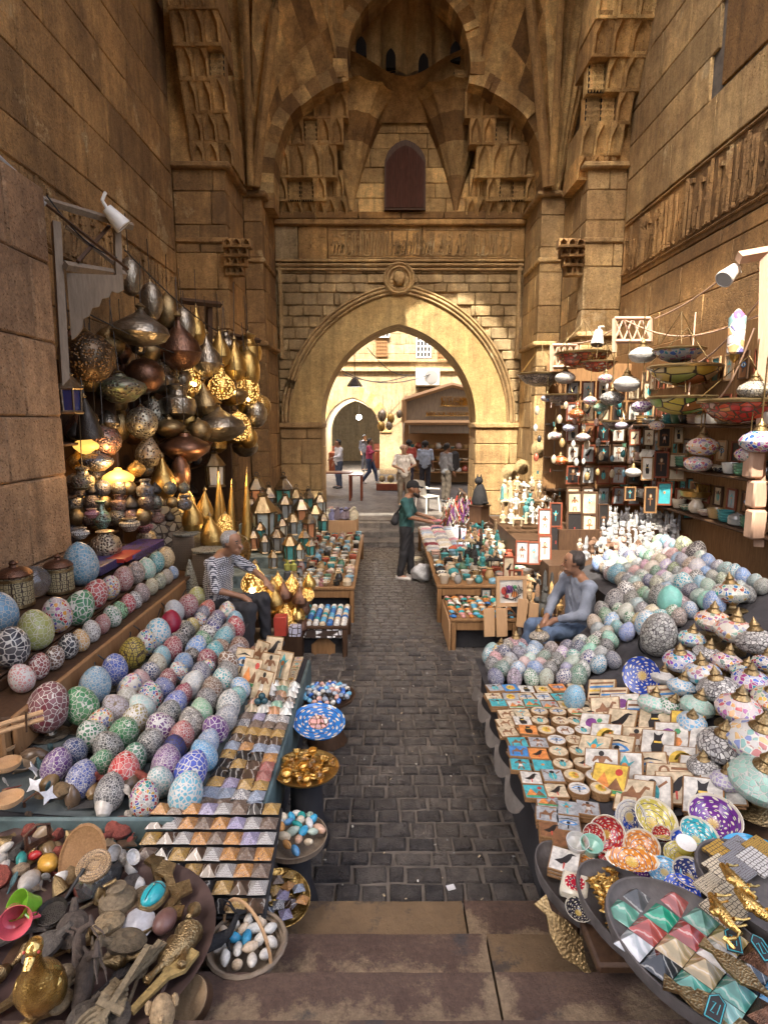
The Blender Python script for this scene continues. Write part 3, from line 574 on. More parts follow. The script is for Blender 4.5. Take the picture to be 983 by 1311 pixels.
# drum and fluted half dome over the middle lobe
z0 = gy(523, 128, 14.4).z; z1 = gy(523, 84, 14.4).z; DX = cxx.x; DR = 1.42
mb = MB(); mb.grid(lambda u, v: (DX + (DR - .12 + .1 * v) * math.cos(PI * u), 13.9 + .95 * math.sin(PI * u), z0 + v * (z1 - z0)), 28, 3); mb.grid(lambda u, v: (DX + (DR - .14 + .7 * v) * math.cos(PI * u), 13.9 + (.93 + .6 * v) * math.sin(PI * u), z0), 28, 1)
OW('drum', mb.mesh('drum', MATS['st_vault'], 50), (0, 0, 0), gt_)
mb = MB()
def dome(u, v):
    an = PI * u; e = v * PI / 2; k = 1 - .2 * abs(math.sin(8 * PI * u)) * (1 - v * .5); r = (DR + .04) * math.cos(e) ** .8 * k; return (DX + r * math.cos(an), 13.9 + r * .6 * math.sin(an), z1 + 3.1 * math.sin(e))
mb.grid(dome, 72, 20); OW('half_dome', mb.mesh('half_dome', MATS['st_vault_pale'], 50), (0, 0, 0), gt_)
for u, v in ((463, 78), (541, 98), (581, 84), (500, 92)):
    p = gy(u, v, 14.75 if 480 < u < 560 else 14.3); OW('dome_window', MB().prism(pointed(.11, .40, .2), 0, .2, 0, TM((0, 0, 0), (R(90), 0, 0))).mesh('dome_window', MATS['hole']), (p.x, p.y - .05, p.z - .05), gt_)  # solid near-black prism: the dark of an unlit opening is painted
OW('lattice_panel', LATM, gy(522, 132, 14.62), gt_, s=(.36, .6, .42)); OW('lattice_panel', LATM, gy(589, 112, 14.15), gt_, s=(.3, .6, .36))
# soffit of the pendentive zone behind the trefoil
OW('vault_shell', MB().grid(lambda u, v: (-2.7 + 6.3 * u, 14.75 - .85 * v, 9.6 + 1.15 * math.sin(v * PI / 2) * (1 - .55 * math.exp(-((u - .5) * 7) ** 2))), 30, 6).mesh('vault_shell', MATS['st_vault'], 60), (0, 0, 0), gt_)
# ---- unseen slab over the hall, its opening made up to place the sun patches
SL = 12.75
def opening(x):
    L = []
    if -3.2 < x < -.35: L.append((5.9, 6.55))
    if -.35 <= x < 3.6:
        if x < 2.15: hi = 9.65 + .3 * math.sin(PI * min(1, max(0, (x + .35) / 2.3))) - (.7 * max(0, x - 1.6))
        elif x < 2.8: hi = 7.5
        else: hi = 6.05
        lo = 6.0 if x < -.05 else 1.5 if x < .3 else -1.9 if x < .7 else -1.75
        L.append((lo, hi))
    return L
mb = MB(); x = -4.6; w = .15
while x < 5.2:
    y0 = -6.0
    for lo, hi in opening(x + w / 2) + [(13.4, 13.4)]:
        if lo > y0: mb.box((x + w / 2, (y0 + lo) / 2, SL + .15), (w, lo - y0, .3))
        y0 = hi
    x += w
tag(O('sun_mask_slab', mb.mesh('sun_mask_slab', MATS['st_vault_pale'])), kind='structure')
sun_block = E('building', (0, -9, 0)); tag(sun_block, 'unseen building added behind the viewer to block the sun', 'building')  # unseen, added to keep the sun off the foreground
bx('wall', (0, -9, 8.5), (13, 2, 17), 'st_cream', sun_block); bx('door', (1.0, -7.98, 1.5), (1.6, .1, 3), 'wood', sun_block); bx('window', (-2, -7.98, 4), (1.2, .1, 1.6), 'wood_dark', sun_block)
tag(O('street_ground', MB().box((0, 0, -.1), (60, 30, .2)).mesh('street_ground', MATS['st_floor']), (0, -14, .6)), kind='structure')
# ================================================================ GOODS: shared shapes
PAL = {'white': (.56, .54, .50), 'black': (.03, .03, .035), 'red': (.44, .03, .025), 'crimson': (.32, .015, .04), 'blue': (.02, .07, .44), 'sky blue': (.16, .40, .60), 'green': (.03, .20, .09), 'mint': (.30, .55, .44), 'yellow': (.55, .46, .10),
       'teal': (.04, .36, .40), 'purple': (.14, .03, .22), 'orange': (.62, .24, .05), 'brown': (.17, .07, .03), 'pink': (.60, .28, .32), 'ochre': (.45, .27, .05), 'grey': (.26, .26, .27), 'cream': (.62, .53, .37), 'navy': (.03, .045, .16), 'lilac': (.36, .30, .48), 'maroon': (.20, .035, .04)}
def depth(p): return (p - CAM).dot(Vector((0, CP, -SP)))
def put(u, v, wpx, f, lift=.5):                      # centre pixel, width in pixels, surface -> centre point and width in metres
    d = .15
    for _ in range(4): p = gs(u, v, lambda x, y: f(x, y) + d * lift); d = wpx * depth(p) / FPX
    return p, d
eggp = [(0, -.64)] + [(.5 * math.sin(math.pi * i / 12) * (1 - .30 * (i / 12 - .42)), -.64 * math.cos(math.pi * i / 12)) for i in range(1, 12)] + [(0, .66)]
EGG = {k: MB().lathe(eggp, 20).mesh('egg_lamp', MATS[k]) for k in ('egg_white_line', 'egg_fine', 'egg_speckle', 'egg_tan', 'egg_bold', 'mosaic_gem', 'inlay', 'mosaic_dark_line', 'satin')}
def egg(p, d, mk, cname, label, group, tilt=.3, cat='egg lamp', hs=1.):
    c = PAL[cname]; j = lambda x: max(.01, x * rnd.uniform(.6, 1.05)); o = O('egg_lamp', EGG[mk], p, (rnd.uniform(-tilt, tilt), rnd.uniform(-tilt, tilt), rnd.uniform(0, 6.3)), (d, d, d * hs), col=tuple(j(x) for x in c)); return tag(o, label, cat, group)
DARK = ['black', 'red', 'blue', 'green', 'crimson', 'purple', 'brown', 'navy', 'maroon', 'grey', 'teal']; LIGHT = ['white', 'mint', 'sky blue', 'yellow', 'cream', 'pink', 'ochre', 'lilac', 'orange']
def eggmat(c):
    q = rnd.random()
    if q < .07: return 'mosaic_gem'
    if q < .11: return 'inlay'
    if q < .30: return 'egg_bold'
    if c in LIGHT and c not in ('white', 'cream'): return rnd.choice(['egg_fine', 'egg_white_line', 'egg_speckle'])
    if c in ('white', 'cream'): return rnd.choice(['mosaic_dark_line', 'egg_tan'])
    return rnd.choice(['egg_white_line', 'egg_white_line', 'egg_speckle', 'egg_fine'])
# ---------------------------------------------------------------- left stall
def fL(x, y):
    if x > -2.22: return .60 + .10 * max(0, -.72 - x)
    return 1.0 if x > -2.52 else 1.11 if x > -2.88 else 1.2
ls = E('display_stall', (-1.6, 4.2, 0)); tag(ls, 'long stepped stall under the mosaic eggs along the left pier', 'stall')
mb = MB(); pr = [(-.70, .0), (-.70, .585), (-2.22, .735), (-2.22, 0)]
mb.prism([(x, z) for x, z in pr], -5.15, -2.82, 0, TM((0, 0, 0), (R(90), 0, 0))); mb.prism([(-1.42, 0), (-1.42, .655), (-2.22, .735), (-2.22, 0)], -6.0, -5.16, 0, TM((0, 0, 0), (R(90), 0, 0))); OW('stall_body', mb.mesh('stall_body', MATS['cloth_black']), (0, 0, 0), ls)
dr = MB().grid(lambda u, v: (-.74 - 1.46 * u, 2.82 + (2.32 if u < .45 else 3.2) * v, fL(-.74 - 1.46 * u, 0) - .006 + .012 * noise.noise(Vector((u * 9, v * 22, 3)))), 16, 36)
OW('cover_cloth', dr.mesh('cover_cloth', MATS['cloth'], 80), (0, 0, 0), ls, col=(.07, .085, .085))
tealb = plain('board_teal', (.10, .15, .15), .6, nz=7, amt=.5, bs=20)
bx('side_board', (-.69, 3.98, .42), (.035, 2.32, .34), 'board_teal', ls); bx('front_board', (-1.65, 2.80, .40), (1.1, .03, .6), 'board_teal', ls)
bx('riser_plank', (-2.24, 4.85, .865), (.035, 3.1, .265), 'plank', ls); bx('shelf', (-2.39, 4.95, .975), (.31, 3.3, .03), 'wood_dark', ls); bx('shelf', (-2.71, 4.95, 1.085), (.35, 3.3, .03), 'wood_dark', ls); bx('shelf', (-3.08, 5.2, 1.175), (.40, 3.6, .03), 'wood_dark', ls)
bx('shelf_front', (-2.535, 4.95, 1.03), (.02, 3.3, .08), 'wood_dark', ls); bx('shelf_front', (-2.885, 4.95, 1.12), (.02, 3.3, .1), 'wood_dark', ls)
bx('leg', (-2.3, 3.28, .48), (.08, .08, .96), 'wood', ls); bx('leg', (-3.1, 3.4, .57), (.08, .08, 1.14), 'wood', ls)
rows = [(-1.11, 2.95, 4.35, 'egg row nearest the aisle'), (-1.29, 2.9, 5.05, 'second egg row from aisle'), (-1.475, 2.92, 5.75, 'third egg row from aisle'), (-1.66, 3.0, 6.0, 'fourth egg row from aisle'), (-1.85, 3.1, 6.0, 'fifth egg row from aisle')]
for ri, (X, y0, y1, rn) in enumerate(rows):
    y = y0; i = 1
    while y < y1:
        d = rnd.uniform(.138, .19); c = rnd.choice(['black', 'black', 'black', 'black', 'navy', 'navy', 'blue', 'green', 'green', 'teal', 'grey', 'brown', 'red', 'crimson', 'purple', 'sky blue', 'sky blue', 'yellow', 'ochre', 'white', 'white', 'mint', 'pink']); x = X + rnd.uniform(-.028, .028)
        egg((x, y, fL(x, y) + d * .53), d, eggmat(c), c, f'{c} crackle mosaic egg, {ordw(i)} from the near end, {rn}', 'mosaic eggs on the left stall', .5); y += d * rnd.uniform(.9, 1.06); i += 1
big = [(62, 905, 52, 'maroon', 'egg_white_line'), (104, 903, 42, 'green', 'egg_white_line'), (122, 877, 40, 'sky blue', 'egg_fine'), (147, 857, 33, 'blue', 'egg_white_line'), (170, 836, 34, 'ochre', 'inlay'), (187, 823, 28, 'green', 'mosaic_gem'), (202, 812, 34, 'sky blue', 'egg_speckle'),
       (219, 798, 27, 'crimson', 'satin'), (223, 783, 26, 'white', 'egg_fine'), (241, 776, 27, 'crimson', 'egg_fine'), (252, 765, 24, 'yellow', 'egg_fine')]
for i, (u, v, w, c, mk) in enumerate(big):
    p, d = put(u, v, w, fL, .75); egg(p, d, mk, c, f'large {c} mosaic egg, {ordw(i + 1)} from the near end, below the plank', 'large eggs below the plank', .25)
    if i < 5:
        st_ = O('lamp_stand', MB().lathe([(.42, 0), (.44, .04), (.34, .09), (.16, .14), (.12, .3), (.2, .42), (.3, .5)], 18).mesh('lamp_stand', MATS['silver_dark']), (p.x, p.y, fL(p.x, p.y)), s=(d, d, d * .5)); tag(st_, f'round dark metal stand under the {ordw(i + 1)} large egg below the plank', 'lamp stand', 'egg lamp stands')
s2 = [(28, 868, 31, 'pink'), (50, 853, 27, 'maroon'), (70, 842, 25, 'brown'), (88, 827, 26, 'black'), (103, 820, 23, 'yellow'), (117, 808, 23, 'grey'), (131, 799, 21, 'red'), (144, 789, 23, 'green'), (154, 781, 19, 'mint'), (164, 773, 20, 'crimson'), (173, 768, 18, 'black'), (182, 759, 20, 'cream'), (194, 751, 18, 'cream'), (205, 744, 17, 'cream'), (214, 738, 16, 'cream'), (222, 733, 14, 'sky blue')]
for i, (u, v, w, c) in enumerate(s2): p, d = put(u, v, w, fL, .55); egg(p, d, eggmat(c), c, f'small {c} mosaic egg, {ordw(i + 1)} from near end on the plank shelf', 'small eggs on the plank shelf', .3)
s3 = [(15, 828, 44, 'black'), (46, 806, 43, 'yellow'), (73, 787, 38, 'crimson'), (102, 778, 37, 'green'), (122, 761, 32, 'red'), (141, 752, 26, 'ochre'), (158, 741, 26, 'red'), (174, 733, 24, 'cream'), (188, 728, 23, 'mint'), (200, 720, 22, 'teal'), (213, 714, 22, 'cream')]
for i, (u, v, w, c) in enumerate(s3): p, d = put(u, v, w, fL, .6); egg(p, d, 'mosaic_gem' if i in (2, 5) else eggmat(c), c, f'big {c} mosaic egg, {ordw(i + 1)} from near end on the middle shelf', 'big eggs on the middle shelf', .3)
# canisters, globes and jars along the pier
CAN = [MB().lathe([(.46, 0), (.5, .03), (.5, .95), (.47, .98)], 24).mesh('canister_body', MATS['inlay']), MB().lathe([(.51, .98), (.52, 1.03), (.44, 1.14), (.30, 1.22), (.14, 1.26), (.1, 1.32), (.13, 1.38), (.05, 1.46), (0, 1.48)], 24).mesh('canister_lid', MATS['copper']), MB().lathe([(.505, .02), (.515, .02), (.515, .12), (.505, .12)], 24).mesh('band', MATS['brass_old'])]
for i, (u, v, w) in enumerate([(20, 752, 41), (76, 738, 34)]):
    p, d = put(u, v, w, fL, .6); e = E('canister', (p.x, p.y, fL(p.x, p.y)), s=(d, d, d)); tag(e, ['inlaid canister with copper domed lid nearest the left edge', 'inlaid canister with copper lid beside the pale blue egg'][i], 'canister', 'inlaid canisters')
    O('canister_body', CAN[0], par=e, col=(.40, .33, .18)); O('lid', CAN[1], par=e); O('band', CAN[2], par=e); O('band', CAN[2], (0, 0, .82), par=e)
p, d = put(43, 745, 42, fL); tag(O('glass_globe', MB().ball((0, 0, 0), .5, 20).mesh('glass_globe', MATS['glass']), p, s=d), 'clear glass globe between the two inlaid canisters', 'globe')
p, d = put(104, 722, 43, fL, .6); egg(p, d, 'egg_fine', 'sky blue', 'very large pale blue mosaic egg standing against the pier', None, .08, hs=1.05)
p, d = put(0, 785, 44, fL, .6); egg(p, d, 'egg_white_line', 'sky blue', 'large blue and white mosaic egg cut off by the left edge', None, .1)
JAR = MB().lathe([(.3, 0), (.34, .03), (.5, .3), (.52, .5), (.44, .74), (.26, .86), (.22, .94), (.3, 1.0), (.26, 1.02)], 22).mesh('jar', MATS['pierced_col'])
POT = MB().lathe([(.24, 0), (.28, .05), (.5, .28), (.48, .42), (.30, .52), (.26, .58), (.36, .64), (.32, .66)], 22).mesh('jar', MATS['inlay'])
VASE = MB().lathe([(.2, 0), (.22, .06), (.42, .4), (.36, .7), (.16, .95), (.15, 1.2), (.28, 1.36), (.24, 1.38)], 20).mesh('vase', MATS['pierced_col'])
for i, (u, v, w, me, c, z, nm) in enumerate([(136, 700, 37, JAR, 'cream', 1.2, 'round cream fretwork jar behind the cream eggs'), (163, 704, 32, POT, 'cream', 1.2, 'squat cream inlaid pot beside the round fretwork jar'), (131, 665, 26, VASE, 'mint', 1.45, 'pale green fretwork vase above the cream jar'),
        (166, 668, 26, POT, 'cream', 1.4, 'small cream pot above the squat inlaid pot'), (185, 672, 22, POT, 'pink', 1.35, 'small pinkish pot right of the cream pots'), (160, 650, 17, VASE, 'pink', 1.55, 'slim pinkish vase behind the small pots'), (103, 680, 22, POT, 'white', 1.45, 'small white pot against the pier edge'), (118, 655, 18, POT, 'pink', 1.55, 'tiny pink pot beside the green vase'), (188, 690, 24, JAR, 'cream', 1.2, 'pale jar at the far end of the jars')]):
    p = gx(u, v, -3.02 - .1 * (i % 3)); d = w * depth(p) / FPX; o = O('jar' if me is not VASE else 'vase', me, (p.x, p.y, p.z - d * .45), s=d, col=PAL[c]); tag(o, nm, 'jar' if me is not VASE else 'vase')
bx_ = MB().cbox((0, 0, 0), (1, 1, 1), .06).mesh('gift_box', MATS['inlay_fine'])
def gbox(u, v, wpx, X, sc, c, label, mk=None, rz=0, name='box', cat='box'):
    p = gx(u, v, X); d = wpx * depth(p) / FPX; o = O(name, MB().cbox((0, 0, 0), (1, 1, 1), .05).mesh(name, MATS[mk or 'satin']), p, (0, 0, rz), (d * sc[0], d * sc[1], d * sc[2]), col=c); return tag(o, label, cat)
gbox(128, 722, 40, -2.95, (1, 2.2, .28), (.06, .05, .2), 'blue patterned box under the cream jar', 'inlay_fine'); gbox(175, 704, 40, -2.85, (.9, 2.6, .22), (.08, .05, .22), 'long blue box under the row of pots', 'inlay_fine'); gbox(160, 712, 26, -2.8, (.9, 2, .22), (.45, .04, .03), 'flat red box in front of the blue box')
# wires along the plank
for i in range(4):
    mb = MB(); y0 = 3.6 + i * .65; pts = [(-2.2 + .02, y0, 1.0)] + [(-2.16 + .03 * math.sin(k * 1.7 + i), y0 + .1 * k, .96 - .19 * math.sin(k / 6 * math.pi) ** .8) for k in range(7)]
    tag(O('black_cable', mb.tube(pts, .006, 5).mesh('lamp_cord', MATS['rubber'])), f'thin black cord drooping over the plank, {ordw(i + 1)} from the near end', 'cord', 'cords on the plank')
# ---------------------------------------------------------------- pyramids on the left stall
PYR = {}
def pyr(mk):
    if mk not in PYR:
        b = .03; mb = MB(); vs = [(-.5, -.5, 0), (.5, -.5, 0), (.5, .5, 0), (-.5, .5, 0), (-b, -b, .40), (b, -b, .40), (b, b, .40), (-b, b, .40)]
        mb.add(vs, [(0, 3, 2, 1), (4, 5, 6, 7), (0, 1, 5, 4), (1, 2, 6, 5), (2, 3, 7, 6), (3, 0, 4, 7)]); PYR[mk] = mb.mesh('pyramid', MATS[mk])
    return PYR[mk]
def pyramid(p, d, mk, c, label, group, rz=0, tilt=.12, h=1.):
    o = O('pyramid', pyr(mk), p, (rnd.uniform(-tilt, tilt), rnd.uniform(-tilt, tilt), rz), (d, d, d * h), col=c); return tag(o, label, 'pyramid', group)
PCOL = [('brown', 'pyr_pat', (.16, .095, .055)), ('orange', 'pyr_pat', (.52, .22, .025)), ('lilac', 'pyr_pat', (.34, .30, .46)), ('black', 'onyx', (.03, .027, .027)), ('black and white', 'inlay_fine', (.60, .58, .54)), ('ochre', 'pyr_pat', (.46, .26, .035)), ('pale blue', 'pyr_pat', (.30, .37, .48)), ('dark brown', 'onyx', (.10, .06, .04)), ('silver speckled', 'egg_speckle', (.12, .12, .14)), ('red', 'pyr_pat', (.36, .08, .06))]
for j in range(11):
    for i in range(4):
        x = -1.0 + i * .088; y = 3.0 + j * .098; n_, mk, c = PCOL[(j * 3 + i * 2 + (j * j) % 5) % len(PCOL)] if rnd.random() < .35 else PCOL[[0, 6, 5, 3, 8, 3, 6, 7, 5, 0, 8][j]]
        pyramid((x, y, fL(x, y) + .01), .096, mk, c, f'{n_} pyramid, {ordw(4 - i)} from the aisle edge, {ordw(j + 1)} row behind the board', 'pyramids behind the board', .05)
PON = [('cream onyx', (.62, .48, .30)), ('white onyx', (.7, .68, .62)), ('orange onyx', (.6, .30, .15)), ('dark brown', (.10, .055, .03)), ('pale green onyx', (.3, .5, .38)), ('white onyx', (.72, .7, .66))]
for j in range(6):
    for i in range(4):
        n_, c = PON[3] if j == 2 else PON[(i + 2 * j) % 6 if (i + 2 * j) % 6 != 3 else 1]; x = -.99 + i * .085; y = 4.1 + j * .088
        pyramid((x, y, fL(x, y) + .01), .092, 'onyx', c, f'{n_} pyramid, {ordw(4 - i)} from the aisle, {ordw(j + 1)} onyx row counted from the steps', 'onyx pyramids on the left stall', .2, .15, 1.1)
bd = E('display_board', (-.9, 2.66, 0)); tag(bd, 'tilted black board of patterned pyramids at the stall corner', 'display board')
fB = lambda x, y: .47 + (y - 2.42) * .42
OW('board_top', MB().cbox((0, 0, 0), (.70, .54, .025), .006).mesh('board_top', MATS['black']), (-.90, 2.66, .565), bd, (math.atan(.42), 0, 0)); OW('support', MB().box((0, 0, 0), (.55, .3, .42)).mesh('support', MATS['cloth_black']), (-.9, 2.68, .21), bd)
for j in range(7):
    for i in range(8):
        x = -1.2 + i * .085; y = 2.44 + j * .073; n_, mk, c = PCOL[[0, 1, 2, 4, 0, 3, 5, 7, 4, 1][(i + (j // 2) * 3 + (j % 2)) % 10]]
        pyramid((x, y, fB(x, y) + .028), .089, mk, c, f'{n_} pyramid on the black board, {ordw(8 - i)} from its aisle end, {ordw(j + 1)} row up', 'pyramids on the black board', 0, .05)
# ---------------------------------------------------------------- printed cards and papyrus, left
def motif(kind):
    c_ = lambda x, y, r, n=12, ry=None: [(x + r * math.cos(2 * PI * k / n), y + (ry or r) * math.sin(2 * PI * k / n)) for k in range(n)]
    if kind == 'a sitting cat': return [('ink', [(-.12, -.4), (.2, -.4), (.24, -.1), (.12, .1), (.1, .2), (.16, .42), (.04, .33), (-.04, .33), (-.14, .42), (-.12, .16), (-.2, -.05), (-.16, -.25)]), ('pc_yel', [(-.11, .06), (.12, .06), (.12, .12), (-.11, .12)])]
    if kind == 'a bird': return [('ink', [(-.35, -.1), (-.1, .05), (.1, .3), (.2, .36), (.38, .3), (.24, .26), (.2, .1), (.1, -.1), (-.1, -.2)]), ('pc_red', [(-.02, -.38), (.03, -.38), (.04, -.12), (-.02, -.12)])]
    if kind == 'an eye': return [('pc_blue', [(-.42, .0), (-.2, .16), (.05, .2), (.3, .1), (.42, -.02), (.2, -.12), (-.1, -.14)]), ('pc_white', [(-.3, .01), (-.1, .11), (.15, .1), (.3, 0), (.05, -.07), (-.15, -.07)]), ('ink', c_(.0, .02, .09)), ('ink', [(-.42, .22), (0, .34), (.4, .22), (0, .27)]), ('ink', [(-.05, -.14), (.02, -.14), (-.02, -.38), (-.09, -.38)])]
    if kind == 'an ankh': return [('pc_brown', [(-.05, -.42), (.05, -.42), (.05, .02), (.28, .02), (.28, .12), (-.28, .12), (-.28, .02), (-.05, .02)]), ('pc_brown', c_(0, .28, .16, 12, .18)), ('pc_cream', c_(0, .28, .09, 10, .11))]
    if kind == 'a crescent': return [('pc_yel', [(.3 * math.cos(t), .34 * math.sin(t)) for t in [PI * (.25 + 1.5 * k / 12) for k in range(13)]] + [(.12 + .26 * math.cos(t), .28 * math.sin(t)) for t in [PI * (1.68 - 1.36 * k / 10) for k in range(11)]]), ('pc_orange', [(.1, -.1), (.2, -.1), (.24, .08), (.15, .2), (.06, .08)])]
    if kind == 'a walking figure': return [('pc_brown', [(-.06, .05), (.1, .05), (.2, -.42), (.12, -.42), (.03, -.12), (-.1, -.42), (-.18, -.42)]), ('pc_white', [(-.1, -.15), (.12, -.15), (.08, .08), (-.06, .08)]), ('pc_brown', [(-.28, .1), (-.2, .26), (.2, .26), (.34, .12), (.3, .08), (.14, .18), (.08, .05), (-.06, .05), (-.1, .18), (-.24, .06)]), ('ink', c_(0, .34, .085))]
    if kind == 'a lotus': return [('pc_teal', [(-.03, -.42), (.03, -.42), (.03, -.05), (.3, .25), (.12, .16), (0, .42), (-.12, .16), (-.3, .25), (-.03, -.05)]), ('pc_orange', c_(0, .08, .09))]
    if kind == 'a camel': return [('pc_brown', [(-.36, -.38), (-.3, -.38), (-.28, -.08), (.08, -.08), (.1, -.38), (.17, -.38), (.2, .0), (.3, .22), (.4, .2), (.4, .28), (.26, .32), (.14, .1), (.05, .08), (-.08, .3), (-.2, .08), (-.34, .02)])]
    if kind == 'pyramids': return [('pc_orange', [(-.44, -.3), (.1, -.3), (-.17, .22)]), ('pc_brown', [(-.02, -.3), (.44, -.3), (.2, .08)]), ('pc_red', c_(.26, .26, .11)), ('pc_green', [(-.44, -.42), (.44, -.42), (.44, -.32), (-.44, -.32)])]
    if kind == 'a scarab': return [('pc_teal', c_(0, -.05, .2, 14, .3)), ('ink', c_(0, .26, .12)), ('pc_yel', [(-.012, -.34), (.012, -.34), (.012, .15), (-.012, .15)]), ('pc_brown', [(-.42, .3), (-.18, .1), (-.16, .16), (-.38, .36)]), ('pc_brown', [(.42, .3), (.18, .1), (.16, .16), (.38, .36)])]
    if kind == 'stripes': return [(m_, [(-.44, -.42 + k * .17), (.44, -.38 + k * .17), (.44, -.3 + k * .17), (-.44, -.34 + k * .17)]) for k, m_ in enumerate(('pc_red', 'ink', 'pc_yel', 'pc_blue', 'pc_brown'))]
    return [('pc_purple', c_(-.1, .1, .2, 8)), ('pc_orange', c_(.15, -.15, .16, 7)), ('pc_green', c_(.18, .2, .1, 6))]
KINDS = ['a sitting cat', 'a bird', 'an eye', 'an ankh', 'a crescent', 'a walking figure', 'a lotus', 'a camel', 'pyramids', 'a scarab', 'stripes', 'flowers']
ALLP = ['ink', 'pc_red', 'pc_blue', 'pc_teal', 'pc_yel', 'pc_cream', 'pc_brown', 'pc_orange', 'pc_green', 'pc_white', 'pc_purple', 'pc_grey']; PI_ = {k: i + 2 for i, k in enumerate(ALLP)}
def card(kind, bgk, shape='square', th=.09, edge='wood'):      # unit card lying flat, print on top
    mb = MB()
    if shape == 'square': mb.cbox((0, 0, th / 2), (1, 1, th), .02, 0); mb.prism([(-.46, -.46), (.46, -.46), (.46, .46), (-.46, .46)], th, th + .006, 1)
    elif shape == 'tall': mb.cbox((0, 0, th / 2), (.7, 1, th), .02, 0); mb.prism([(-.33, -.46), (.33, -.46), (.33, .46), (-.33, .46)], th, th + .006, 1)
    else: mb.lathe([(0, 0), (.5, 0), (.5, th), (0, th)], 18, 0); mb.lathe([(0, th), (.455, th), (.455, th + .006), (0, th + .006)], 18, 1)
    k = .72 if shape == 'tall' else .8 if shape == 'round' else .95
    for i, (m_, poly) in enumerate(motif(kind)): mb.prism([(x * k, y * (k if shape != 'tall' else 1)) for x, y in poly], th + .004, th + .009 + .002 * i, PI_[m_])
    return mb.mesh('coaster', M(edge, bgk, *ALLP))
CARDS = {}
def getcard(kind, bgk, shape, th=.09):
    k = (kind, bgk, shape, th)
    if k not in CARDS: CARDS[k] = card(*k)
    return CARDS[k]
pap = [(333, 838, 'a camel'), (345, 855, 'a walking figure'), (322, 862, 'pyramids'), (350, 832, 'a bird'), (312, 848, 'an eye'), (362, 852, 'a lotus'), (336, 878, 'a walking figure')]
for i, (u, v, k) in enumerate(pap):
    p = gs(u, v, lambda x, y: fL(x, y) + .12); o = O('papyrus_card', getcard(k, 'pc_cream', 'tall', .03), p, (R(62), 0, R(-28 + rnd.uniform(-12, 12))), .24); tag(o, f'cream papyrus card with {k}, {ordw(i + 1)} of the upright cards on the left stall', 'picture card', 'papyrus cards on the left stall')
for j in range(9):
    for i in range(2):
        p = Vector((-.86 + i * .085, 4.58 + j * .062, 0)); p.z = fL(p.x, p.y) + .01; k = KINDS[(j + i * 3) % 12]; o = O('coaster', getcard(k, 'pc_cream', 'square'), p, (0, 0, rnd.uniform(-.1, .1)), (.078, .07, .1)); tag(o, f'small cream coaster with {k}, {ordw(2 - i)} from the aisle, {ordw(j + 1)} row, left stall', 'coaster', 'cream coasters on the left stall')
for i, (dx, dy) in enumerate(((0, 0), (.05, .01), (.025, .045), (.03, .015))): tag(O('stone_ball', MB().ball((0, 0, 0), .5, 14).mesh('stone_ball', MATS['glaze']), gs(330 + 0, 898, lambda x, y: fL(x, y) + .05) + Vector((dx, dy, .035 if i == 3 else 0)), s=.055, col=(.02, .07, .09)), f'dark teal stone ball, {ordw(i + 1)} of the four heaped by the papyrus', 'stone ball', 'dark stone balls')
# ---------------------------------------------------------------- bowls and trays along the left aisle edge
def tray(name, u, v, wpx, z, mat, label, cat='tray', rim=.05, sy=1., rot=(0, 0, 0), support=None, col=None):
    p = gz(u, v, z); d = wpx * depth(p) / FPX; e = E(name, p, rot); tag(e, label, cat)
    O('dish', MB().lathe([(0, 0), (.42, 0), (.47, .02), (.5, rim), (.515, rim), (.5, rim - .02), (.49, .0), (.44, -.025), (0, -.025)], 36).mesh('dish', MATS[mat]), par=e, s=(d, d * sy, d), col=col)
    if support: O('support', MB().lathe([(.34, -z / d - .0), (.36, -z / d + .05), (.26, -z / d * .6), (.25, -.12), (.36, -.03)], 12).mesh('support', MATS[support]), par=e, s=(d, d * sy, d))
    return p, d
p, d = tray('stone_bowl', 418, 893, 72, .42, 'wood_dark', 'round dark tray heaped with small blue and white stones', 'tray', .06, support='wood_dark')
PEB = MB().ball((0, 0, 0), (.5, .42, .36), 10).mesh('stone', MATS['glaze']); PC = [('blue', (.05, .16, .5)), ('white', (.7, .68, .62)), ('sky blue', (.15, .42, .62)), ('black', (.03, .03, .03)), ('pink', (.6, .36, .3)), ('grey', (.3, .35, .42)), ('teal', (.05, .4, .42))]
ring = [0, 6, 12, 18, 24]; k = 0
for ri, n_ in enumerate((1, 6, 12, 18, 23)):
    for q in range(n_):
        r_ = d * .1 * ri; an = 2 * PI * q / n_ + ri; c = rnd.choice(PC[:6]); k += 1
        o = O('stone', PEB, p + Vector((r_ * math.cos(an), r_ * math.sin(an), .035 + .05 * (1 - ri / 5))), (rnd.random(), rnd.random(), rnd.random() * 6), d * .115, col=c[1]); tag(o, f'{c[0]} polished stone, {ordw(q + 1)} of ring {("one", "two", "three", "four", "five")[ri]} outward in the round tray', 'stone', 'polished stones in the round tray')
p, d = tray('painted_plate', 408, 925, 66, .50, 'painted', 'blue painted plate with a red and gold centre', 'plate', .05, rot=(R(12), R(6), 0), col=(.03, .17, .48))
O('plate_centre', MB().lathe([(0, .012), (.2, .012), (.2, .016), (0, .016)], 24).mesh('plate_centre', MATS['mosaic_red']), par=bpy.data.objects['painted_plate'], s=d)
p, d = tray('brass_tray', 392, 985, 82, .52, 'brass', 'round brass tray crowded with small glass and gilt trinkets', 'tray', .04, support='cloth_black')
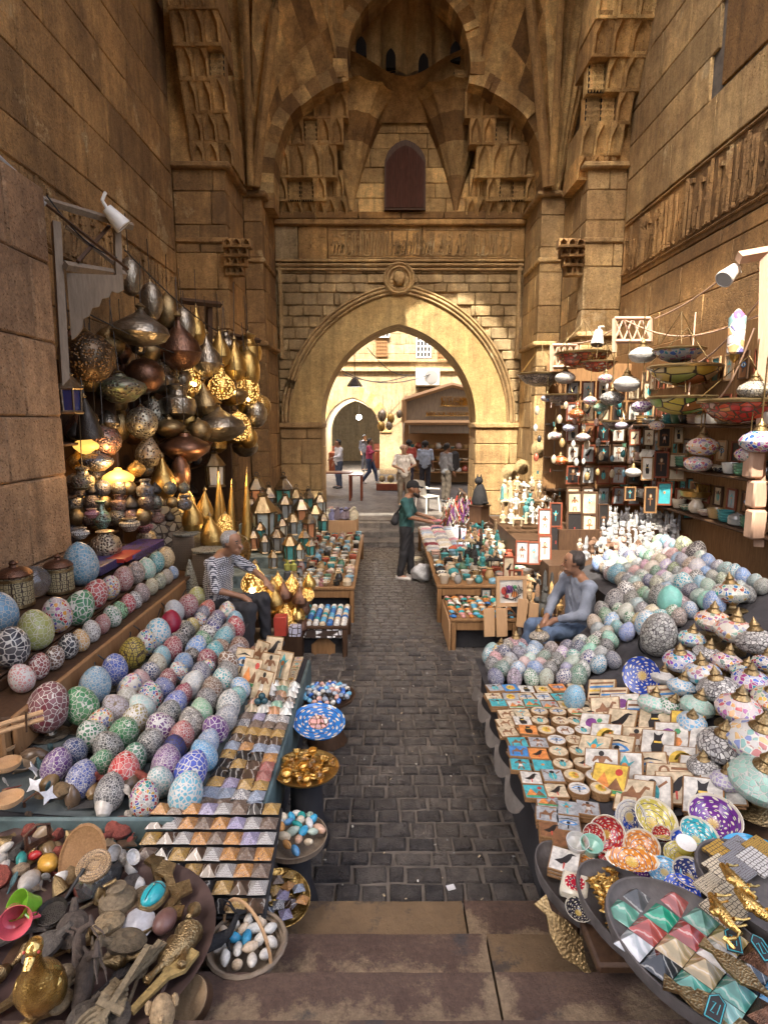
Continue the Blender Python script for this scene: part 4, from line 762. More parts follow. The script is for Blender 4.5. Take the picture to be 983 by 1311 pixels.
BOT = MB().lathe([(.3, 0), (.34, .04), (.36, .3), (.2, .5), (.1, .6), (.1, .85), (.16, .9), (.12, .95)], 14).mesh('bottle', MATS['glass_amber']); RINGM = MB().lathe([(.3, 0), (.46, .02), (.5, .1), (.46, .18), (.3, .2), (.26, .1), (.3, 0)], 18).mesh('ring', MATS['gold']); CUPM = MB().lathe([(.25, 0), (.3, .03), (.1, .1), (.1, .3), (.4, .6), (.42, .9), (.38, .9), (.34, .6), (.05, .4)], 16).mesh('cup', MATS['gold'])
for q in range(24):
    rr_ = d * .42 * math.sqrt((q + .5) / 24); an = q * 2.4; kind, me, mk = [('amber glass bottle', BOT, 'bottle'), ('gilt bangle ring', RINGM, 'ring'), ('gilt goblet', CUPM, 'cup')][q % 3]
    o = O(mk, me, p + Vector((rr_ * math.cos(an), rr_ * math.sin(an), .01)), (rnd.uniform(-.4, .4), rnd.uniform(-.4, .4), an), d * rnd.uniform(.13, .19)); tag(o, f'{kind} on the brass tray, {ordw(q + 1)} from the centre outward', mk, 'trinkets on the brass tray')
p, d = tray('woven_bowl', 376, 1076, 84, .40, 'wood_grey', 'wide woven bowl of alabaster and turquoise eggs and birds', 'bowl', .10, support='cloth_black')
BIRD = MB().lathe([(0, -.6), (.22, -.5), (.34, -.2), (.36, .1), (.26, .38), (.1, .58), (0, .62)], 14).mesh('alabaster_egg', MATS['alab'])
AC = [('teal', (.02, .36, .33)), ('white', (.72, .7, .64)), ('cream', (.66, .56, .40)), ('turquoise', (.05, .36, .58)), ('cream', (.68, .6, .46)), ('blue', (.10, .28, .5)), ('peach', (.62, .40, .28)), ('white', (.75, .73, .68)), ('turquoise', (.06, .38, .6)), ('amber', (.6, .3, .1)), ('pale green', (.45, .55, .45))]
for q in range(26):
    rr_ = d * .43 * math.sqrt((q + .5) / 26); an = q * 2.4; c = AC[(q * 5) % 11]; o = O('alabaster_egg', BIRD, p + Vector((rr_ * math.cos(an), rr_ * math.sin(an), .05 + .05 * (1 - q / 26))), (R(90) + rnd.uniform(-.5, .5), rnd.uniform(-.5, .5), rnd.random() * 6), d * rnd.uniform(.14, .19), col=c[1])
    tag(o, f'{c[0]} polished alabaster piece in the woven bowl, {ordw(q + 1)} from the middle', 'alabaster egg', 'alabaster in the woven bowl')
    if q % 3 == 0: O('hanger', MB().tube([(.0, .3 * math.cos(t), .3 * math.sin(t)) for t in [PI * k / 6 for k in range(7)]], .02, 5).mesh('hanger', MATS['iron']), (0, .1, .3), par=o)
pb = gz(338, 1066, .55); tag(O('brass_pot', MB().lathe([(.3, 0), (.4, .1), (.46, .35), (.36, .62), (.26, .72), (.34, .84), (.28, .86), (.22, .72)], 20).mesh('brass_pot', MATS['brass_old']), (pb.x, pb.y, .46), s=.15), 'old brass pot between the black board and the woven bowl', 'pot')
p, d = tray('brass_tray', 358, 1150, 76, .30, 'brass', 'brass tray of small pyramids beside the lowest steps', 'tray', .05, rot=(R(14), R(10), 0), support='wood_dark')
for q in range(14):
    rr_ = d * .42 * math.sqrt((q + .3) / 14); an = q * 2.4; n_, mk, c = PCOL[(q * 3 + 2) % 10]; pyramid(p + Vector((rr_ * math.cos(an), rr_ * math.sin(an), .02 + .06 * math.sin(an) * rr_ / d)), d * .2, mk, c, f'{n_} pyramid on the low brass tray, {ordw(q + 1)} from its centre', 'pyramids on the low brass tray', an, .15)
# basket of stone eggs
p = gz(316, 1205, .45); bk_ = E('wicker_basket', (p.x, p.y, .31)); tag(bk_, 'small wicker basket with handle full of pale stone eggs on the step', 'basket')
mb = MB()
for k in range(7):
    r_ = .10 + .012 * k; mb.tube([(r_ * math.cos(t), r_ * math.sin(t), .015 + .02 * k) for t in [2 * PI * q / 20 for q in range(21)]], .011, 5)
mb.lathe([(0, .004), (.1, .004), (.1, .012), (0, .012)], 16); O('basket_body', mb.mesh('basket_body', MATS['wood_grey'], 70), par=bk_); O('handle', MB().tube([(.0, -.17 * math.cos(t), .13 + .2 * math.sin(t)) for t in [PI * q / 12 for q in range(13)]], .008, 5).mesh('handle', MATS['wood_tan']), rot=(0, 0, R(50)), par=bk_)
k = 0
for ri, n_ in enumerate((1, 6, 11)):
    for q in range(n_):
        k += 1; r_ = .056 * ri; an = 2 * PI * q / n_; c = [('turquoise', (.05, .33, .55)), ('white', (.72, .7, .63)), ('cream', (.62, .5, .36)), ('pale', (.66, .62, .54))][0 if k in (1, 5) else 1 + k % 3]
        o = O('stone_egg', BIRD, (p.x + r_ * math.cos(an), p.y + r_ * math.sin(an), .47 - .012 * ri + .012 * (q % 2)), (rnd.random() * 3, rnd.random() * 3, 0), .062, col=c[1]); tag(o, f'{c[0]} stone egg in the wicker basket, {ordw(k)} from the middle outward', 'stone egg', 'stone eggs in the basket')
plain('tray_brown', (.13, .085, .075), .45, .5, nz=5, amt=.5, bs=18)
# ---------------------------------------------------------------- copper tray of old things, bottom left
p, d = tray('copper_tray', 135, 1215, 265, .58, 'tray_brown', 'huge dark copper tray of wooden and metal curios in the corner', 'tray', .035, sy=1.05, support='wood_dark'); TZ = .60
def on(u, v, z=.62): return gz(u, v, z)
def thing(name, parts, p, rot, s, label, cat, col=None):
    if len(parts) == 1: return tag(O(name, parts[0][1], p, rot, s, col=col), label, cat)
    e = E(name, p, rot, s); tag(e, label, cat)
    for nm, me in parts: O(nm, me, par=e, col=col)
    return e
sc_ = [('scarab_shell', MB().ball((0, 0, .22), (.34, .5, .26), 18).mesh('scarab_shell', MATS['glaze'])), ('seam', MB().tube([(0, -.45, .38), (0, -.2, .485), (0, .2, .485)], .012, 5).tube([(-.32, .2, .3), (-.15, .22, .45), (.15, .22, .45), (.32, .2, .3)], .012, 5).mesh('seam', MATS['ink'])), ('stand', MB().lathe([(.42, 0), (.46, .05), (.44, .16), (.38, .18)], 20, 0, TM(s=(.95, 1.3, 1))).mesh('stand', MATS['brass_old']))]
q = on(197, 1152, .66); thing('scarab_figure', sc_, q, (0, 0, R(-12)), .135, 'turquoise scarab on an oval stand in the copper tray', 'scarab', (.03, .36, .40))
thing('stone', [('stone', MB().ball((0, 0, .3), (.34, .45, .3), 18).mesh('stone', MATS['satin']))], on(212, 1190), (0, 0, R(-10)), .135, 'smooth reddish brown oval stone in the copper tray', 'stone', (.16, .08, .065))
lb = [('pot_body', MB().lathe([(.4, 0), (.48, .1), (.46, .3), (.38, .36)], 22).mesh('pot_body', MATS['clay'])), ('lid', MB().lathe([(.40, .36), (.34, .44), (.18, .5), (.16, .6), (.24, .64), (.1, .7), (0, .7)], 20).mesh('lid', MATS['clay'])), ('handle', MB().tube([(-.3, 0, .4), (-.3, 0, .75), (.0, 0, .85)], .05, 6).mesh('handle', MATS['brass_old']))]
thing('lidded_pot', lb, on(152, 1162), (0, 0, .4), .165, 'round lidded clay pot with handle in the copper tray', 'pot', (.20, .15, .09))
thing('carved_dish', [('carved_dish', MB().lathe([(.3, 0), (.48, .06), (.5, .2), (.46, .24), (.40, .2), (.36, .24), (.30, .18), (.22, .24), (.16, .14), (0, .12)], 26).mesh('carved_dish', MATS['inlay_fine']))], on(122, 1112, .74), (R(20), 0, 0), .15, 'round tan carved dish on top of a glass jar', 'dish', (.5, .34, .18))
thing('glass_jar', [('glass_jar', MB().lathe([(.3, 0), (.46, .12), (.5, .35), (.42, .6), (.3, .72)], 22).mesh('glass_jar', MATS['glass']))], on(122, 1140), (0, 0, 0), .16, 'clear round glass jar under the tan carved dish', 'jar')
thing('frying_pan', [('pan', MB().lathe([(0, 0), (.4, .0), (.5, .16), (.48, .17), (.4, .04), (0, .04)], 22).mesh('pan', MATS['iron'])), ('handle', MB().tube([(.25, .45, .14), (.55, 1.0, .5), (.65, 1.2, .62)], [.05, .07, .07], 8).mesh('handle', MATS['rubber']))], on(68, 1170, .66), (R(15), 0, 0), .125, 'small black pan with thick black handle in the copper tray', 'pan')
cupm = lambda: MB().lathe([(.26, 0), (.3, .02), (.34, .3), (.46, .75), (.44, .75), (.3, .3), (0, .1)], 22).mesh('cup_body', MATS['glaze'])
hnd = lambda: MB().tube([(.36, 0, .2), (.62, 0, .25), (.66, 0, .5), (.42, 0, .6)], .05, 6).mesh('handle', MATS['glaze'])
thing('cup', [('cup_body', cupm()), ('handle', hnd())], on(18, 1170, .68), (R(70), R(15), R(30)), .14, 'pink glazed cup lying on its side by the left edge', 'cup', (.65, .12, .15)); thing('cup', [('cup_body', cupm()), ('handle', hnd())], on(46, 1160, .66), (R(48), R(10), R(-40)), .13, 'lime green cup tipped behind the pink cup', 'cup', (.20, .45, .04))
thing('shield_disc', [('disc', MB().lathe([(0, 0), (.5, 0), (.52, .03), (.48, .05), (.44, .025), (0, .03)], 28, 0, TM(s=(.75, 1, 1))).mesh('disc', MATS['wood']))], on(107, 1100, .70), (R(62), 0, R(-5)), .30, 'upright oval brown wooden disc behind the copper tray', 'disc')
for i, (u, v) in enumerate([(150, 1092), (166, 1100), (163, 1118), (80, 1130), (185, 1135)]): thing('shell_cup', [('shell_cup', MB().lathe([(.2, 0), (.42, .2), (.5, .42), (.46, .42), (.36, .2), (0, .08)], 16).mesh('shell_cup', MATS['alab']))], on(u, v, .64), (R(50), R(20 * i), i), .075, f'small white shell cup, {ordw(i + 1)} of five behind the copper tray', 'shell cup', (.6, .58, .54))
# brass goose
gm = MB(); gm.lathe([(0, -.5), (.2, -.46), (.36, -.25), (.4, 0), (.34, .22), (.22, .4), (.13, .55), (.105, .75), (.1, .95), (.12, 1.02)], 20); gz0 = gm.mesh('goose_body', MATS['gold'])
gh = MB().ball((0, .02, 1.12), (.14, .17, .14), 14).lathe([(0, 0), (.05, .02), (.07, .2)], 10, 0, TM((0, -.34, 1.08), (R(-80), 0, 0), (1.2, .7, 1))).mesh('head', MATS['gold'])
thing('goose_figure', [('body', gz0), ('head', gh), ('eye', MB().ball((.11, -.08, 1.16), .025, 8).ball((-.11, -.08, 1.16), .025, 8).mesh('eye', MATS['pc_red'])), ('wing', MB().ball((.3, 0, -.1), (.12, .22, .36), 12).ball((-.3, 0, -.1), (.12, .22, .36), 12).mesh('wing', MATS['gold']))], on(52, 1262, .74), (R(18), R(6), R(10)), .21, 'gilded brass goose with long neck in the bottom left corner', 'figurine')
def gazelle(): 
    mb = MB(); mb.tube([(0, -.5, .3), (0, -.2, .34), (0, .2, .33), (0, .4, .4)], [.06, .13, .12, .07], 10); mb.tube([(0, .38, .38), (0, .5, .6), (0, .56, .72)], [.07, .05, .05], 8); mb.tube([(0, .52, .74), (0, .70, .68)], [.06, .025], 8)
    for x in (-.06, .06):
        mb.tube([(x, .34, .3), (x, .36, .0)], [.04, .02], 6); mb.tube([(x, -.4, .3), (x, -.46, .15), (x, -.42, .0)], [.05, .03, .02], 6); mb.tube([(x * .5, .5, .76), (x, .42, .95), (x, .32, 1.05)], [.02, .018, .005], 5)
    return mb.mesh('animal_figure', MATS['clay'])
GAZ = gazelle()
for i, (u, v, s_, rz, c) in enumerate([(98, 1250, .26, 40, (.075, .055, .042)), (88, 1215, .2, 60, (.09, .065, .05)), (118, 1225, .2, 25, (.12, .09, .055))]): thing('animal_figure', [('animal_figure', GAZ)], on(u, v, .66), (R(75), R(15), R(rz)), s_, ['long dark wooden gazelle lying in the copper tray', 'short dark wooden gazelle beside the pan', 'tan wooden gazelle right of the dark gazelle'][i], 'figurine', c)
def oillamp(): return MB().lathe([(.2, 0), (.42, .1), (.46, .25), (.34, .4), (.16, .44), (.12, .4), (.0, .38)], 18, 0, TM(s=(1, 1.25, 1))).tube([(0, .45, .28), (0, .75, .34), (0, .85, .4)], [.14, .1, .08], 8).mesh('oil_lamp', MATS['clay'])
OIL = oillamp()
for i, (u, v, rz, c, lb_) in enumerate([(94, 1195, 20, (.085, .065, .05), 'dark clay oil lamp with open mouth below the black pan'), (160, 1215, 120, (.16, .12, .07), 'tan clay oil lamp beside the wooden keys'), (60, 1220, -60, (.10, .085, .07), 'grey oil lamp behind the brass goose'), (140, 1192, 200, (.30, .22, .12), 'pale clay oil lamp in the middle of the copper tray')]): thing('oil_lamp', [('oil_lamp', OIL)], on(u, v, .63), (R(18), 0, R(rz)), .14, lb_, 'oil lamp', c)
thing('shell', [('shell', MB().lathe([(0, 0), (.42, .02), (.5, .1), (.3, .24), (0, .28)], 18, flute=.12, fn=18).mesh('shell', MATS['alab']))], on(178, 1185, .63), (R(20), 0, 0), .14, 'pale silver shell beside the reddish oval stone', 'shell', (.42, .42, .44))
key = MB().box((0, .1, 0), (.09, 1.2, .05)).box((0, -.2, 0), (.42, .10, .05)).tube([(.16 * math.cos(t), -.62 + .24 * math.sin(t), 0) for t in [2 * PI * k / 14 for k in range(15)]], .04, 6).mesh('wooden_ankh', MATS['clay'])
for i in range(6): q = on(168 - 3 * i, 1250 + 4 * i, .64 + .012 * i); thing('wooden_ankh', [('wooden_ankh', key)], q, (R(6 * (i % 3)), R(5 * i - 12), R(-38 + 5 * i)), .24, f'grey wooden ankh tied in a bundle, {ordw(i + 1)} from the back', 'ankh', (.23, .175, .10))
for i, (u, v, rz) in enumerate([(205, 1260, -28), (30, 1195, -50), (185, 1170, 60)]): thing('wooden_spatula', [('wooden_spatula', MB().prism([(-.05, -.5), (.05, -.5), (.07, .1), (.2, .3), (.16, .62), (-.16, .62), (-.2, .3), (-.07, .1)], 0, .06).mesh('wooden_spatula', MATS['clay']))], on(u, v, .63), (0, 0, R(rz)), .26, ['long pale wooden paddle along the copper tray rim', 'dark wooden paddle behind the pink cup', 'brown wooden paddle beside the turquoise scarab'][i], 'paddle', [(.36, .25, .09), (.10, .085, .075), (.17, .12, .07)][i])
for i, (u, v, rz) in enumerate([(242, 1195, 10), (228, 1215, -20)]): thing('hand_bell', [('hand_bell', MB().lathe([(.3, 0), (.26, .1), (.16, .4), (.08, .5), (.06, .7), (.09, .9), (.0, .95)], 14).mesh('hand_bell', MATS['brass_old']))], on(u, v, .63), (R(80), 0, R(rz)), .2, ['old brass bell lying near the copper tray rim', 'old brass bell below the reddish oval stone'][i], 'bell')
dt = E('hand_drum', (gz(255, 1272, .5).x, gz(255, 1272, .5).y, .46), (R(30), R(-25), 0)); tag(dt, 'small round drum with pale skin propped below the copper tray', 'drum')
O('drum_skin', MB().lathe([(0, .075), (.075, .075), (.078, .07)], 22).mesh('drum_skin', MATS['clay']), par=dt, col=(.32, .22, .12)); O('drum_body', MB().lathe([(.06, 0), (.08, .03), (.08, .07)], 22).mesh('drum_body', MATS['wood_dark']), par=dt)
thing('wooden_figure', [('wooden_figure', MB().ball((0, 0, 0), (.3, .34, .42), 16).ball((0, -.3, .0), (.08, .12, .1), 8).ball((-.3, 0, .2), (.1, .1, .16), 8).ball((.3, 0, .2), (.1, .1, .16), 8).mesh('wooden_figure', MATS['clay']))], on(208, 1298, .62), (R(-30), 0, R(20)), .15, 'pale carved wooden head at the bottom edge of the picture', 'figurine', (.4, .28, .15))
thing('black_dog_figure', [('animal_figure', GAZ)], on(268, 1230, .45), (0, 0, R(-60)), .24, 'black animal figure standing behind the small drum', 'figurine', (.02, .02, .022))
CUR = {'dark wooden bird': GAZ, 'clay oil lamp': OIL}
rr_ = random.Random(5); WRENCH = MB().prism([(-.06, -.6), (.06, -.6), (.09, .2), (.22, .4), (.0, .62), (-.22, .4), (-.09, .2)], 0, .07).mesh('letter_opener', MATS['brass_old']); BUD = MB().lathe([(0, 0), (.16, .1), (.24, .35), (.14, .6), (.06, .8), (.1, .95), (0, 1)], 12).mesh('finial', MATS['brass_old']); SPN = MB().tube([(0, -.5, 0), (0, .2, .02)], .035, 6).ball((0, .38, .02), (.13, .22, .05), 12).mesh('spoon', MATS['clay'])
for i in range(34):
    an = i * 2.4; r_ = .40 * math.sqrt((i + .5) / 34); kk = i % 4; q = Vector((p.x + r_ * math.cos(an), p.y + r_ * math.sin(an), .605 + .02 * rr_.random())); cc = rr_.choice([(.10, .08, .06), (.20, .15, .09), (.07, .06, .055), (.27, .2, .11), (.14, .085, .06)])
    nm, me, ct, s_ = [('letter_opener', WRENCH, 'letter opener', .22), ('finial', BUD, 'finial', .13), ('spoon', SPN, 'spoon', .22), ('oil_lamp', OIL, 'oil lamp', .09)][kk]
    o = O(nm, me, q, (R(rr_.uniform(60, 95)) if kk == 1 else R(rr_.uniform(-12, 12)), R(rr_.uniform(-10, 10)), R(rr_.uniform(-60, 60))), s_, col=cc); tag(o, f'weathered {ct} lying under the curios, {ordw(i + 1)} from the copper tray centre', ct, 'small curios in the copper tray')
# clutter left of the tray
p2, d2 = tray('metal_tray', 15, 1125, 190, .62, 'tray_brown', 'dark metal tray of trinkets cut off by the left edge', 'tray', .04, support='wood_dark')
extra = [('copper_stand', 48, 1040, 'small copper stand shaped like a bridge on the left tray'), ('copper_stand', 50, 1082, 'second small copper stand nearer the pink cup')]
for i, (nm, u, v, lb_) in enumerate(extra): thing(nm, [(nm, MB().box((0, 0, .1), (.8, .2, .08)).box((-.35, 0, .3), (.08, .2, .5)).box((.35, 0, .3), (.08, .2, .5)).tube([(-.4, 0, .55), (0, 0, .75), (.4, 0, .55)], .04, 6).tube([(-.5, 0, .02), (0, .1, .0), (.5, 0, .02)], .05, 6).mesh(nm, MATS['copper']))], on(u, v, .66), (0, 0, R(30 + 20 * i)), .15, lb_, 'stand')
for i, (u, v, me, c, lb_, s_) in enumerate([(38, 1128, BIRD, (.42, .38, .33), 'speckled pale shell left of the green cup', .12), (62, 1105, BIRD, (.55, .30, .05), 'amber coloured horn beside the speckled shell', .12), (45, 1095, BIRD, (.4, .03, .03), 'small red glass egg on the left tray', .06), (8, 1085, BIRD, (.55, .5, .42), 'small cream stone at the left edge of the tray', .06), (5, 1110, BIRD, (.5, .45, .4), 'pale stone at the left edge above the speckled shell', .06), (28, 1100, BIRD, (.03, .2, .18), 'dark green stone beside the red glass egg', .07)]):
    thing('curio', [('curio', me)], on(u, v, .67), (R(70), R(20), R(40 * i)), s_, lb_, 'curio', c)
def starm(): return MB().prism([(math.cos(t) * (.5 if k % 2 else .22), math.sin(t) * (.5 if k % 2 else .22)) for k, t in [(k, PI * k / 4) for k in range(8)]], 0, .06).mesh('star_ornament', MATS['alab'])
STAR = starm()
for i, (u, v) in enumerate([(45, 1005), (62, 1018), (43, 985)]): thing('star_ornament', [('star_ornament', STAR)], gs(u, v, lambda x, y: .80), (R(60), 0, i), .1, ['white star ornament left of the white crackle egg', 'smaller white star ornament above the copper stand', 'white star ornament hanging under the plank end'][i], 'ornament', (.6, .6, .6))
thing('bamboo_rack', [('bamboo_pole', MB().tube([(-.5, 0, 0), (.5, .1, .06)], .05, 8).mesh('bamboo_pole', MATS['wood_tan'])), ('bamboo_pole', MB().tube([(-.5, 0, .14), (.5, .1, .2)], .05, 8).mesh('bamboo_pole', MATS['wood_tan'])), ('cross_tie', MB().tube([(.2, .02, -.1), (.22, .03, .3)], .02, 6).mesh('cross_tie', MATS['wood_dark']))], gx(18, 935, -2.1), (0, 0, R(30)), .3, 'pair of bamboo poles below the pink egg at left', 'bamboo poles')
for i, (u, v, w) in enumerate([(10, 985, 34), (12, 1030, 36), (8, 960, 28)]): p, d = put(u, v, w, lambda x, y: .74, .3); tag(O('wicker_bowl', MB().lathe([(.3, 0), (.46, .12), (.5, .3), (.46, .3), (.4, .1), (0, .06)], 20, flute=.04, fn=40).mesh('wicker_bowl', MATS['wood_tan']), p, s=d), ['small brown wicker bowl second below the bamboo poles', 'brown wicker bowl at the left edge above the tray', 'small wicker bowl just under the bamboo poles'][i], 'bowl')
tag(O('dark_cloth', MB().grid(lambda u, v: (-3.2 + 1.75 * u, 2.86 + .6 * v, .70 + .03 * noise.noise(Vector((u * 9, v * 6, 2)))), 20, 14).mesh('dark_cloth', MATS['cloth'], 80), col=(.04, .038, .036)), 'rumpled dark cloth under the curios at the near left', 'cloth')
tag(O('side_table', MB().box((-2.4, 2.55, .30), (1.8, 1.5, .58)).mesh('side_table', MATS['wood_dark'])), 'dark low table under the curios at the near left', 'table')
rr_ = random.Random(17); CUS = [('small brass bell', lambda: MB().lathe([(.3, 0), (.26, .1), (.16, .4), (.08, .5), (0, .6)], 10).mesh('bell', MATS['brass_old'])), ('beaded shell', lambda: BIRD), ('carved bead', lambda: MB().lathe([(.1, 0), (.4, .2), (.4, .4), (.1, .6)], 8).mesh('bead', MATS['clay'])), ('little oil lamp', lambda: OIL), ('white star', lambda: STAR), ('folded leather purse', lambda: MB().cbox((0, 0, .15), (.9, .6, .3), .1).mesh('purse', MATS['clay'])), ('wooden spoon', lambda: SPN)]
CUS = [(n_, f()) for n_, f in CUS]
for i in range(110):
    u, v = 6 + (i % 11) * 18 + rr_.uniform(-6, 6), 965 + (i // 11) * 20 + rr_.uniform(-6, 6)
    if u > 80 and v < 1000: continue
    p = gz(u, v, .735); p = p if p.y > 2.86 else gz(u, v, .62); n_, me = rr_.choice(CUS)
    if p.x > -1.25: continue
    tag(O('curio', me, p, (R(rr_.uniform(0, 80)), R(rr_.uniform(-20, 20)), rr_.random() * 6), rr_.uniform(.09, .15), col=rr_.choice([(.05, .045, .04), (.12, .08, .05), (.3, .22, .14), (.5, .46, .4), (.25, .06, .04), (.06, .12, .13), (.2, .13, .06)])), f'{n_} on the dark cloth, {ordw(i % 11 + 1)} from the left edge, {ordw(i // 11 + 1)} line down', 'curio', 'curios on the dark cloth')
# ================================================================ RIGHT STALL
def fR(x, y): return .60 + .36 * max(0, x - 1.62) if y > 2.9 else .6
rs = E('display_stall', (2, 5, 0)); tag(rs, 'long sloping stall of tiles and mosaic lamps along the right wall', 'stall')
mb = MB(); mb.grid(lambda u, v: (.84 + 2.7 * u, 2.95 + 2.2 * v, fR(.84 + 2.7 * u, 4) - .008 + .008 * noise.noise(Vector((u * 9, v * 20, 6)))), 24, 20); mb.grid(lambda u, v: (2.42 + 1.1 * u, 5.1 + 2.2 * v, fR(2.42 + 1.1 * u, 4) - .008), 12, 12); mb.grid(lambda u, v: (1.75 + .7 * u, 5.1 + (.25 + .65 * u) * v, fR(1.75 + .7 * u, 4) - .008), 8, 8); OW('cover_cloth', mb.mesh('cover_cloth', MATS['cloth'], 80), (0, 0, 0), rs, col=(.045, .042, .045))
OW('stall_body', MB().prism([(.9, 0), (.9, .57), (1.62, .57), (3.5, 1.22), (3.5, 0)], -5.13, -3.0, 0, TM((0, 0, 0), (R(90), 0, 0))).prism([(2.45, 0), (2.45, .87), (3.5, 1.22), (3.5, 0)], -7.28, -5.14, 0, TM((0, 0, 0), (R(90), 0, 0))).mesh('stall_body', MATS['cloth_black']), (0, 0, 0), rs)
mb = MB()   # scalloped pale cloth edge of the table
mb.grid(lambda u, v: (.80 - .04 * abs(math.sin(u * 14)) - .03 * v, 3.05 + 1.55 * u, .585 - .11 * v * abs(math.sin(u * 14 + .4))), 60, 3); OW('table_edge', mb.mesh('table_edge', MATS['cloth'], 80), (0, 0, 0), rs, col=(.16, .14, .12))
for y in (3.2, 4.4): bx('table_leg', (1.0, y, .28), (.06, .06, .56), 'wood_dark', rs)
# coasters in stacks: top face printed
BGS = ['pc_cream', 'pc_cream', 'pc_white', 'pc_cream', 'pc_orange', 'pc_teal', 'pc_blue', 'pc_grey']; BN = {'pc_cream': 'cream', 'pc_white': 'white', 'pc_orange': 'orange', 'pc_teal': 'teal', 'pc_blue': 'blue', 'pc_grey': 'grey'}
cnt = 0
for j in range(11):
    for i in range(8):
        y = 3.12 + j * .132; x = .875 + i * .128 + .02 * math.sin(j * 2); 
        if j > 8 and i > 5: continue
        if j < 5 and i > 6: continue
        rd = (2 <= i <= 4) and j < 8; k = rnd.choice(KINDS[:10]); bgk = rnd.choice(BGS[:4] if rd else BGS); sh_ = 'round' if rd else 'square'; n_ = 3 if rd or rnd.random() < .4 else 2; th = .016; dx, dy = rnd.uniform(-.008, .008), rnd.uniform(-.008, .008)
        for l in range(n_):
            top = l == n_ - 1; me = getcard(k, bgk, sh_, .12); o = O('coaster', me, (x + dx + rnd.uniform(-.003, .003), y + dy, fR(x, y) + l * th), (0, 0, rnd.uniform(-.16, .16)), (.127, .127, th / .13))
            tag(o, f'{BN[bgk]} {sh_} coaster with {k}, {("top", "second", "third")[n_ - 1 - l]} of stack, {ordw(j + 1)} row from steps, {ordw(i + 1)} column', 'coaster', 'coasters on the right stall')
# tilted larger tiles behind them
tl = [(785, 895, 'stripes'), (800, 905, 'flowers'), (820, 915, 'stripes'), (838, 925, 'a sitting cat'), (770, 885, 'stripes'), (842, 955, 'a sitting cat'), (870, 975, 'a crescent'), (815, 950, 'a walking figure'), (880, 930, 'pyramids'), (905, 950, 'flowers'), (860, 920, 'a bird'), (832, 985, 'an eye'), (865, 1010, 'a bird'), (893, 990, 'a walking figure'), (800, 985, 'a lotus'), (915, 975, 'stripes'), (790, 960, 'an eye'), (900, 1020, 'a sitting cat'), (835, 1015, 'a scarab'), (795, 925, 'a bird'), (775, 910, 'a camel'), (760, 930, 'flowers'), (775, 945, 'a crescent'), (850, 895, 'stripes'), (760, 960, 'a lotus'), (780, 1000, 'pyramids'), (860, 945, 'flowers'), (812, 1020, 'a camel'), (880, 1000, 'stripes'), (770, 980, 'a walking figure'), (925, 1010, 'a lotus'), (850, 1000, 'an ankh')]
for i, (u, v, k) in enumerate(tl):
    p = gs(u, v, lambda x, y: fR(x, y) + .06); o = O('ceramic_tile', getcard(k, ['pc_cream', 'pc_white', 'pc_white', 'pc_cream'][i % 4] if k != 'pyramids' else 'pc_yel', 'square', .07), p, (R(26 + 6 * (i % 3)), R(-14), R(-32 + rnd.uniform(-9, 9))), .21); tag(o, f'large tilted tile with {k}, {ordw(i + 1)} of the tiles leaning below the mosaic lamps', 'tile', 'large tilted tiles')
    bx2 = O('ceramic_tile', getcard(k, 'pc_cream', 'square', .07), p + Vector((.01, .012, -.022)), (R(26 + 6 * (i % 3)), R(-14), R(-32)), .21); tag(bx2, f'plain tile behind the {ordw(i + 1)} of the tiles leaning below the mosaic lamps', 'tile', 'large tilted tiles')
# eggs on the right stall
RC = ['white', 'white', 'white', 'white', 'mint', 'mint', 'sky blue', 'sky blue', 'cream', 'lilac', 'grey', 'navy', 'black', 'teal', 'green', 'pink', 'black']
def rmat(c): return 'egg_white_line' if rnd.random() < .15 else rnd.choice(['egg_fine', 'egg_speckle', 'egg_fine']) if c not in ('white', 'cream') else rnd.choice(['mosaic_dark_line', 'egg_tan'])
plain('hole2', (.01, .01, .01), .9)
for j in range(6):
    for i in range(8):
        x = .93 + i * .135 + .06 * (j % 2) + rnd.uniform(-.015, .015); y = 4.56 + j * .112; c = rnd.choice(RC); d = rnd.uniform(.125, .16)
        if j == 0 and i > 5: continue
        egg((x, y, fR(x, y) + d * .56), d, rmat(c), c, f'{c} mosaic egg behind the coasters, {ordw(i + 1)} from the aisle, {ordw(j + 1)} row back', 'mosaic eggs behind the coasters', .4)
k = 0
for j in range(10):
    for i in range(15):
        x = 2.02 + j * .15 + rnd.uniform(-.02, .02); y = 5.0 + i * .142 + rnd.uniform(-.02, .02) + .07 * (j % 2)
        if y > 5.95 - 1.0 * max(0, 2.45 - x) and x < 2.5 or y > 7.2: continue
        c = rnd.choice(RC); d = rnd.uniform(.13, .165) * (1.3 if rnd.random() < .12 else 1); egg((x, y, fR(x, y) + d * .56), d, rmat(c), c, f'{c} mosaic egg on the right slope, {ordw(i + 1)} back in {ordw(j + 1)} rank up', 'mosaic eggs on the right slope', .45)
hz_ = gs(858, 770, lambda x, y: fR(x, y) + .12); egg(hz_, .24, 'satin', 'mint', 'large plain mint green egg in the sunlit heap', None, .2); p, d = put(843, 812, 46, fR, .6); egg(p, d, 'mosaic_dark_line', 'white', 'white egg with black flecks beside the dark hoop', None, .2); p, d = put(735, 893, 28, fR, .6); egg(p, d, 'egg_fine', 'sky blue', 'bright blue mosaic egg behind the coasters', None, .2)
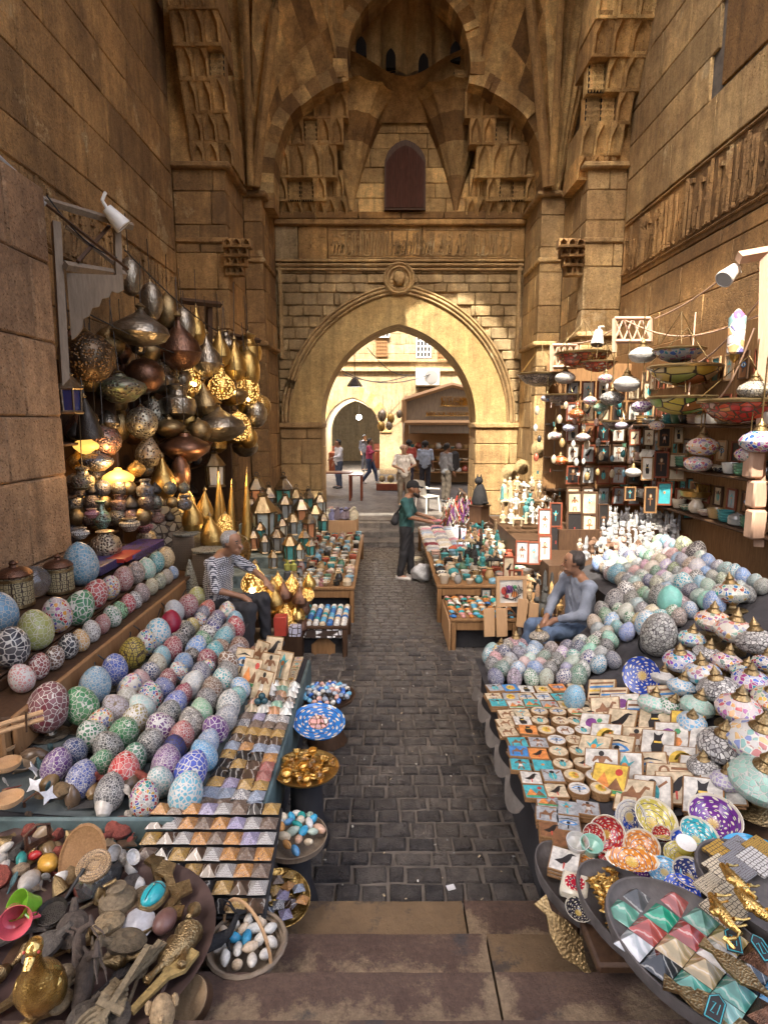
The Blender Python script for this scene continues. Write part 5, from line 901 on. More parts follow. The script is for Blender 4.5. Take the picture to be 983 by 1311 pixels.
# Turkish table lamps: globe, brass neck and cap
GLB = {k: MB().lathe([(.16, -.27), (.34, -.22), (.48, -.08), (.5, .03), (.42, .17), (.24, .27), (.17, .30)], 24).mesh('glass_globe', MATS[k]) for k in ('mosaic_gem', 'egg_fine', 'egg_speckle', 'mosaic_red', 'mosaic_dark_line')}
CAPM = MB().lathe([(.19, .27), (.2, .31), (.15, .36), (.11, .40), (.13, .45), (.07, .52), (.03, .6), (0, .66)], 16).mesh('cap', MATS['brass_old']); FOOT = MB().lathe([(.42, -.52), (.44, -.49), (.32, -.44), (.14, -.4), (.12, -.34), (.2, -.25)], 20).mesh('foot', MATS['brass_old'])
def tlamp(p, d, mk, c, label, group, rot=(0, 0, 0), foot=True):
    e = E('mosaic_lamp', p, rot, d); tag(e, label, 'lamp', group); O('glass_globe', GLB[mk], par=e, col=PAL[c]); O('cap', CAPM, par=e)
    if foot: O('foot', FOOT, par=e)
    return e
tls = [(836, 902, 40, 'egg_speckle', 'mint'), (872, 880, 36, 'egg_speckle', 'sky blue'), (892, 905, 42, 'egg_fine', 'mint'), (885, 925, 36, 'egg_speckle', 'sky blue'), (858, 905, 34, 'egg_speckle', 'green'), (925, 955, 62, 'egg_tan' if 0 else 'mosaic_dark_line', 'white'), (968, 950, 74, 'mosaic_gem', 'white'), (975, 1000, 80, 'egg_fine', 'mint'), (900, 982, 40, 'mosaic_dark_line', 'white'), (930, 1000, 40, 'egg_speckle', 'lilac'), (945, 908, 56, 'mosaic_gem', 'pink'), (918, 882, 50, 'mosaic_dark_line', 'white'), (898, 862, 46, 'mosaic_gem', 'sky blue'), (870, 846, 42, 'mosaic_gem', 'blue'), (960, 872, 44, 'mosaic_gem', 'blue'), (905, 838, 36, 'mosaic_dark_line', 'white'), (930, 848, 40, 'mosaic_gem', 'red'), (952, 862, 36, 'mosaic_gem', 'green'), (940, 808, 50, 'mosaic_gem', 'cream'), (968, 822, 50, 'mosaic_dark_line', 'white'), (935, 760, 44, 'mosaic_gem', 'green'), (885, 818, 34, 'mosaic_gem', 'teal'), (912, 795, 44, 'mosaic_gem', 'orange'), (980, 850, 36, 'mosaic_gem', 'black'), (985, 895, 44, 'mosaic_gem', 'yellow'), (660, 825, 30, 'mosaic_dark_line', 'pink'), (640, 832, 26, 'mosaic_gem', 'green'), (690, 815, 26, 'mosaic_dark_line', 'cream'), (848, 868, 30, 'egg_fine', 'white')]
for i, (u, v, w, mk, c) in enumerate(tls):
    p, d = put(u, v, w, fR, .5); tlamp(p, d, mk, c, f'{c} glass mosaic table lamp with brass cap, {ordw(i + 1)} counted along the right slope', 'mosaic table lamps', (R(rnd.uniform(-12, 4)), R(rnd.uniform(-8, 14)), rnd.random() * 6))
hp = gs(838, 815, lambda x, y: fR(x, y) + .12); tag(O('hoop', MB().tube([(.17 * math.cos(t), 0, .17 * math.sin(t)) for t in [2 * PI * k / 24 for k in range(25)]], .008, 6).mesh('hoop', MATS['rubber']), hp, (R(10), 0, R(20))), 'thin black hoop leaning over the white eggs', 'hoop')
pp = gs(868, 862, lambda x, y: fR(x, y) + .1); tag(O('painted_plate', MB().lathe([(0, 0), (.3, 0), (.5, .08), (.51, .1), (.3, .03), (0, .03)], 26).mesh('painted_plate', MATS['painted']), gs(822, 865, lambda x, y: fR(x, y) + .12), (R(70), R(10), R(-50)), .28, col=(.02, .06, .35)), 'deep blue plate standing on edge behind the white eggs', 'plate')
# bowls and plates, right foreground
BOWL = MB().lathe([(.2, 0), (.26, .02), (.28, .05), (.44, .2), (.5, .33), (.485, .335), (.42, .21), (.24, .08), (0, .06)], 28); BOWLM = BOWL.mesh('bowl', MATS['painted']); PLT = MB().lathe([(.26, 0), (.3, .03), (.46, .09), (.5, .12), (.49, .13), (.42, .1), (.26, .05), (0, .045)], 28).mesh('plate', MATS['painted']); MUG = MB().lathe([(.28, 0), (.34, .05), (.46, .5), (.48, .62), (.45, .62), (.4, .4), (0, .15)], 22).mesh('cup', MATS['glaze'])
fF = lambda x, y: .60
ta = E('side_table', (1.45, 2.5, 0)); tag(ta, 'low dark table carrying the painted bowls and round trays', 'table'); bx('table_top', (1.62, 2.55, .545), (1.5, .95, .05), 'wood_dark', ta)
for x, y in ((.98, 2.2), (.98, 2.9), (2.25, 2.2), (2.25, 2.9)): bx('leg', (x, y, .26), (.07, .07, .52), 'wood_dark', ta)
bw = [(776, 1062, 42, 'bowl', 'red', 'red painted bowl standing on edge', (R(50), R(-20), 0), .1), (755, 1066, 30, 'bowl', 'red', 'darker red bowl behind the red painted bowl', (R(55), R(20), 0), .1), (833, 1048, 52, 'bowl', 'yellow', 'wide yellow bowl with a brown rim', (R(28), R(10), 0), .1), (820, 1084, 42, 'bowl', 'orange', 'yellow rimmed bowl with red flowers', (R(25), R(-8), 0), .08), (912, 1048, 60, 'bowl', 'purple', 'large purple bowl on a stack of bowls', (R(22), R(-6), 0), .12), (890, 1070, 46, 'bowl', 'teal', 'small bowl with turquoise star, on the blue bowls', (R(22), R(8), 0), .16), (886, 1088, 54, 'bowl', 'blue', 'blue painted bowl under the turquoise star bowl', (R(10), 0, 0), .06), (912, 1068, 58, 'bowl', 'white', 'white and blue bowl under the purple bowl', (R(10), 0, 0), .05), (737, 1085, 28, 'cup', 'white', 'white cup with blue flowers', (R(15), 0, 0), .05), (755, 1088, 28, 'cup', 'mint', 'pale flowered cup beside the blue flower cup', (R(15), 0, 0), .05), (782, 1092, 34, 'plate', 'red', 'red flowered dish before the red bowls', (R(20), 0, 0), .04), (815, 1108, 36, 'bowl', 'purple', 'small dark purple bowl behind the trinket tray', (R(20), 0, 0), .04), (812, 1052, 32, 'plate', 'blue', 'dark blue dish between red and yellow bowls', (R(40), R(12), 0), .08), (846, 1070, 26, 'bowl', 'red', 'plain red bowl beside the yellow rimmed bowl', (R(30), 0, 0), .06), (800, 1045, 30, 'plate', 'navy', 'navy plate standing behind the red bowl', (R(55), 0, 0), .1), (800, 1070, 22, 'plate', 'grey', 'small grey lid beside the red painted bowl', (R(40), 0, 0), .08), (805, 1040, 40, 'plate', 'white', 'striped white plate on edge behind the yellow bowl', (R(60), R(15), 0), .12)]
for u, v, w, k, c, lb_, rot, lf in bw:
    p = gs(u, v, lambda x, y: .60 + lf); d = w * depth(p) / FPX * 1.06; o = O(k, BOWLM if k == 'bowl' else PLT if k == 'plate' else MUG, p - Vector((0, 0, d * .15)), rot, d, col=PAL[c]); tag(o, lb_, k)
for i, (u, v, w, rz) in enumerate([(945, 1082, 46, 10), (965, 1088, 50, -10)]): p = gz(u, v, .70); d = w * depth(p) / FPX; tag(O('leaf_dish', MB().lathe([(0, 0), (.3, .02), (.5, .12), (.48, .13), (.3, .05), (0, .03)], 24, 0, TM(s=(1, .5, 1))).mesh('leaf_dish', MATS['glaze']), p, (R(20), 0, R(rz)), d * 1.1, col=(.03, .30, .52)), ['bright blue leaf shaped dish next to the blue bowls', 'second bright blue leaf dish by the right edge'][i], 'dish')
# coaster trays: dark tiles at the table corner
for i, (u, v, k, bgk) in enumerate([(700, 1048, 'a camel', 'pc_grey'), (725, 1040, 'a lotus', 'pc_grey'), (705, 1068, 'a bird', 'pc_brown'), (727, 1060, 'an eye', 'pc_grey'), (700, 1030, 'pyramids', 'pc_grey'), (752, 1040, 'a walking figure', 'pc_grey'), (722, 1080, 'a camel', 'pc_brown')]):
    for l in range(3): p = gz(u, v, .60); tag(O('ceramic_tile', getcard(k, bgk, 'square', .12), (p.x, p.y, .575 + l * .018), (0, 0, R(-12 + rnd.uniform(-3, 3))), (.125, .125, .14)), f'dark tile with {k}, {ordw(l + 1)} layer up, {ordw(i + 1)} pile at table corner', 'tile', 'dark tiles at the table corner')
# round stone trays
plain('tray_grey', (.115, .10, .092), .7, nz=8, amt=.35, bs=30)
def otray(u, v, z, a_, b_, rz, tilt, label):
    p = gz(u, v, z); e = E('round_tray', p, (R(tilt[0]), R(tilt[1]), R(rz))); tag(e, label, 'tray')
    O('tray_plate', MB().lathe([(0, 0), (.46, 0), (.49, .02), (.5, .035), (.515, .035), (.52, .01), (.5, -.03), (0, -.04)], 40).mesh('tray_plate', MATS['tray_grey']), par=e, s=(a_ * 2, b_ * 2, 1)); O('leg', MB().tube([(0, 0, -.03), (0, 0, -z + .02)], .04, 8).mesh('leg', MATS['wood_dark']), par=e); return e
T1 = otray(888, 1222, .72, .235, .34, 38, (6, -5), 'large oval grey tray of big onyx pyramids in the right corner'); T2 = otray(808, 1172, .64, .17, .27, 26, (6, -3), 'oval grey tray of gilt trinkets behind the onyx pyramids'); T3 = otray(738, 1135, .56, .15, .25, 22, (5, 0), 'oval grey tray of red and blue boxes beside the steps'); T4 = otray(988, 1150, .76, .21, .30, 38, (6, -5), 'oval grey tray of gilded camels at the right edge'); T5 = otray(880, 1128, .62, .13, .2, 24, (5, -3), 'oval grey tray of blue and yellow dishes')
big_p = [(818, 1147, 'green onyx', (.12, .36, .25)), (846, 1143, 'black and white onyx', (.10, .10, .10)), (872, 1140, 'white onyx', (.7, .7, .7)), (806, 1180, 'red onyx', (.45, .08, .06)), (825, 1172, 'bright green onyx', (.03, .38, .22)), (850, 1165, 'pink onyx', (.5, .14, .12)), (880, 1160, 'black onyx', (.03, .03, .03)), (898, 1150, 'cream onyx', (.56, .42, .22)), (818, 1202, 'red onyx', (.42, .06, .05)), (838, 1196, 'pale green onyx', (.2, .45, .33)), (868, 1182, 'veined green onyx', (.10, .34, .26)), (905, 1170, 'tan onyx', (.5, .36, .18)), (918, 1195, 'white and brown onyx', (.62, .56, .48)), (826, 1228, 'amber onyx', (.6, .42, .14)), (848, 1230, 'grey green onyx', (.22, .42, .36)), (878, 1215, 'dark green onyx', (.08, .3, .24)), (900, 1222, 'black onyx', (.025, .025, .03)), (858, 1262, 'copper glitter', (.25, .08, .035)), (888, 1262, 'copper glitter', (.28, .09, .04)), (905, 1245, 'light blue', (.04, .28, .55)), (928, 1250, 'deep blue', (.015, .14, .34)), (935, 1225, 'black onyx', (.03, .03, .035))]
TC = gz(890, 1218, .74); an_ = R(38); k = 0
for r_ in range(6):
    for c_ in range(4):
        if (r_ in (0, 5)) and c_ in (0, 3): continue
        n_, c = big_p[k % len(big_p)][2:]; k += 1; lx, ly = (c_ - 1.5) * .108, (2.5 - r_) * .108; q = (TC.x + lx * math.cos(an_) - ly * math.sin(an_), TC.y + lx * math.sin(an_) + ly * math.cos(an_), .735 + .02 * (2.5 - r_) * .1)
        tag(O('pyramid', pyr('copper' if 'copper' in n_ else 'onyx'), q, (rnd.uniform(-.03, .03), rnd.uniform(-.03, .03), an_ + rnd.uniform(-.06, .06)), (.106, .106, .125), col=c), f'{n_} pyramid on large oval tray, {ordw(c_ + 1)} across, {ordw(r_ + 1)} row from far end', 'pyramid', 'onyx pyramids on the oval tray')
LEAF = MB().prism([(0, -.5), (.12, -.25), (.3, -.3), (.2, 0), (.42, .1), (.16, .2), (.1, .5), (-.08, .22), (-.36, .25), (-.2, 0), (-.34, -.22), (-.12, -.22)], 0, .1).ball((0, 0, .1), (.14, .3, .14), 10).mesh('gilt_brooch', MATS['gold'])
for q in range(30): u, v = 764 + 4.0 * (q % 10) + (q // 10) * 11 - 5, 1128 + (q % 10) * 8.5 - (q // 10) * 6; p = gz(u, v, .68); tag(O('gilt_brooch', LEAF, p + Vector((0, 0, rnd.uniform(-.01, .015))), (rnd.uniform(-.5, .5), rnd.uniform(-.5, .5), rnd.random() * 6), .075), f'small gilt brooch in the trinket tray, {ordw(q % 10 + 1)} from its far end, {ordw(q // 10 + 1)} line', 'brooch', 'gilt brooches')
tag(O('leaf_dish', MB().lathe([(0, 0), (.3, .02), (.5, .14), (.48, .15), (.3, .05), (0, .03)], 24, 0, TM(s=(1.2, .6, 1))).mesh('leaf_dish', MATS['painted']), gz(808, 1105, .74), (R(16), 0, R(-8)), .2, col=(.6, .22, .03)), 'orange painted pointed dish over the gilt trinkets', 'dish')
for i, (u, v, c, lb_, k) in enumerate([(722, 1108, 'blue', 'white tile with a blue bird lying on coasters beside the steps', 1), (735, 1140, 'red', 'red and white patterned square box by the steps', 0), (740, 1165, 'black', 'dark patterned bowl at the near end of the small tray', 2), (750, 1110, 'orange', 'orange painted bowl beside the blue bird tile', 2), (752, 1128, 'navy', 'dark blue bowl stack under the orange bowl', 2)]):
    p = gz(u, v, .62)
    if k == 1:
        for l in range(3): tag(O('coaster', getcard('a bird', 'pc_white', 'square', .1), p + Vector((0, 0, -.02 + .018 * l)), (R(10), 0, R(-25)), (.14, .14, .15)), lb_ if l == 2 else f'white tile under the blue bird tile, {ordw(l + 1)} layer up', 'tile', 'tiles beside the steps')
    elif k == 0: tag(O('trinket_box', MB().cbox((0, 0, .2), (1, 1, .4), .08).mesh('trinket_box', MATS['painted']), p, (R(8), 0, R(-25)), .12, col=(.45, .02, .04)), lb_, 'box')
    else: tag(O('bowl', BOWLM, p - Vector((0, 0, .02)), (R(15), 0, 0), .12, col=PAL[c]), lb_, 'bowl')
for i, (u, v, c, me, lb_) in enumerate([(870, 1098, 'yellow', PLT, 'yellow flowered saucer on the middle tray'), (850, 1118, 'sky blue', PLT, 'blue saucer with white dots on the middle tray'), (882, 1125, 'navy', BOWLM, 'navy flowered bowl on the middle tray'), (872, 1142, 'blue', PLT, 'blue saucer behind the onyx pyramids')]): tag(O('saucer', me, gz(u, v, .70), (R(16), R(-6), 0), .15, col=PAL[c]), lb_, 'saucer')
cp_ = E('cup', gz(875, 1090, .74), (R(14), 0, 0), .095); tag(cp_, 'white and yellow coffee cup on its yellow saucer', 'cup'); O('cup_body', MUG, par=cp_, col=(.62, .5, .06)); O('handle', MB().tube([(.42, 0, .15), (.66, 0, .2), (.66, 0, .42), (.45, 0, .48)], .045, 6).mesh('handle', MATS['glaze']), par=cp_, col=(.62, .5, .06)); O('rim', MB().lathe([(.45, .6), (.49, .62), (.47, .64), (.43, .62), (.36, .3)], 22).mesh('rim', MATS['white']), par=cp_)
tls2 = [(925, 1095, 'ochre'), (950, 1090, 'grey'), (925, 1115, 'cream'), (945, 1110, 'grey'), (968, 1105, 'white'), (915, 1140, 'cream'), (940, 1150, 'cream'), (975, 1090, 'ochre'), (925, 1168, 'cream')]
for i, (u, v, c) in enumerate(tls2): p = gz(u, v, .81); tag(O('stone_tile', MB().cbox((0, 0, .06), (1, 1, .12), .03).mesh('stone_tile', MATS['inlay_fine'] if i % 2 else MATS['inlay']), p, (R(6), 0, R(30)), .13, col=PAL[c]), f'{c} carved stone tile under the gilded camels, {ordw(i + 1)} from the far rim', 'tile', 'carved stone tiles')
CAMEL = MB().tube([(-.4, 0, .45), (-.15, 0, .52), (.2, 0, .52), (.4, 0, .5)], [.07, .13, .14, .09], 12).ball((.02, 0, .64), (.13, .1, .17), 12).tube([(.36, 0, .5), (.54, 0, .44), (.64, 0, .66), (.66, 0, .9)], [.08, .06, .045, .04], 8).tube([(.62, 0, .93), (.86, 0, .86)], [.06, .03], 8)
for x in (-.3, .28):
    for y in (-.1, .1): CAMEL.tube([(x, y, .42), (x + .03, y, .2), (x, y, 0)], [.05, .026, .03], 6)
CAMELM = CAMEL.mesh('camel_figure', MATS['gold'])
for i, (u, v, rz, rx) in enumerate([(955, 1125, -70, 70), (975, 1150, -60, 80), (945, 1165, -80, 80)]): tag(O('camel_figure', CAMELM, gz(u, v, .86), (R(rx), R(10), R(rz)), .17), ['gilded camel lying on the carved tiles, farthest', 'gilded camel lying nearest the right edge', 'gilded camel lying closest to the steps'][i], 'figurine', 'gilded camels')
leafm = MB().prism([(0, -.6), (.07, -.3), (.2, -.1), (.16, .2), (.05, .4), (.12, .6), (-.12, .6), (-.05, .4), (-.16, .2), (-.2, -.1), (-.07, -.3)], 0, .05).mesh('brass_paddle', MATS['brass_old'])
for i, (u, v, z, rz, s_) in enumerate([(725, 1205, .5, 25, .30), (945, 1245, .80, 40, .22), (910, 1292, .74, 62, .26)]): tag(O('brass_paddle', leafm, gz(u, v, z), (R(38 if i == 0 else 10), R(-20 if i == 0 else 0), R(rz)), s_), ['engraved brass paddle hanging off the tray beside the steps', 'plain brass paddle on the rim of the oval tray', 'brass paddle on the rim at the bottom edge'][i], 'paddle')
for i, (u, v, rz) in enumerate([(915, 1292, 42), (938, 1205, 20), (975, 1215, -10)]):
    e = E('chalk_tag', gz(u, v, .80), (R(16), 0, R(-rz)), .55); tag(e, ['black card with turquoise chalk marks at the bottom right', 'pointed black card with turquoise border on the tray', 'black card with turquoise border by the right edge'][i], 'price card'); O('card', MB().prism([(-.05, -.08), (.05, -.08), (.05, .06), (0, .10), (-.05, .06)], 0, .006).mesh('card', MATS['ink']), par=e)
    mb = MB(); mb.tube([(-.042, -.07, .008), (.042, -.07, .008), (.042, .055, .008), (0, .088, .008), (-.042, .055, .008), (-.042, -.07, .008)], .004, 5); mb.tube([(-.022, .03, .008), (-.004, .034, .008), (-.02, -.03, .008), (0, -.03, .008)], .003, 5); mb.tube([(.02, .035, .008), (.016, -.03, .008)], .003, 5); O('chalk_lines', mb.mesh('chalk_lines', MATS['pc_teal']), par=e)
# ================================================================ LANTERN SHOP, LEFT
sb_ = E('lantern_shop', (-3.8, 9, 0)); tag(sb_, 'dark open shop front with shelves behind the brass lanterns', 'shop')
bx('back_panel', (-3.95, 9, 1.75), (.06, 5.7, 3.5), 'wood_dark', sb_); bx('end_panel', (-3.5, 11.8, 1.6), (.9, .06, 3.2), 'wood_dark', sb_)
for z in (.7, 1.3, 1.9, 2.5): bx('shelf', (-3.75, 9, z), (.36, 5.6, .035), 'wood_dark', sb_)
for y in (6.4, 7.8, 9.2, 10.6): bx('upright', (-3.72, y, 1.7), (.4, .05, 3.3), 'wood_dark', sb_)
bx('base_platform', (-2.75, 8.8, .22), (1.9, 5.2, .44), 'wood_dark', sb_); bx('base_step', (-3.0, 8.8, .56), (1.3, 5.0, .24), 'wood_dark', sb_)
PR = {'onion': [(0, -.5), (.2, -.47), (.42, -.33), (.5, -.16), (.44, .02), (.26, .18), (.1, .32), (.05, .42), (.07, .47), (.03, .5), (0, .5)],
      'globe': [(.12, -.5), (.3, -.42), (.46, -.2), (.5, 0), (.46, .2), (.3, .4), (.12, .47), (.09, .5), (0, .5)],
      'drop': [(.1, -.5), (.34, -.42), (.48, -.22), (.46, -.04), (.32, .14), (.18, .28), (.09, .4), (.03, .5), (0, .5)],
      'disc': [(0, -.5), (.22, -.44), (.46, -.14), (.5, 0), (.46, .12), (.26, .3), (.14, .36), (.1, .46), (0, .5)],
      'cone': [(.44, -.5), (.5, -.44), (.42, -.2), (.28, .1), (.14, .36), (.04, .5), (0, .5)],
      'vase': [(.2, -.5), (.44, -.36), (.5, -.12), (.46, .06), (.26, .16), (.22, .3), (.3, .42), (.2, .48), (0, .5)],
      'bell': [(.5, -.5), (.5, -.4), (.36, -.1), (.22, .2), (.1, .4), (.04, .5), (0, .5)]}
LM = {}
def lampmesh(t, mk, fl=0):
    if (t, mk) not in LM: LM[t, mk] = MB().lathe(PR[t], 24, flute=fl, fn=8).mesh('lamp_body', MATS[mk])
    return LM[t, mk]
CAP2 = MB().lathe([(.1, .46), (.13, .5), (.08, .56), (.05, .62), (.02, .66)], 12).mesh('cap', MATS['brass_old']); BULB = MB().ball((0, 0, 0), 1, 10).mesh('bulb', MATS['bulb'])
nh = 0
def hang(u, v, w, h, t, ty, mk, c, label, top=.35, lit=False, group='hanging metal lamps', chain=True):
    global nh; p = gt(u, v, t); W = w * t / FPX; H = h * t / FPX; e = E('hanging_lamp', p, (R(rnd.uniform(-4, 4)), R(rnd.uniform(-4, 4)), rnd.random() * 6)); tag(e, label, 'lamp', group)
    O('lamp_body', lampmesh(ty, mk), s=(W, W, H), par=e, col=c); O('cap', CAP2, s=(W * .8, W * .8, H * .55), loc=(0, 0, H * .22), par=e)
    if chain: O('chain', MB().tube([(0, 0, H * .5), (.0, .0, H * .5 + top)], .006, 5).mesh('chain', MATS['iron']), par=e)
    if lit: O('bulb', BULB, s=min(.035, W * .12), loc=(W * .2 * (1 if u % 2 else -1), -W * .5, -H * .2), par=e)
    nh += 1; return e
T_ = lambda u: 6.3 + max(0, u - 80) / 240 * 3.9
SD, CO, BR, IR = 'silver_dark', 'copper', 'brass', 'iron'
lamps = [(180, 418, 66, 46, 'onion', SD, 'wide flattened grey metal lamp high in the lantern cluster'), (167, 354, 28, 44, 'globe', SD, 'grey egg shaped lamp hanging highest at the left bracket'), (194, 386, 26, 44, 'globe', SD, 'dark oval lamp just right of the topmost lamp'), (214, 399, 28, 42, 'globe', 'brass_old', 'old brass oval lamp behind the wide flattened lamp'), (236, 417, 26, 42, 'globe', SD, 'grey oval lamp fourth along the top line'), (252, 418, 20, 46, 'drop', BR, 'slim gold drop lamp fifth along the top line'), (114, 457, 60, 58, 'globe', 'pierced_dark', 'big dark pierced globe next to the pier'), (186, 480, 44, 40, 'globe', CO, 'coppery round lamp in the middle of the cluster'), (208, 470, 40, 46, 'globe', 'pierced_dark', 'dark pierced globe behind the coppery round lamp'), (230, 440, 50, 64, 'onion', CO, 'tall dark copper onion lamp under the top line'), (265, 455, 34, 52, 'onion', SD, 'grey onion lamp right of the dark copper onion'), (155, 497, 58, 36, 'disc', 'pierced_col', 'green fretwork disc lamp left of centre'), (182, 541, 36, 38, 'globe', 'pierced_col', 'white and green fretwork globe lamp'), (197, 532, 32, 40, 'globe', 'pierced_col', 'white fretwork globe tucked behind the green one'), (133, 565, 40, 36, 'globe', 'pierced_col', 'pinkish fretwork globe near the pier'), (124, 590, 38, 26, 'disc', 'pierced_col', 'blue grey fretwork disc under the pinkish globe'), (106, 612, 26, 28, 'vase', 'pierced_col', 'small blue fretwork vase lamp by the pier'), (228, 514, 42, 42, 'vase', 'silver_dark', 'dark metal vase lamp below the copper onion'), (262, 512, 34, 46, 'onion', 'brass_old', 'old brass onion lamp beside the dark vase lamp'), (280, 541, 62, 46, 'onion', SD, 'wide shiny grey onion lamp low on the right of the cluster'), (217, 547, 38, 26, 'disc', 'brass_old', 'flat old brass lamp below the dark vase lamp'), (237, 572, 58, 36, 'disc', CO, 'wide dark flat lamp below the flat brass one'), (282, 446, 24, 44, 'drop', BR, 'gold drop lamp at the far end of the top line'), (300, 462, 30, 50, 'drop', BR, 'gold drop lamp beside the far pier'), (318, 474, 28, 48, 'globe', BR, 'gold oval lamp nearest the far pier'), (284, 490, 32, 40, 'onion', 'lit_brass', 'lit gold onion lamp above the wide shiny onion'), (300, 506, 34, 24, 'disc', 'brass_old', 'dark flat disc lamp with a bright spot'), (306, 546, 28, 34, 'globe', 'lit_brass', 'lit amber globe beside the wide shiny onion'), (327, 530, 28, 32, 'globe', SD, 'grey globe with a lit bulb by the far pier'), (318, 500, 26, 34, 'globe', 'lit_brass', 'glowing gold globe under the gold oval lamp'), (318, 560, 22, 26, 'globe', 'brass', 'small brass globe low by the far pier'), (242, 485, 30, 32, 'globe', 'lit_brass', 'glowing globe behind the dark vase lamp'), (160, 535, 26, 40, 'drop', 'iron', 'black drop lamp behind the fretwork globes'), (112, 535, 30, 50, 'bell', 'iron', 'black bell lamp beside the hexagonal lantern'), (150, 515, 24, 30, 'globe', 'brass_old', 'small dark brass globe behind the green disc'), (255, 552, 30, 28, 'globe', 'brass_old', 'old brass globe left of the wide shiny onion'), (190, 575, 30, 44, 'drop', 'pierced_col', 'pale fretwork drop under the white globes'), (335, 520, 22, 26, 'globe', 'pierced_brass', 'pierced brass globe against the far pier')]
for i, (u, v, w, h, ty, mk, lb_) in enumerate(lamps):
    c = {'green': (.20, .26, .16), 'white': (.55, .54, .42), 'pinkish': (.48, .22, .16), 'blue': (.12, .17, .24), 'small blue': (.12, .17, .28), 'pale': (.5, .42, .3)}.get(lb_.split()[0], (.3, .3, .2)); tt = T_(u) + (.5 if 'behind' in lb_ else 0) - (.25 if 'wide' in lb_ else 0)
    hang(u, v, w * 1.1, h * 1.08, tt, ty, mk, c, lb_, .55 if v < 460 else .9, lit=('lit' in lb_.split() or 'bright' in lb_ or 'glow' in lb_))
rr_ = random.Random(21); nm_ = {'silver_dark': 'grey metal', 'brass_old': 'old brass', 'brass': 'gold', 'pierced_dark': 'dark pierced', 'copper': 'coppery', 'pierced_brass': 'pierced brass'}
for k in range(36):
    u = 96 + (k % 12) * 20 + rr_.uniform(-6, 6); v = 440 + (k // 12) * 52 + rr_.uniform(-10, 10) + (12 if u > 250 else 0); ty = rr_.choice(['onion', 'globe', 'drop', 'disc', 'vase']); mk = rr_.choice(['silver_dark', 'brass_old', 'brass', 'pierced_dark', 'copper', 'pierced_brass']) if u > 170 else rr_.choice(['pierced_dark', 'brass_old', 'silver_dark', 'copper'])
    hang(u, v, rr_.uniform(26, 38), rr_.uniform(30, 44), T_(u) + .45, ty, mk, (.3, .25, .2), f'{nm_[mk]} {ty} shaped lamp at the back, {ordw(k % 12 + 1)} from the pier, {ordw(k // 12 + 1)} tier down', .5, group='lamps at the back of the cluster')
# hexagonal lantern(s)
def fanous(p, H, c, label, group, gl='glass', hang_=False, name='lantern'):
    e = E(name, p, (0, 0, rnd.random() * .6), H); tag(e, label, 'lantern', group)
    if 'FAN' not in globals():
        globals()['FAN'] = (MB().lathe([(.26, 0), (.28, .03), (.24, .08)], 6).mesh('base', MATS['metal_obj']), None)
        fr = MB()
        for k in range(6): a_ = PI / 3 * k; fr.tube([(.22 * math.cos(a_), .22 * math.sin(a_), .07), (.24 * math.cos(a_), .24 * math.sin(a_), .55)], .022, 4)
        fr.lathe([(.25, .54), (.29, .57), (.22, .68), (.12, .80), (.09, .86), (.12, .89), (.05, .93), (0, .94)], 6); globals()['FANF'] = fr.mesh('frame', MATS['metal_obj'])
        globals()['FANG'] = MB().lathe([(.19, .08), (.21, .54)], 6).mesh('pane', MATS['glaze']); globals()['FANR'] = MB().tube([(.05 * math.cos(t), 0, .98 + .05 * math.sin(t)) for t in [2 * PI * k / 10 for k in range(11)]], .012, 5).mesh('ring', MATS['iron'])
    O('base', FAN[0], par=e, col=c); O('frame', FANF, par=e, col=c); O('pane', FANG, par=e, col=gl if isinstance(gl, tuple) else (.35, .4, .4)); O('ring', FANR, par=e)
    if hang_: O('chain', MB().tube([(0, 0, 1), (0, 0, 1.5)], .01, 5).mesh('chain', MATS['iron']), par=e)
    return e
p = gt(92, 530, 6.35); fanous(p, .47, (.42, .38, .30), 'hexagonal pierced lantern with blue panes hanging by the pier', None, (.02, .03, .12), True); p = gt(276, 624, 9.4); fanous(p, .62, (.12, .1, .08), 'tall black lantern with pale panes among the brass lamps', None, (.5, .5, .46), True)
# standing gold drops and cones
st2 = [(209, 612, 34, 56, 'drop', 'brass', 8.0, 'large gold drop lamp with a lit spot on the shelf'), (232, 606, 24, 46, 'globe', 'copper', 8.4, 'glowing copper lamp beside the large gold drop'), (238, 638, 24, 40, 'drop', 'lit_brass', 8.0, 'lit gold drop behind the inlaid pedestals'), (246, 660, 28, 50, 'drop', 'brass', 7.6, 'gold drop lamp on the left inlaid pedestal'), (262, 650, 24, 46, 'drop', 'brass', 8.0, 'gold drop lamp between the two pedestals'), (271, 682, 30, 46, 'drop', 'brass', 7.4, 'gold drop lamp on the right inlaid pedestal'), (288, 675, 20, 36, 'globe', 'lit_brass', 7.8, 'fiery lit globe behind the seated man'), (305, 705, 34, 44, 'globe', 'glass_amber', 7.3, 'amber glass globe behind the seated man'), (326, 742, 36, 46, 'drop', 'lit_brass', 6.9, 'lit gold drop beside the seated man')]
for u, v, w, h, ty, mk, t, lb_ in st2: hang(u, v, w, h, t, ty, mk, (.5, .4, .2), lb_, group='standing gold lamps', chain=False, lit='lit' in lb_)
for i, (u, v, h) in enumerate([(279, 652, 84), (296, 655, 72), (316, 650, 92), (284, 648, 80)]): hang(u, v, 14, h, 8.6 + .1 * i, 'cone', 'brass', (.5, .4, .2), ['slim gold cone lamp left of the cone group', 'short gold cone lamp in the middle of the cone group', 'tallest gold cone lamp at the right of the group', 'gold cone lamp touching the leftmost cone'][i], group='gold cone lamps', chain=False)
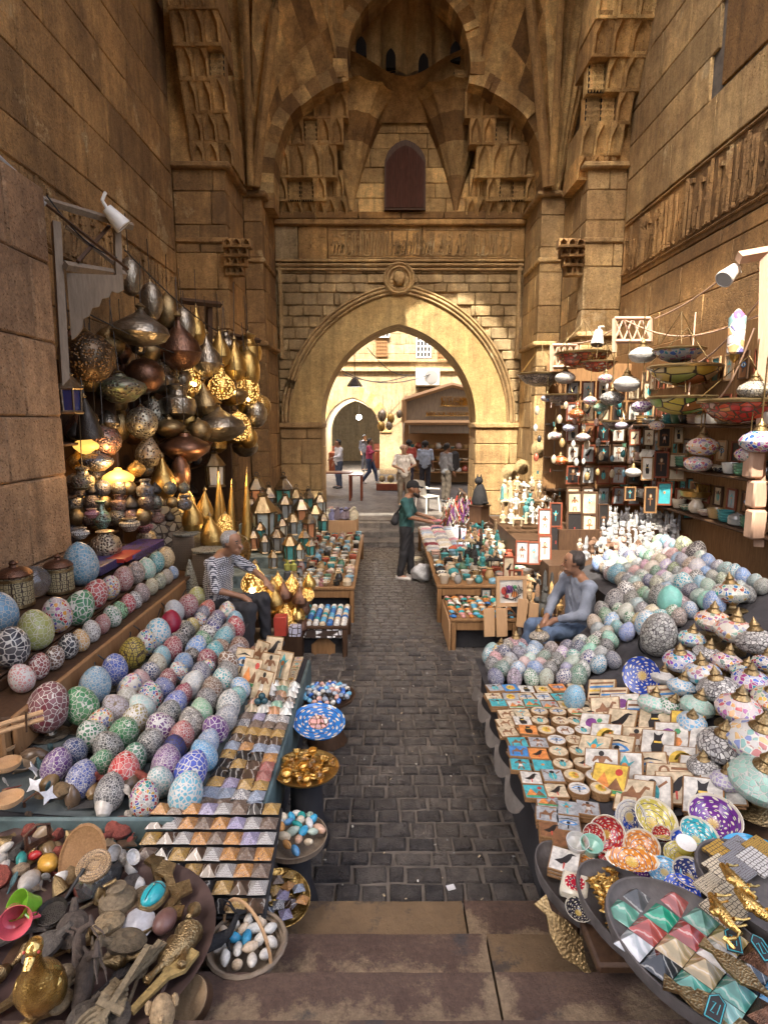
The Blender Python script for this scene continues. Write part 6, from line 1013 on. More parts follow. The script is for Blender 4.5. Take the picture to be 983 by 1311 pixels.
for i, (u, v, w, h, t) in enumerate([(240, 706, 30, 44, 7.5), (268, 725, 36, 40, 7.2)]):
    p = gt(u, v, t); d = w * t / FPX; hh = h * t / FPX; e = E('pedestal', (p.x, p.y, p.z - hh * .5)); tag(e, ['left inlaid wooden pedestal under a gold drop lamp', 'right inlaid pedestal behind the seated man'][i], 'pedestal', 'inlaid pedestals'); O('shaft', MB().cbox((0, 0, .5), (.9, .9, 1), .02).mesh('shaft', MATS['inlay_fine']), par=e, s=(d, d, hh), col=(.20, .15, .10)); O('top', MB().lathe([(.5, 0), (.6, .03), (.6, .08), (.5, .1)], 8).mesh('top', MATS['inlay_fine']), (0, 0, hh), s=(d, d, d), par=e, col=(.3, .3, .24))
bx_p = gt(235, 735, 7.2)
tag(O('inlaid_vase', lampmesh('bell', 'inlay_fine'), gt(244, 745, 6.9), s=(.25, .25, .55), col=(.4, .42, .36)), 'pale green inlaid tall vase beside the seated man', 'vase')
pn = gt(212, 680, 8.2); tag(O('inlaid_screen', MB().cbox((0, 0, 0), (.55, .06, .7), .01).mesh('inlaid_screen', MATS['mosaic_dark_line']), pn, (0, 0, .5), col=(.28, .24, .18)), 'black and cream patterned panel behind the pots', 'panel')
# amber glow lamps deep in the shop
for i, (u, v, w) in enumerate([(112, 570, 34), (100, 590, 26), (152, 612, 40), (118, 630, 36), (175, 600, 24), (140, 650, 30)]):
    p = gt(u, v, 7.0 + .1 * i); e = E('amber_lamp', p); tag(e, f'glowing amber glass lamp deep in the shop, {ordw(i + 1)} from the pier downward', 'lamp', 'amber glass lamps'); O('shade', lampmesh('disc', 'glow'), par=e, s=(w * 7 / FPX, w * 7 / FPX, w * 5 / FPX)) if i in (0, 2, 3) else O('shade', lampmesh('disc', 'pierced_brass'), par=e, s=(w * 7 / FPX,) * 3); O('fitting', CAP2, par=e, s=.12)
pl = bpy.data.lights.new('shop_bulb', 'POINT'); pl.energy = 5; pl.color = (1, .6, .25); pl.shadow_soft_size = .06; plo = bpy.data.objects.new('shop_bulb', pl); COL.objects.link(plo); plo.location = gt(150, 600, 6.9)
pl2 = bpy.data.lights.new('shop_bulb', 'POINT'); pl2.energy = 5; pl2.color = (1, .6, .25); pl2.shadow_soft_size = .06; plo2 = bpy.data.objects.new('shop_bulb', pl2); COL.objects.link(plo2); plo2.location = gt(285, 610, 8.4)
rr_ = random.Random(11); sm = [('small dark fretwork pot', lampmesh('vase', 'pierced_col'), (.10, .08, .07)), ('small blue fretwork globe', lampmesh('globe', 'pierced_col'), (.10, .14, .2)), ('small black drop lamp', lampmesh('drop', 'iron'), (.05, .05, .05)), ('small brass globe', lampmesh('globe', 'brass_old'), (.3, .2, .1)), ('small pale fretwork globe', lampmesh('globe', 'pierced_col'), (.4, .36, .28))]
for k in range(44):
    y = 6.45 + (k % 11) * .48 + rr_.uniform(-.08, .08); z = (.72, 1.32, 1.92, 2.52)[k // 11]; n_, me, c = rr_.choice(sm); s_ = rr_.uniform(.18, .28)
    tag(O('shelf_lamp', me, (-3.68 + rr_.uniform(-.05, .08), y, z + s_ * .5 + .02), (0, 0, rr_.random() * 6), s_, col=c), f'{n_}, {ordw(k % 11 + 1)} along the {ordw(k // 11 + 1)} shelf up in the lantern shop', 'lamp', 'lamps on the lantern shop shelves')
for k in range(26):
    u, v = 100 + (k % 9) * 17 + rr_.uniform(-4, 4), 625 + (k // 9) * 18; n_, me, c = sm[(k * 2 + k // 9) % 5]; p = gt(u, v, 6.9 + .05 * (k % 9)); s_ = rr_.uniform(.17, .24)
    if 195 < u: s_ *= .8
    tag(O('fretwork_lamp', me, p, (0, 0, rr_.random() * 6), s_, col=rr_.choice([(.35, .2, .17), (.2, .24, .3), (.42, .38, .28), (.12, .1, .1), (.2, .26, .22)])), f'{n_} piled behind the jars, {ordw(k % 9 + 1)} from the pier, {ordw(k // 9 + 1)} tier down', 'lamp', 'small lamps behind the jars')
# bracket timber and flood lamp
br = E('timber_bracket', gt(80, 490, 6.25)); tag(br, 'weathered grey timber bracket on the pier above the lanterns', 'bracket')
def bar(par, a, b, w, t, mat, nm='bar', tb=None):
    A_, B_ = gt(*a, t), gt(*b, tb or t); return OW(nm, MB().tube([(0, 0, 0), B_ - A_], w, 4).mesh(nm, MATS[mat], 20), A_, par)
bar(br, (72, 285), (84, 495), .055, 6.25, 'wood_grey', 'post'); bar(br, (52, 255), (170, 290), .045, 6.2, 'wood_grey', 'beam', 6.9); bar(br, (84, 340), (160, 352), .05, 6.2, 'wood_grey', 'beam', 6.9); bar(br, (150, 285), (152, 370), .05, 6.75, 'wood_grey', 'post'); bar(br, (85, 290), (150, 340), .025, 6.3, 'wood_grey', 'brace', 6.8); bar(br, (100, 335), (140, 290), .025, 6.3, 'wood_dark', 'brace', 6.8); bar(br, (60, 262), (165, 345), .018, 6.1, 'wood_dark', 'pole', 6.7)
va = MB(); A_ = gt(86, 350, 6.3); S_ = 6.5 / FPX; va.prism([(0, 0), (64, 2), (64, -16), (56, -20), (50, -18), (46, -26), (38, -28), (34, -38), (26, -40), (22, -50), (15, -54), (13, -66), (6, -76), (0, -80)], 0, 3, 0, TM((0, 0, 0), (R(90), 0, R(20)), S_)); OW('valance', va.mesh('valance', MATS['wood_grey']), A_, br)
def flood(p, rot, label, hot=False):
    e = E('flood_lamp', p, rot); tag(e, label, 'lamp'); O('head', MB().lathe([(0, .12), (.06, .11), (.08, .0), (.10, -.12), (.09, -.13), (.07, -.02)], 18).mesh('head', MATS['white']), par=e); O('arm', MB().tube([(0, 0, .1), (.02, .05, .2), (.1, .1, .24)], .02, 7).mesh('arm', MATS['white']), par=e); O('lens', MB().lathe([(0, -.122), (.085, -.122), (.085, -.118), (0, -.118)], 16).mesh('lens', MATS['glaze']), par=e, col=(.4, .4, .38)); return e
flood(gt(147, 278, 6.6), (R(20), R(-40), 0), 'white flood lamp on the left timber bracket'); flood(gt(765, 432, 9.2), (R(-15), R(10), 0), 'white flood lamp over the mosaic lamp shop'); flood(gt(934, 350, 6.6), (R(-20), R(50), 0), 'white flood lamp on the right timber post')
b2 = E('timber_bracket', gt(258, 385, 9.3)); tag(b2, 'small dark timber bracket at the middle of the lantern row', 'bracket'); bar(b2, (232, 385), (282, 390), .05, 9.0, 'wood_dark', 'beam', 9.8); bar(b2, (268, 390), (268, 440), .06, 9.7, 'wood_dark', 'post')
b3 = E('timber_bracket', gt(320, 432, 11)); tag(b3, 'small dark timber bracket beside the far left pier', 'bracket'); bar(b3, (296, 430), (332, 436), .05, 10.4, 'wood_dark', 'beam', 11.2); bar(b3, (322, 436), (322, 470), .05, 11.2, 'wood_dark', 'post')
for i, (a_, b_, ta, tb) in enumerate([((160, 320), (300, 436), 6.8, 10.6), ((100, 395), (300, 470), 6.4, 10.6), ((60, 250), (150, 330), 6.1, 6.7)]):
    A_, B_ = gt(*a_, ta), gt(*b_, tb); tag(O('hanging_cable', MB().tube([A_.lerp(B_, k / 10) - Vector((0, 0, .12 * math.sin(PI * k / 10))) for k in range(11)], .009, 5).mesh('hanging_cable', MATS['rubber'])), ['black cable carrying the top line of lamps', 'black cable carrying the lower lamps', 'black cable looped on the left bracket'][i], 'cable')
A_, B_ = gt(-5, 205, 5.8), gt(58, 262, 6.2); tag(O('cable_bundle', MB().tube([A_, A_.lerp(B_, .5) + Vector((0, 0, -.03)), B_], .03, 7).tube([A_ + Vector((0, .05, .06)), B_ + Vector((0, 0, .05))], .018, 6).mesh('cable_bundle', MATS['metalgrey'])), 'grey pipe and cable running along the pier top', 'cable')
# ================================================================ far left: table with carved front, gold cluster, lantern steps, pots
def table(name, x0, x1, y0, y1, z, mat, label, panel=True):
    e = E(name, ((x0 + x1) / 2, (y0 + y1) / 2, 0)); tag(e, label, 'table'); bx('table_top', ((x0 + x1) / 2, (y0 + y1) / 2, z - .02), (x1 - x0, y1 - y0, .04), mat, e, .008)
    for x in (x0 + .04, x1 - .04):
        for y in (y0 + .04, y1 - .04): bx('leg', (x, y, (z - .04) / 2), (.06, .06, z - .042), mat, e)
    if panel: bx('apron', ((x0 + x1) / 2, y0 + .03, z - .10), (x1 - x0 - .14, .025, .11), 'inlay_fine' if panel == 2 else mat, e); bx('back_cloth', ((x0 + x1) / 2, y0 + .12, (z - .06) / 2), (x1 - x0 - .1, .02, z - .07), 'cloth_black', e)
    return e
tb = table('low_table', -1.02, -.42, 6.55, 7.35, .40, 'wood_dark', 'low dark carved table of small blue boxes beside the left aisle', 2); OW('arch_panel', MB().prism([(-.14, 0), (.14, 0), (.14, .13), (.07, .19), (0, .24), (-.07, .19), (-.14, .13)], 0, .02, 0, TM((0, 0, 0), (R(90), 0, 0))).mesh('arch_panel', MATS['wood']), (-.72, 6.66, .01), tb)
SCB = MB().ball((0, 0, .25), (.5, .42, .35), 10).lathe([(.5, 0), (.52, .12), (.5, .2)], 10).mesh('trinket_box', MATS['glaze']); SC = [('blue', (.04, .16, .42)), ('sky blue', (.12, .4, .6)), ('white', (.66, .65, .6)), ('teal', (.03, .34, .36)), ('cream', (.6, .5, .34)), ('pink', (.55, .28, .26)), ('dark green', (.04, .16, .1)), ('orange', (.55, .22, .06))]
for j in range(9):
    for i in range(7):
        c = rnd.choice(SC[:5] + SC[:3]); x = -.97 + i * .083; y = 6.6 + j * .083; tag(O('trinket_box', SCB, (x, y, .40), (0, 0, rnd.random() * 6), .074, col=c[1]), f'{c[0]} small round box on the low carved table, {ordw(7 - i)} from the aisle, {ordw(j + 1)} row', 'trinket box', 'small round boxes on the low table')
tag(O('wooden_block', MB().cbox((0, 0, 0), (.36, .3, .4), .02).mesh('wooden_block', MATS['wood_grey']), (-1.36, 6.55, .2)), 'rough wooden block left of the low carved table', 'block'); tag(O('wooden_block', MB().cbox((0, 0, 0), (.4, .4, .34), .02).mesh('wooden_block', MATS['wood_grey']), (-1.42, 6.0, .17)), 'wooden block under the seated man\'s foot', 'block')
dr2 = [(352, 770, 24), (364, 762, 22), (374, 752, 22), (358, 785, 24), (372, 776, 26), (384, 768, 22), (366, 792, 24), (380, 788, 24), (350, 756, 20), (388, 780, 20), (394, 762, 18), (344, 780, 20), (376, 798, 22), (384, 800, 26), (356, 748, 18), (396, 748, 18)]
for i, (u, v, w) in enumerate(dr2): hang(u, v - 4, w, w * 1.35, 6.75 + .05 * (i % 5), 'drop', ['brass', 'copper', 'lit_brass', 'gold'][i % 4], (.5, .4, .2), f'small golden drop lamp, {ordw(i + 1)} in the heap beside the seated man', group='golden drops by the seated man', chain=False)
tag(O('red_box', MB().cbox((0, 0, 0), (.14, .14, .22), .008).mesh('red_box', MATS['satin']), gt(360, 800, 6.5), col=(.45, .06, .04)), 'small red box under the golden drops', 'box'); tag(O('card_box', MB().cbox((0, 0, 0), (.13, .1, .12), .008).mesh('card_box', MATS['inlay_fine']), gt(378, 807, 6.45), col=(.5, .5, .6)), 'small patterned card box beside the red box', 'box')
tag(O('display_shelf', MB().box((0, 0, 0), (.8, 1.0, .5)).mesh('display_shelf', MATS['wood_dark']), (-1.35, 7.0, .25)), 'dark low shelf under the golden drops', 'shelf')
plain('stepbox', (.16, .20, .19), .7, nz=10, amt=.6, bs=20)
for i in range(5): tag(O('display_step', MB().cbox((0, 0, 0), (1.0, .42, .16 + .17 * i), .01).mesh('display_step', MATS['stepbox']), (-1.82, 7.75 + .42 * i, .08 + .085 * i + .30)), f'grey green display step under the lanterns, {ordw(i + 1)} from the front', 'display step', 'display steps')
fn_ = [(338, 660, 62, 9.3), (330, 630, 44, 9.8), (364, 630, 44, 10.2), (366, 648, 34, 9.8), (386, 655, 40, 10.0), (396, 672, 36, 9.6), (356, 690, 34, 8.8), (372, 700, 36, 8.5), (340, 695, 26, 8.8), (345, 640, 40, 10.2), (352, 660, 34, 9.4), (375, 670, 30, 9.4), (390, 690, 28, 9.0), (404, 660, 34, 10.2), (334, 680, 26, 9.0), (362, 675, 28, 9.2), (384, 705, 24, 8.5), (398, 700, 24, 8.8), (350, 715, 24, 8.3), (410, 645, 30, 10.5), (322, 655, 40, 9.6), (326, 690, 28, 8.9), (414, 668, 26, 10), (380, 640, 34, 10.5), (395, 640, 30, 10.8)]
for i, (u, v, h, t) in enumerate(fn_):
    p = gt(u, v + h / 2, t); fanous(p, h * t / FPX * 1.05, rnd.choice([(.10, .09, .08), (.3, .22, .12), (.07, .06, .06), (.22, .2, .17)]), f'small metal lantern, {ordw(i + 1)} in the lantern group before the far left pier', 'metal lanterns before the far left pier', rnd.choice([(.5, .55, .5), (.6, .55, .42), (.08, .3, .28), (.55, .25, .12), (.3, .3, .28)]))
for i, (u, v) in enumerate([(368, 722), (376, 722), (368, 732), (405, 745), (398, 745), (391, 745), (384, 745), (412, 745)]): tag(O('perfume_bottle', MB().lathe([(.3, 0), (.34, .1), (.34, .6), (.14, .72), (.14, .86), (.2, .9), (.2, 1.0)], 12).mesh('perfume_bottle', MATS['glaze']), gt(u, v + 8, 8.1), s=.14, col=rnd.choice([(.4, .2, .2), (.4, .4, .1), (.6, .55, .45), (.1, .1, .1)])), f'small bottle on the display step, {ordw(i + 1)} of eight', 'bottle', 'bottles on the display step')
table('goods_table', -1.35, -.40, 7.75, 11.6, .52, 'wood', 'long far table of pots along the left aisle')
SB = {'stack of bowls': MB().lathe([(.3, 0), (.42, .12), (.36, .14), (.44, .28), (.38, .3), (.46, .44), (.40, .46), (.48, .62), (.44, .62), (.3, .5), (0, .46)], 14).mesh('bowl_stack', MATS['glaze']), 'round box': MB().lathe([(.4, 0), (.46, .06), (.46, .3), (.48, .34), (.42, .5), (.2, .6), (.08, .62), (0, .7)], 14).mesh('round_box', MATS['glaze']), 'small pot': MB().lathe([(.26, 0), (.44, .2), (.46, .45), (.3, .7), (.26, .8), (.34, .88), (.28, .88)], 14).mesh('pot', MATS['glaze']), 'small cup': MB().lathe([(.28, 0), (.34, .05), (.46, .6), (.42, .6), (.3, .2), (0, .1)], 14).mesh('cup', MATS['glaze']), 'painted bowl': BOWLM}
GC = [('cream', (.56, .46, .31)), ('white', (.60, .58, .52)), ('teal', (.06, .25, .26)), ('sky blue', (.20, .38, .48)), ('red', (.40, .10, .06)), ('ochre', (.40, .27, .12)), ('cream', (.6, .52, .4)), ('pale pink', (.52, .36, .30)), ('black', (.03, .03, .03)), ('green', (.10, .22, .14)), ('grey', (.3, .3, .28))]
def goods(x0, x1, y0, y1, z, sx, sy, where, group, size=.13, flip=False, kinds=None):
    nx = int((x1 - x0) / sx); ny = int((y1 - y0) / sy)
    for j in range(ny):
        for i in range(nx):
            k = rnd.choice(kinds or list(SB)); c = rnd.choice(GC); x = x0 + (i + .5) * sx + rnd.uniform(-.02, .02); y = y0 + (j + .5) * sy + rnd.uniform(-.02, .02); s_ = size * rnd.uniform(.8, 1.15)
            tag(O(k.replace(' ', '_').replace('stack_of_bowls', 'bowl_stack'), SB[k], (x, y, z), (0, 0, rnd.random() * 6), (s_, s_, s_ * rnd.uniform(.8, 1.4)), col=c[1]), f'{c[0]} {k}, {ordw(i + 1 if flip else nx - i)} from the aisle, {ordw(j + 1)} row back, {where}', 'bowls' if k == 'stack of bowls' else k.split()[-1], group)
goods(-1.33, -.42, 7.78, 11.5, .52, .15, .165, 'far left table', 'pots on the far left table')
# box pile and heap nearer the gate, left
tag(O('cardboard_box', MB().cbox((0, 0, 0), (.9, .7, .5), .01).mesh('cardboard_box', MATS['wood_tan']), (-1.0, 12.15, .52)), 'tan box under the pale fringed goods near the gate', 'box'); tag(O('wooden_bench', MB().box((0, 0, 0), (1.0, .9, .26)).mesh('wooden_bench', MATS['wood']), (-1.0, 12.15, .13)), 'low wooden bench under the tan box near the gate', 'bench')
for i in range(24):
    p = Vector((-1.4 + .11 * (i % 8), 11.9 + .18 * (i // 8), .78)); tag(O('tassel', MB().lathe([(.1, .9), (.2, .8), (.12, .7), (.36, .4), (.42, 0), (.3, 0)], 9, flute=.2, fn=9).mesh('tassel', MATS['cloth']), p, (rnd.uniform(-.3, .3), rnd.uniform(-.3, .3), 0), .24, col=rnd.choice([(.66, .6, .45), (.6, .4, .34), (.2, .16, .18), (.6, .55, .4), (.25, .25, .4)])), f'fringed tassel on the tan box, {ordw(8 - i % 8)} from the aisle, {ordw(i // 8 + 1)} row', 'tassel', 'tassels by the gate')
# ================================================================ RIGHT SHOP
sp = E('lamp_shop', (4, 9, 0)); tag(sp, 'dark open shop of framed pictures under the mosaic lamps', 'shop')
bx('back_panel', (4.5, 8.8, 2.0), (.06, 6.0, 4.0), 'wood', sp); bx('end_panel', (3.75, 10.9, 1.9), (1.6, .06, 3.8), 'wood', sp)
for z in (.85, 1.5, 2.1, 2.7): bx('shelf', (4.3, 8.8, z), (.36, 5.8, .035), 'wood_dark', sp); bx('shelf', (3.7, 10.72, z + .02), (1.5, .3, .035), 'wood_dark', sp)

def pframe(name, p, w, h, rot, fm, bgk, kind, label, group=None, th=.025):
    e = E(name, p, rot); tag(e, label, 'picture frame', group); mb = MB(); b = min(w, h) * .12
    for c, s in (((0, h / 2 - b / 2), (w, b)), ((0, -h / 2 + b / 2), (w, b)), ((-w / 2 + b / 2, 0), (b, h - 2 * b)), ((w / 2 - b / 2, 0), (b, h - 2 * b))): mb.box((c[0], 0, c[1]), (s[0] - .0005, th, s[1] - .0005))
    O('frame', mb.mesh('frame', MATS[fm]), par=e); mb = MB(); mb.box((0, .004, 0), (w - 2 * b, .008, h - 2 * b), 1)
    k = min(w, h) * .72
    for i, (m_, poly) in enumerate(motif(kind)): mb.prism([(x * k, y * min(h * .7, k * 1.5)) for x, y in poly], .001, .003 + .001 * i, PI_[m_], TM((0, 0, 0), (R(90), 0, 0)))
    O('picture', mb.mesh('picture', M('ink', bgk, *ALLP)), par=e); return e
fr = []
for r_ in range(6):
    for c_ in range(8): fr.append((733 + c_ * 19.5, 500 + r_ * 27, 17, 24, 9.72 + .02 * c_))
for i, (u, v, w, h, t) in enumerate(fr):
    k = rnd.choice(['a walking figure', 'a sitting cat', 'a bird', 'an ankh', 'a lotus', 'a scarab']); bgk = rnd.choice(['pc_cream', 'pc_brown', 'pc_white', 'ink', 'pc_grey']); pframe('picture_frame', gt(u, v, t), w * t / FPX, h * t / FPX, (R(rnd.uniform(-4, 4)), 0, R(rnd.uniform(-8, 8))), rnd.choice(['wood_red', 'wood_dark', 'wood_dark']), bgk, k, f'small frame with {k}, {ordw(i % 8 + 1)} from gate side, {ordw(i // 8 + 1)} row down in shop', 'small frames in the lamp shop')
fl2 = [(735, 645, 20, 32, 'pc_cream', 'wood_dark'), (754, 645, 20, 32, 'pc_cream', 'wood_dark'), (735, 672, 22, 34, 'ink', 'wood_dark'), (754, 674, 20, 34, 'pc_cream', 'wood_dark'), (697, 668, 17, 34, 'pc_white', 'wood_red'), (711, 660, 16, 34, 'ink', 'wood_red'), (711, 690, 16, 34, 'ink', 'wood_red'), (697, 702, 17, 34, 'pc_white', 'wood_red'), (668, 707, 17, 30, 'pc_grey', 'wood_red'), (683, 708, 16, 30, 'pc_grey', 'wood_red'), (651, 727, 15, 30, 'pc_cream', 'wood_red'), (735, 700, 18, 30, 'pc_cream', 'wood_dark'), (772, 665, 14, 40, 'ink', 'wood_dark'), (832, 710, 24, 44, 'pc_grey', 'wood_red'), (852, 708, 20, 42, 'pc_cream', 'wood_red'), (870, 704, 18, 40, 'pc_grey', 'wood_red'), (790, 738, 20, 22, 'pc_cream', 'wood_red'), (812, 740, 20, 22, 'pc_cream', 'wood_red'), (772, 762, 18, 20, 'pc_yel', 'wood_dark'), (772, 778, 16, 16, 'pc_green', 'wood_dark'), (605, 785, 15, 18, 'pc_brown', 'wood_dark'), (622, 762, 13, 17, 'pc_white', 'ink'), (640, 762, 14, 16, 'pc_brown', 'wood_dark'), (660, 738, 18, 18, 'ink', 'wood_red'), (590, 768, 14, 14, 'pc_brown', 'wood_dark')]
for i, (u, v, w, h, bgk, fm) in enumerate(fl2): t = 8.6 if u > 700 else 8.0; pframe('picture_frame', gt(u, v, t), w * t / FPX, h * t / FPX, (R(-6), 0, R(rnd.uniform(-10, 6))), fm, bgk, ['a walking figure', 'a lotus', 'a bird', 'an ankh'][i % 4], f'{ {"wood_dark": "dark", "wood_red": "red brown", "ink": "black"}[fm]} framed papyrus, {ordw(i + 1)} counted down around the seated man', 'framed papyrus on the right')
# big calligraphy frame on a stand by the aisle
e = pframe('calligraphy_frame', gt(654, 757, 7.0), .37, .36, (R(-8), 0, R(6)), 'wood_tan', 'pc_white', 'flowers', 'wooden framed white and red calligraphy picture standing by the aisle', th=.04)
mb = MB()
for k in range(9): x = -.08 + .025 * k; mb.tube([(x, -.012, -.07 + .05 * math.sin(k)), (x + .02, -.012, .0), (x - .01, -.012, .05 + .03 * math.sin(k * 2.1))], .005, 5)
mb.tube([(-.11, -.012, -.06), (0, -.012, -.1), (.11, -.012, -.05)], .007, 5); mb.ball((-.09, -.008, .01), (.035, .003, .05), 10, 1); mb.ball((-.06, -.008, -.06), (.03, .003, .03), 10, 1); O('calligraphy', mb.mesh('calligraphy', M('ink', 'pc_red')), par=e)
for i, (u, v, w) in enumerate([(626, 797, 15), (642, 797, 15), (668, 785, 13), (682, 790, 13)]): tag(O('wooden_board', MB().cbox((0, 0, 0), (w * 6.9 / FPX, .02, .34), .006).mesh('wooden_board', MATS['wood_tan']), gt(u, v, 6.95), (R(-8), 0, R(8 if i < 2 else -30))), f'tan wooden board back, {ordw(i + 1)} under the calligraphy picture', 'board', 'boards under the calligraphy picture')
tag(O('easel', MB().tube([(0, 0, 0), (0, .05, .9)], .02, 6).tube([(.25, .0, 0), (.2, .05, .8)], .02, 6).tube([(-.05, .02, .45), (.3, .02, .45)], .02, 6).mesh('easel', MATS['wood_dark']), (gt(645, 800, 7.05).x, gt(645, 800, 7.05).y, 0)), 'dark easel under the calligraphy picture', 'easel')
for i in range(52):
    y = 6.5 + (i % 13) * .31; z = (1.78, 2.38, 2.98, 3.45)[i // 13]; k = ['a walking figure', 'a bird', 'an eye', 'a lotus', 'a scarab'][i % 5]; pframe('picture_frame', (4.44, y, z), .2, .27 if i // 13 < 3 else .34, (0, 0, R(-90)), rnd.choice(['wood_red', 'wood_dark', 'wood_tan']), rnd.choice(['pc_cream', 'pc_grey', 'ink', 'pc_brown', 'pc_teal']), k, f'wall frame with {k}, {ordw(i % 13 + 1)} from right, {ordw(i // 13 + 1)} row up on the shop wall', 'frames on the right shop wall')
# figurines
FIG = MB().lathe([(.2, 0), (.22, .06), (.12, .1), (.15, .3), (.19, .5), (.2, .62), (.1, .7), (.07, .74)], 10).ball((0, 0, .84), (.11, .12, .13), 10).tube([(-.09, 0, .9), (-.1, 0, 1.05)], [.04, .01], 5).tube([(.09, 0, .9), (.1, 0, 1.05)], [.04, .01], 5).tube([(-.18, 0, .6), (-.22, -.06, .4), (-.1, -.14, .38)], .045, 6).tube([(.18, 0, .6), (.22, -.06, .4), (.1, -.14, .38)], .045, 6).mesh('figurine', MATS['clay'])
OBE = MB().lathe([(.16, 0), (.16, .1), (.12, .12), (.09, .85), (0, 1.0)], 4).mesh('obelisk', MATS['clay']); CAM2 = CAMELM.copy(); CAM2.materials[0] = MATS['clay']; CATM = MB().lathe([(.24, 0), (.26, .1), (.2, .4), (.12, .58), (.08, .64)], 12).ball((0, -.05, .74), (.13, .15, .13), 10).tube([(-.08, -.04, .82), (-.09, -.03, .95)], [.04, .008], 5).tube([(.08, -.04, .82), (.09, -.03, .95)], [.04, .008], 5).tube([(.1, .2, .05), (.28, .1, .05), (.3, -.1, .08)], .04, 6).mesh('cat_figure', MATS['clay'])
def figs(u0, u1, v0, v1, nx, ny, t0, t1, cols, hpx, where, group, seed):
    rr = random.Random(seed)
    for j in range(ny):
        for i in range(nx):
            u = u0 + (u1 - u0) * (i + .5) / nx + rr.uniform(-2, 2); v = v0 + (v1 - v0) * (j + .5) / ny + rr.uniform(-2, 2); t = t1 + (t0 - t1) * (j + .5) / ny; nm, me = rr.choice([('standing figurine', FIG), ('standing figurine', FIG), ('obelisk', OBE), ('camel figurine', CAM2), ('cat figurine', CATM)]); cn, c = rr.choice(cols); h = hpx * rr.uniform(.75, 1.25) * t / FPX; p = gt(u, v, t)
            tag(O(nm.replace(' ', '_'), me, p - Vector((0, 0, h / 2)), (0, 0, rr.uniform(-1, 1)), h, col=c), f'{cn} {nm}, {ordw(i + 1)} from the gate side, {ordw(j + 1)} row down, {where}', nm.split()[-1], group)
WH = [('white', (.55, .54, .52)), ('grey', (.38, .38, .38)), ('pale', (.5, .49, .46))]; TN = [('tan', (.42, .29, .16)), ('cream', (.56, .45, .28)), ('brown', (.16, .09, .05)), ('black', (.03, .028, .026)), ('ochre', (.36, .22, .08))]
figs(768, 872, 655, 692, 13, 4, 8.2, 9.2, WH, 22, 'white figures', 'white figurines', 1); figs(735, 830, 690, 730, 10, 3, 7.9, 8.4, [('pale', (.5, .42, .32)), ('pinkish', (.42, .28, .22)), ('grey', (.3, .3, .3)), ('brown', (.18, .1, .06))], 24, 'under the white figures', 'small mixed figurines', 2); figs(738, 850, 728, 775, 11, 3, 7.3, 7.9, TN[:3], 28, 'behind the seated man', 'wooden figurines', 3); figs(672, 720, 735, 800, 5, 4, 7.0, 7.7, TN[2:] + TN[:1], 26, 'left of the seated man', 'dark figurines', 4); figs(640, 720, 615, 668, 9, 5, 9.6, 11.2, [('cream', (.58, .48, .3)), ('white', (.6, .57, .5)), ('brown', (.2, .12, .06)), ('teal', (.08, .25, .25))], 17, 'by the right pier', 'figurines by the right pier', 5); figs(585, 640, 668, 720, 6, 5, 8.2, 9.4, TN[:4] + [('teal', (.06, .28, .28))], 16, 'far right table', 'figurines on the far right table', 6)
tag(O('figurine_stand', MB().box((0, 0, .0), (1.9, 1.5, .9)).mesh('figurine_stand', MATS['wood_dark']), (3.1, 8.2, .45)), 'dark stepped stand under the figurines', 'stand'); tag(O('figurine_stand', MB().box((0, 0, .0), (1.5, .7, .3)).mesh('figurine_stand', MATS['wood_dark']), (3.3, 8.75, 1.05)), 'raised dark stand under the white figurines', 'stand'); tag(O('figurine_stand', MB().box((0, 0, .0), (1.3, 2.4, .9)).mesh('figurine_stand', MATS['wood_dark']), (2.75, 10.35, .45)), 'tall dark stand before the right pier', 'stand')
cs = E('cat_statue', gt(613, 668, 11.6)); tag(cs, 'black cat statue on a pole stand beside the gate', 'statue'); O('cat_body', CATM, (0, 0, .36), (0, 0, R(-60)), .62, cs, (.012, .011, .012)); O('plinth', MB().lathe([(.2, 0), (.2, .3), (.24, .34)], 4).mesh('plinth', MATS['wood_dark']), par=cs); O('post', MB().tube([(0, 0, -1.2), (0, 0, 0)], .06, 6).mesh('post', MATS['wood_dark']), par=cs)
for i, (u, v, w, h) in enumerate([(850, 560, 16, 26), (868, 556, 14, 24), (846, 595, 18, 34), (866, 598, 22, 36), (850, 632, 18, 30), (872, 640, 16, 30), (886, 622, 16, 20), (898, 632, 15, 18), (882, 655, 18, 20), (902, 660, 20, 16), (920, 612, 18, 20), (935, 632, 18, 22), (915, 575, 16, 18), (940, 560, 22, 14), (955, 600, 16, 18), (830, 560, 14, 22), (828, 600, 15, 30), (832, 640, 16, 34), (812, 560, 14, 20), (806, 632, 14, 18), (925, 660, 16, 18), (945, 668, 16, 18)]):
    t = 8.5; k = ['a walking figure', 'a sitting cat', 'an ankh', 'a bird', 'a lotus'][i % 5]; pframe('picture_frame', gt(u, v, t), w * t / FPX, h * t / FPX, (R(-4), 0, R(rnd.uniform(-16, 4))), rnd.choice(['wood_red', 'wood_dark', 'wood']), rnd.choice(['pc_cream', 'pc_grey', 'ink', 'pc_white', 'pc_teal']), k, f'framed picture of {k}, {ordw(i + 1)} in the group right of the white figurines', 'frames right of the white figurines')
rr_ = random.Random(8)
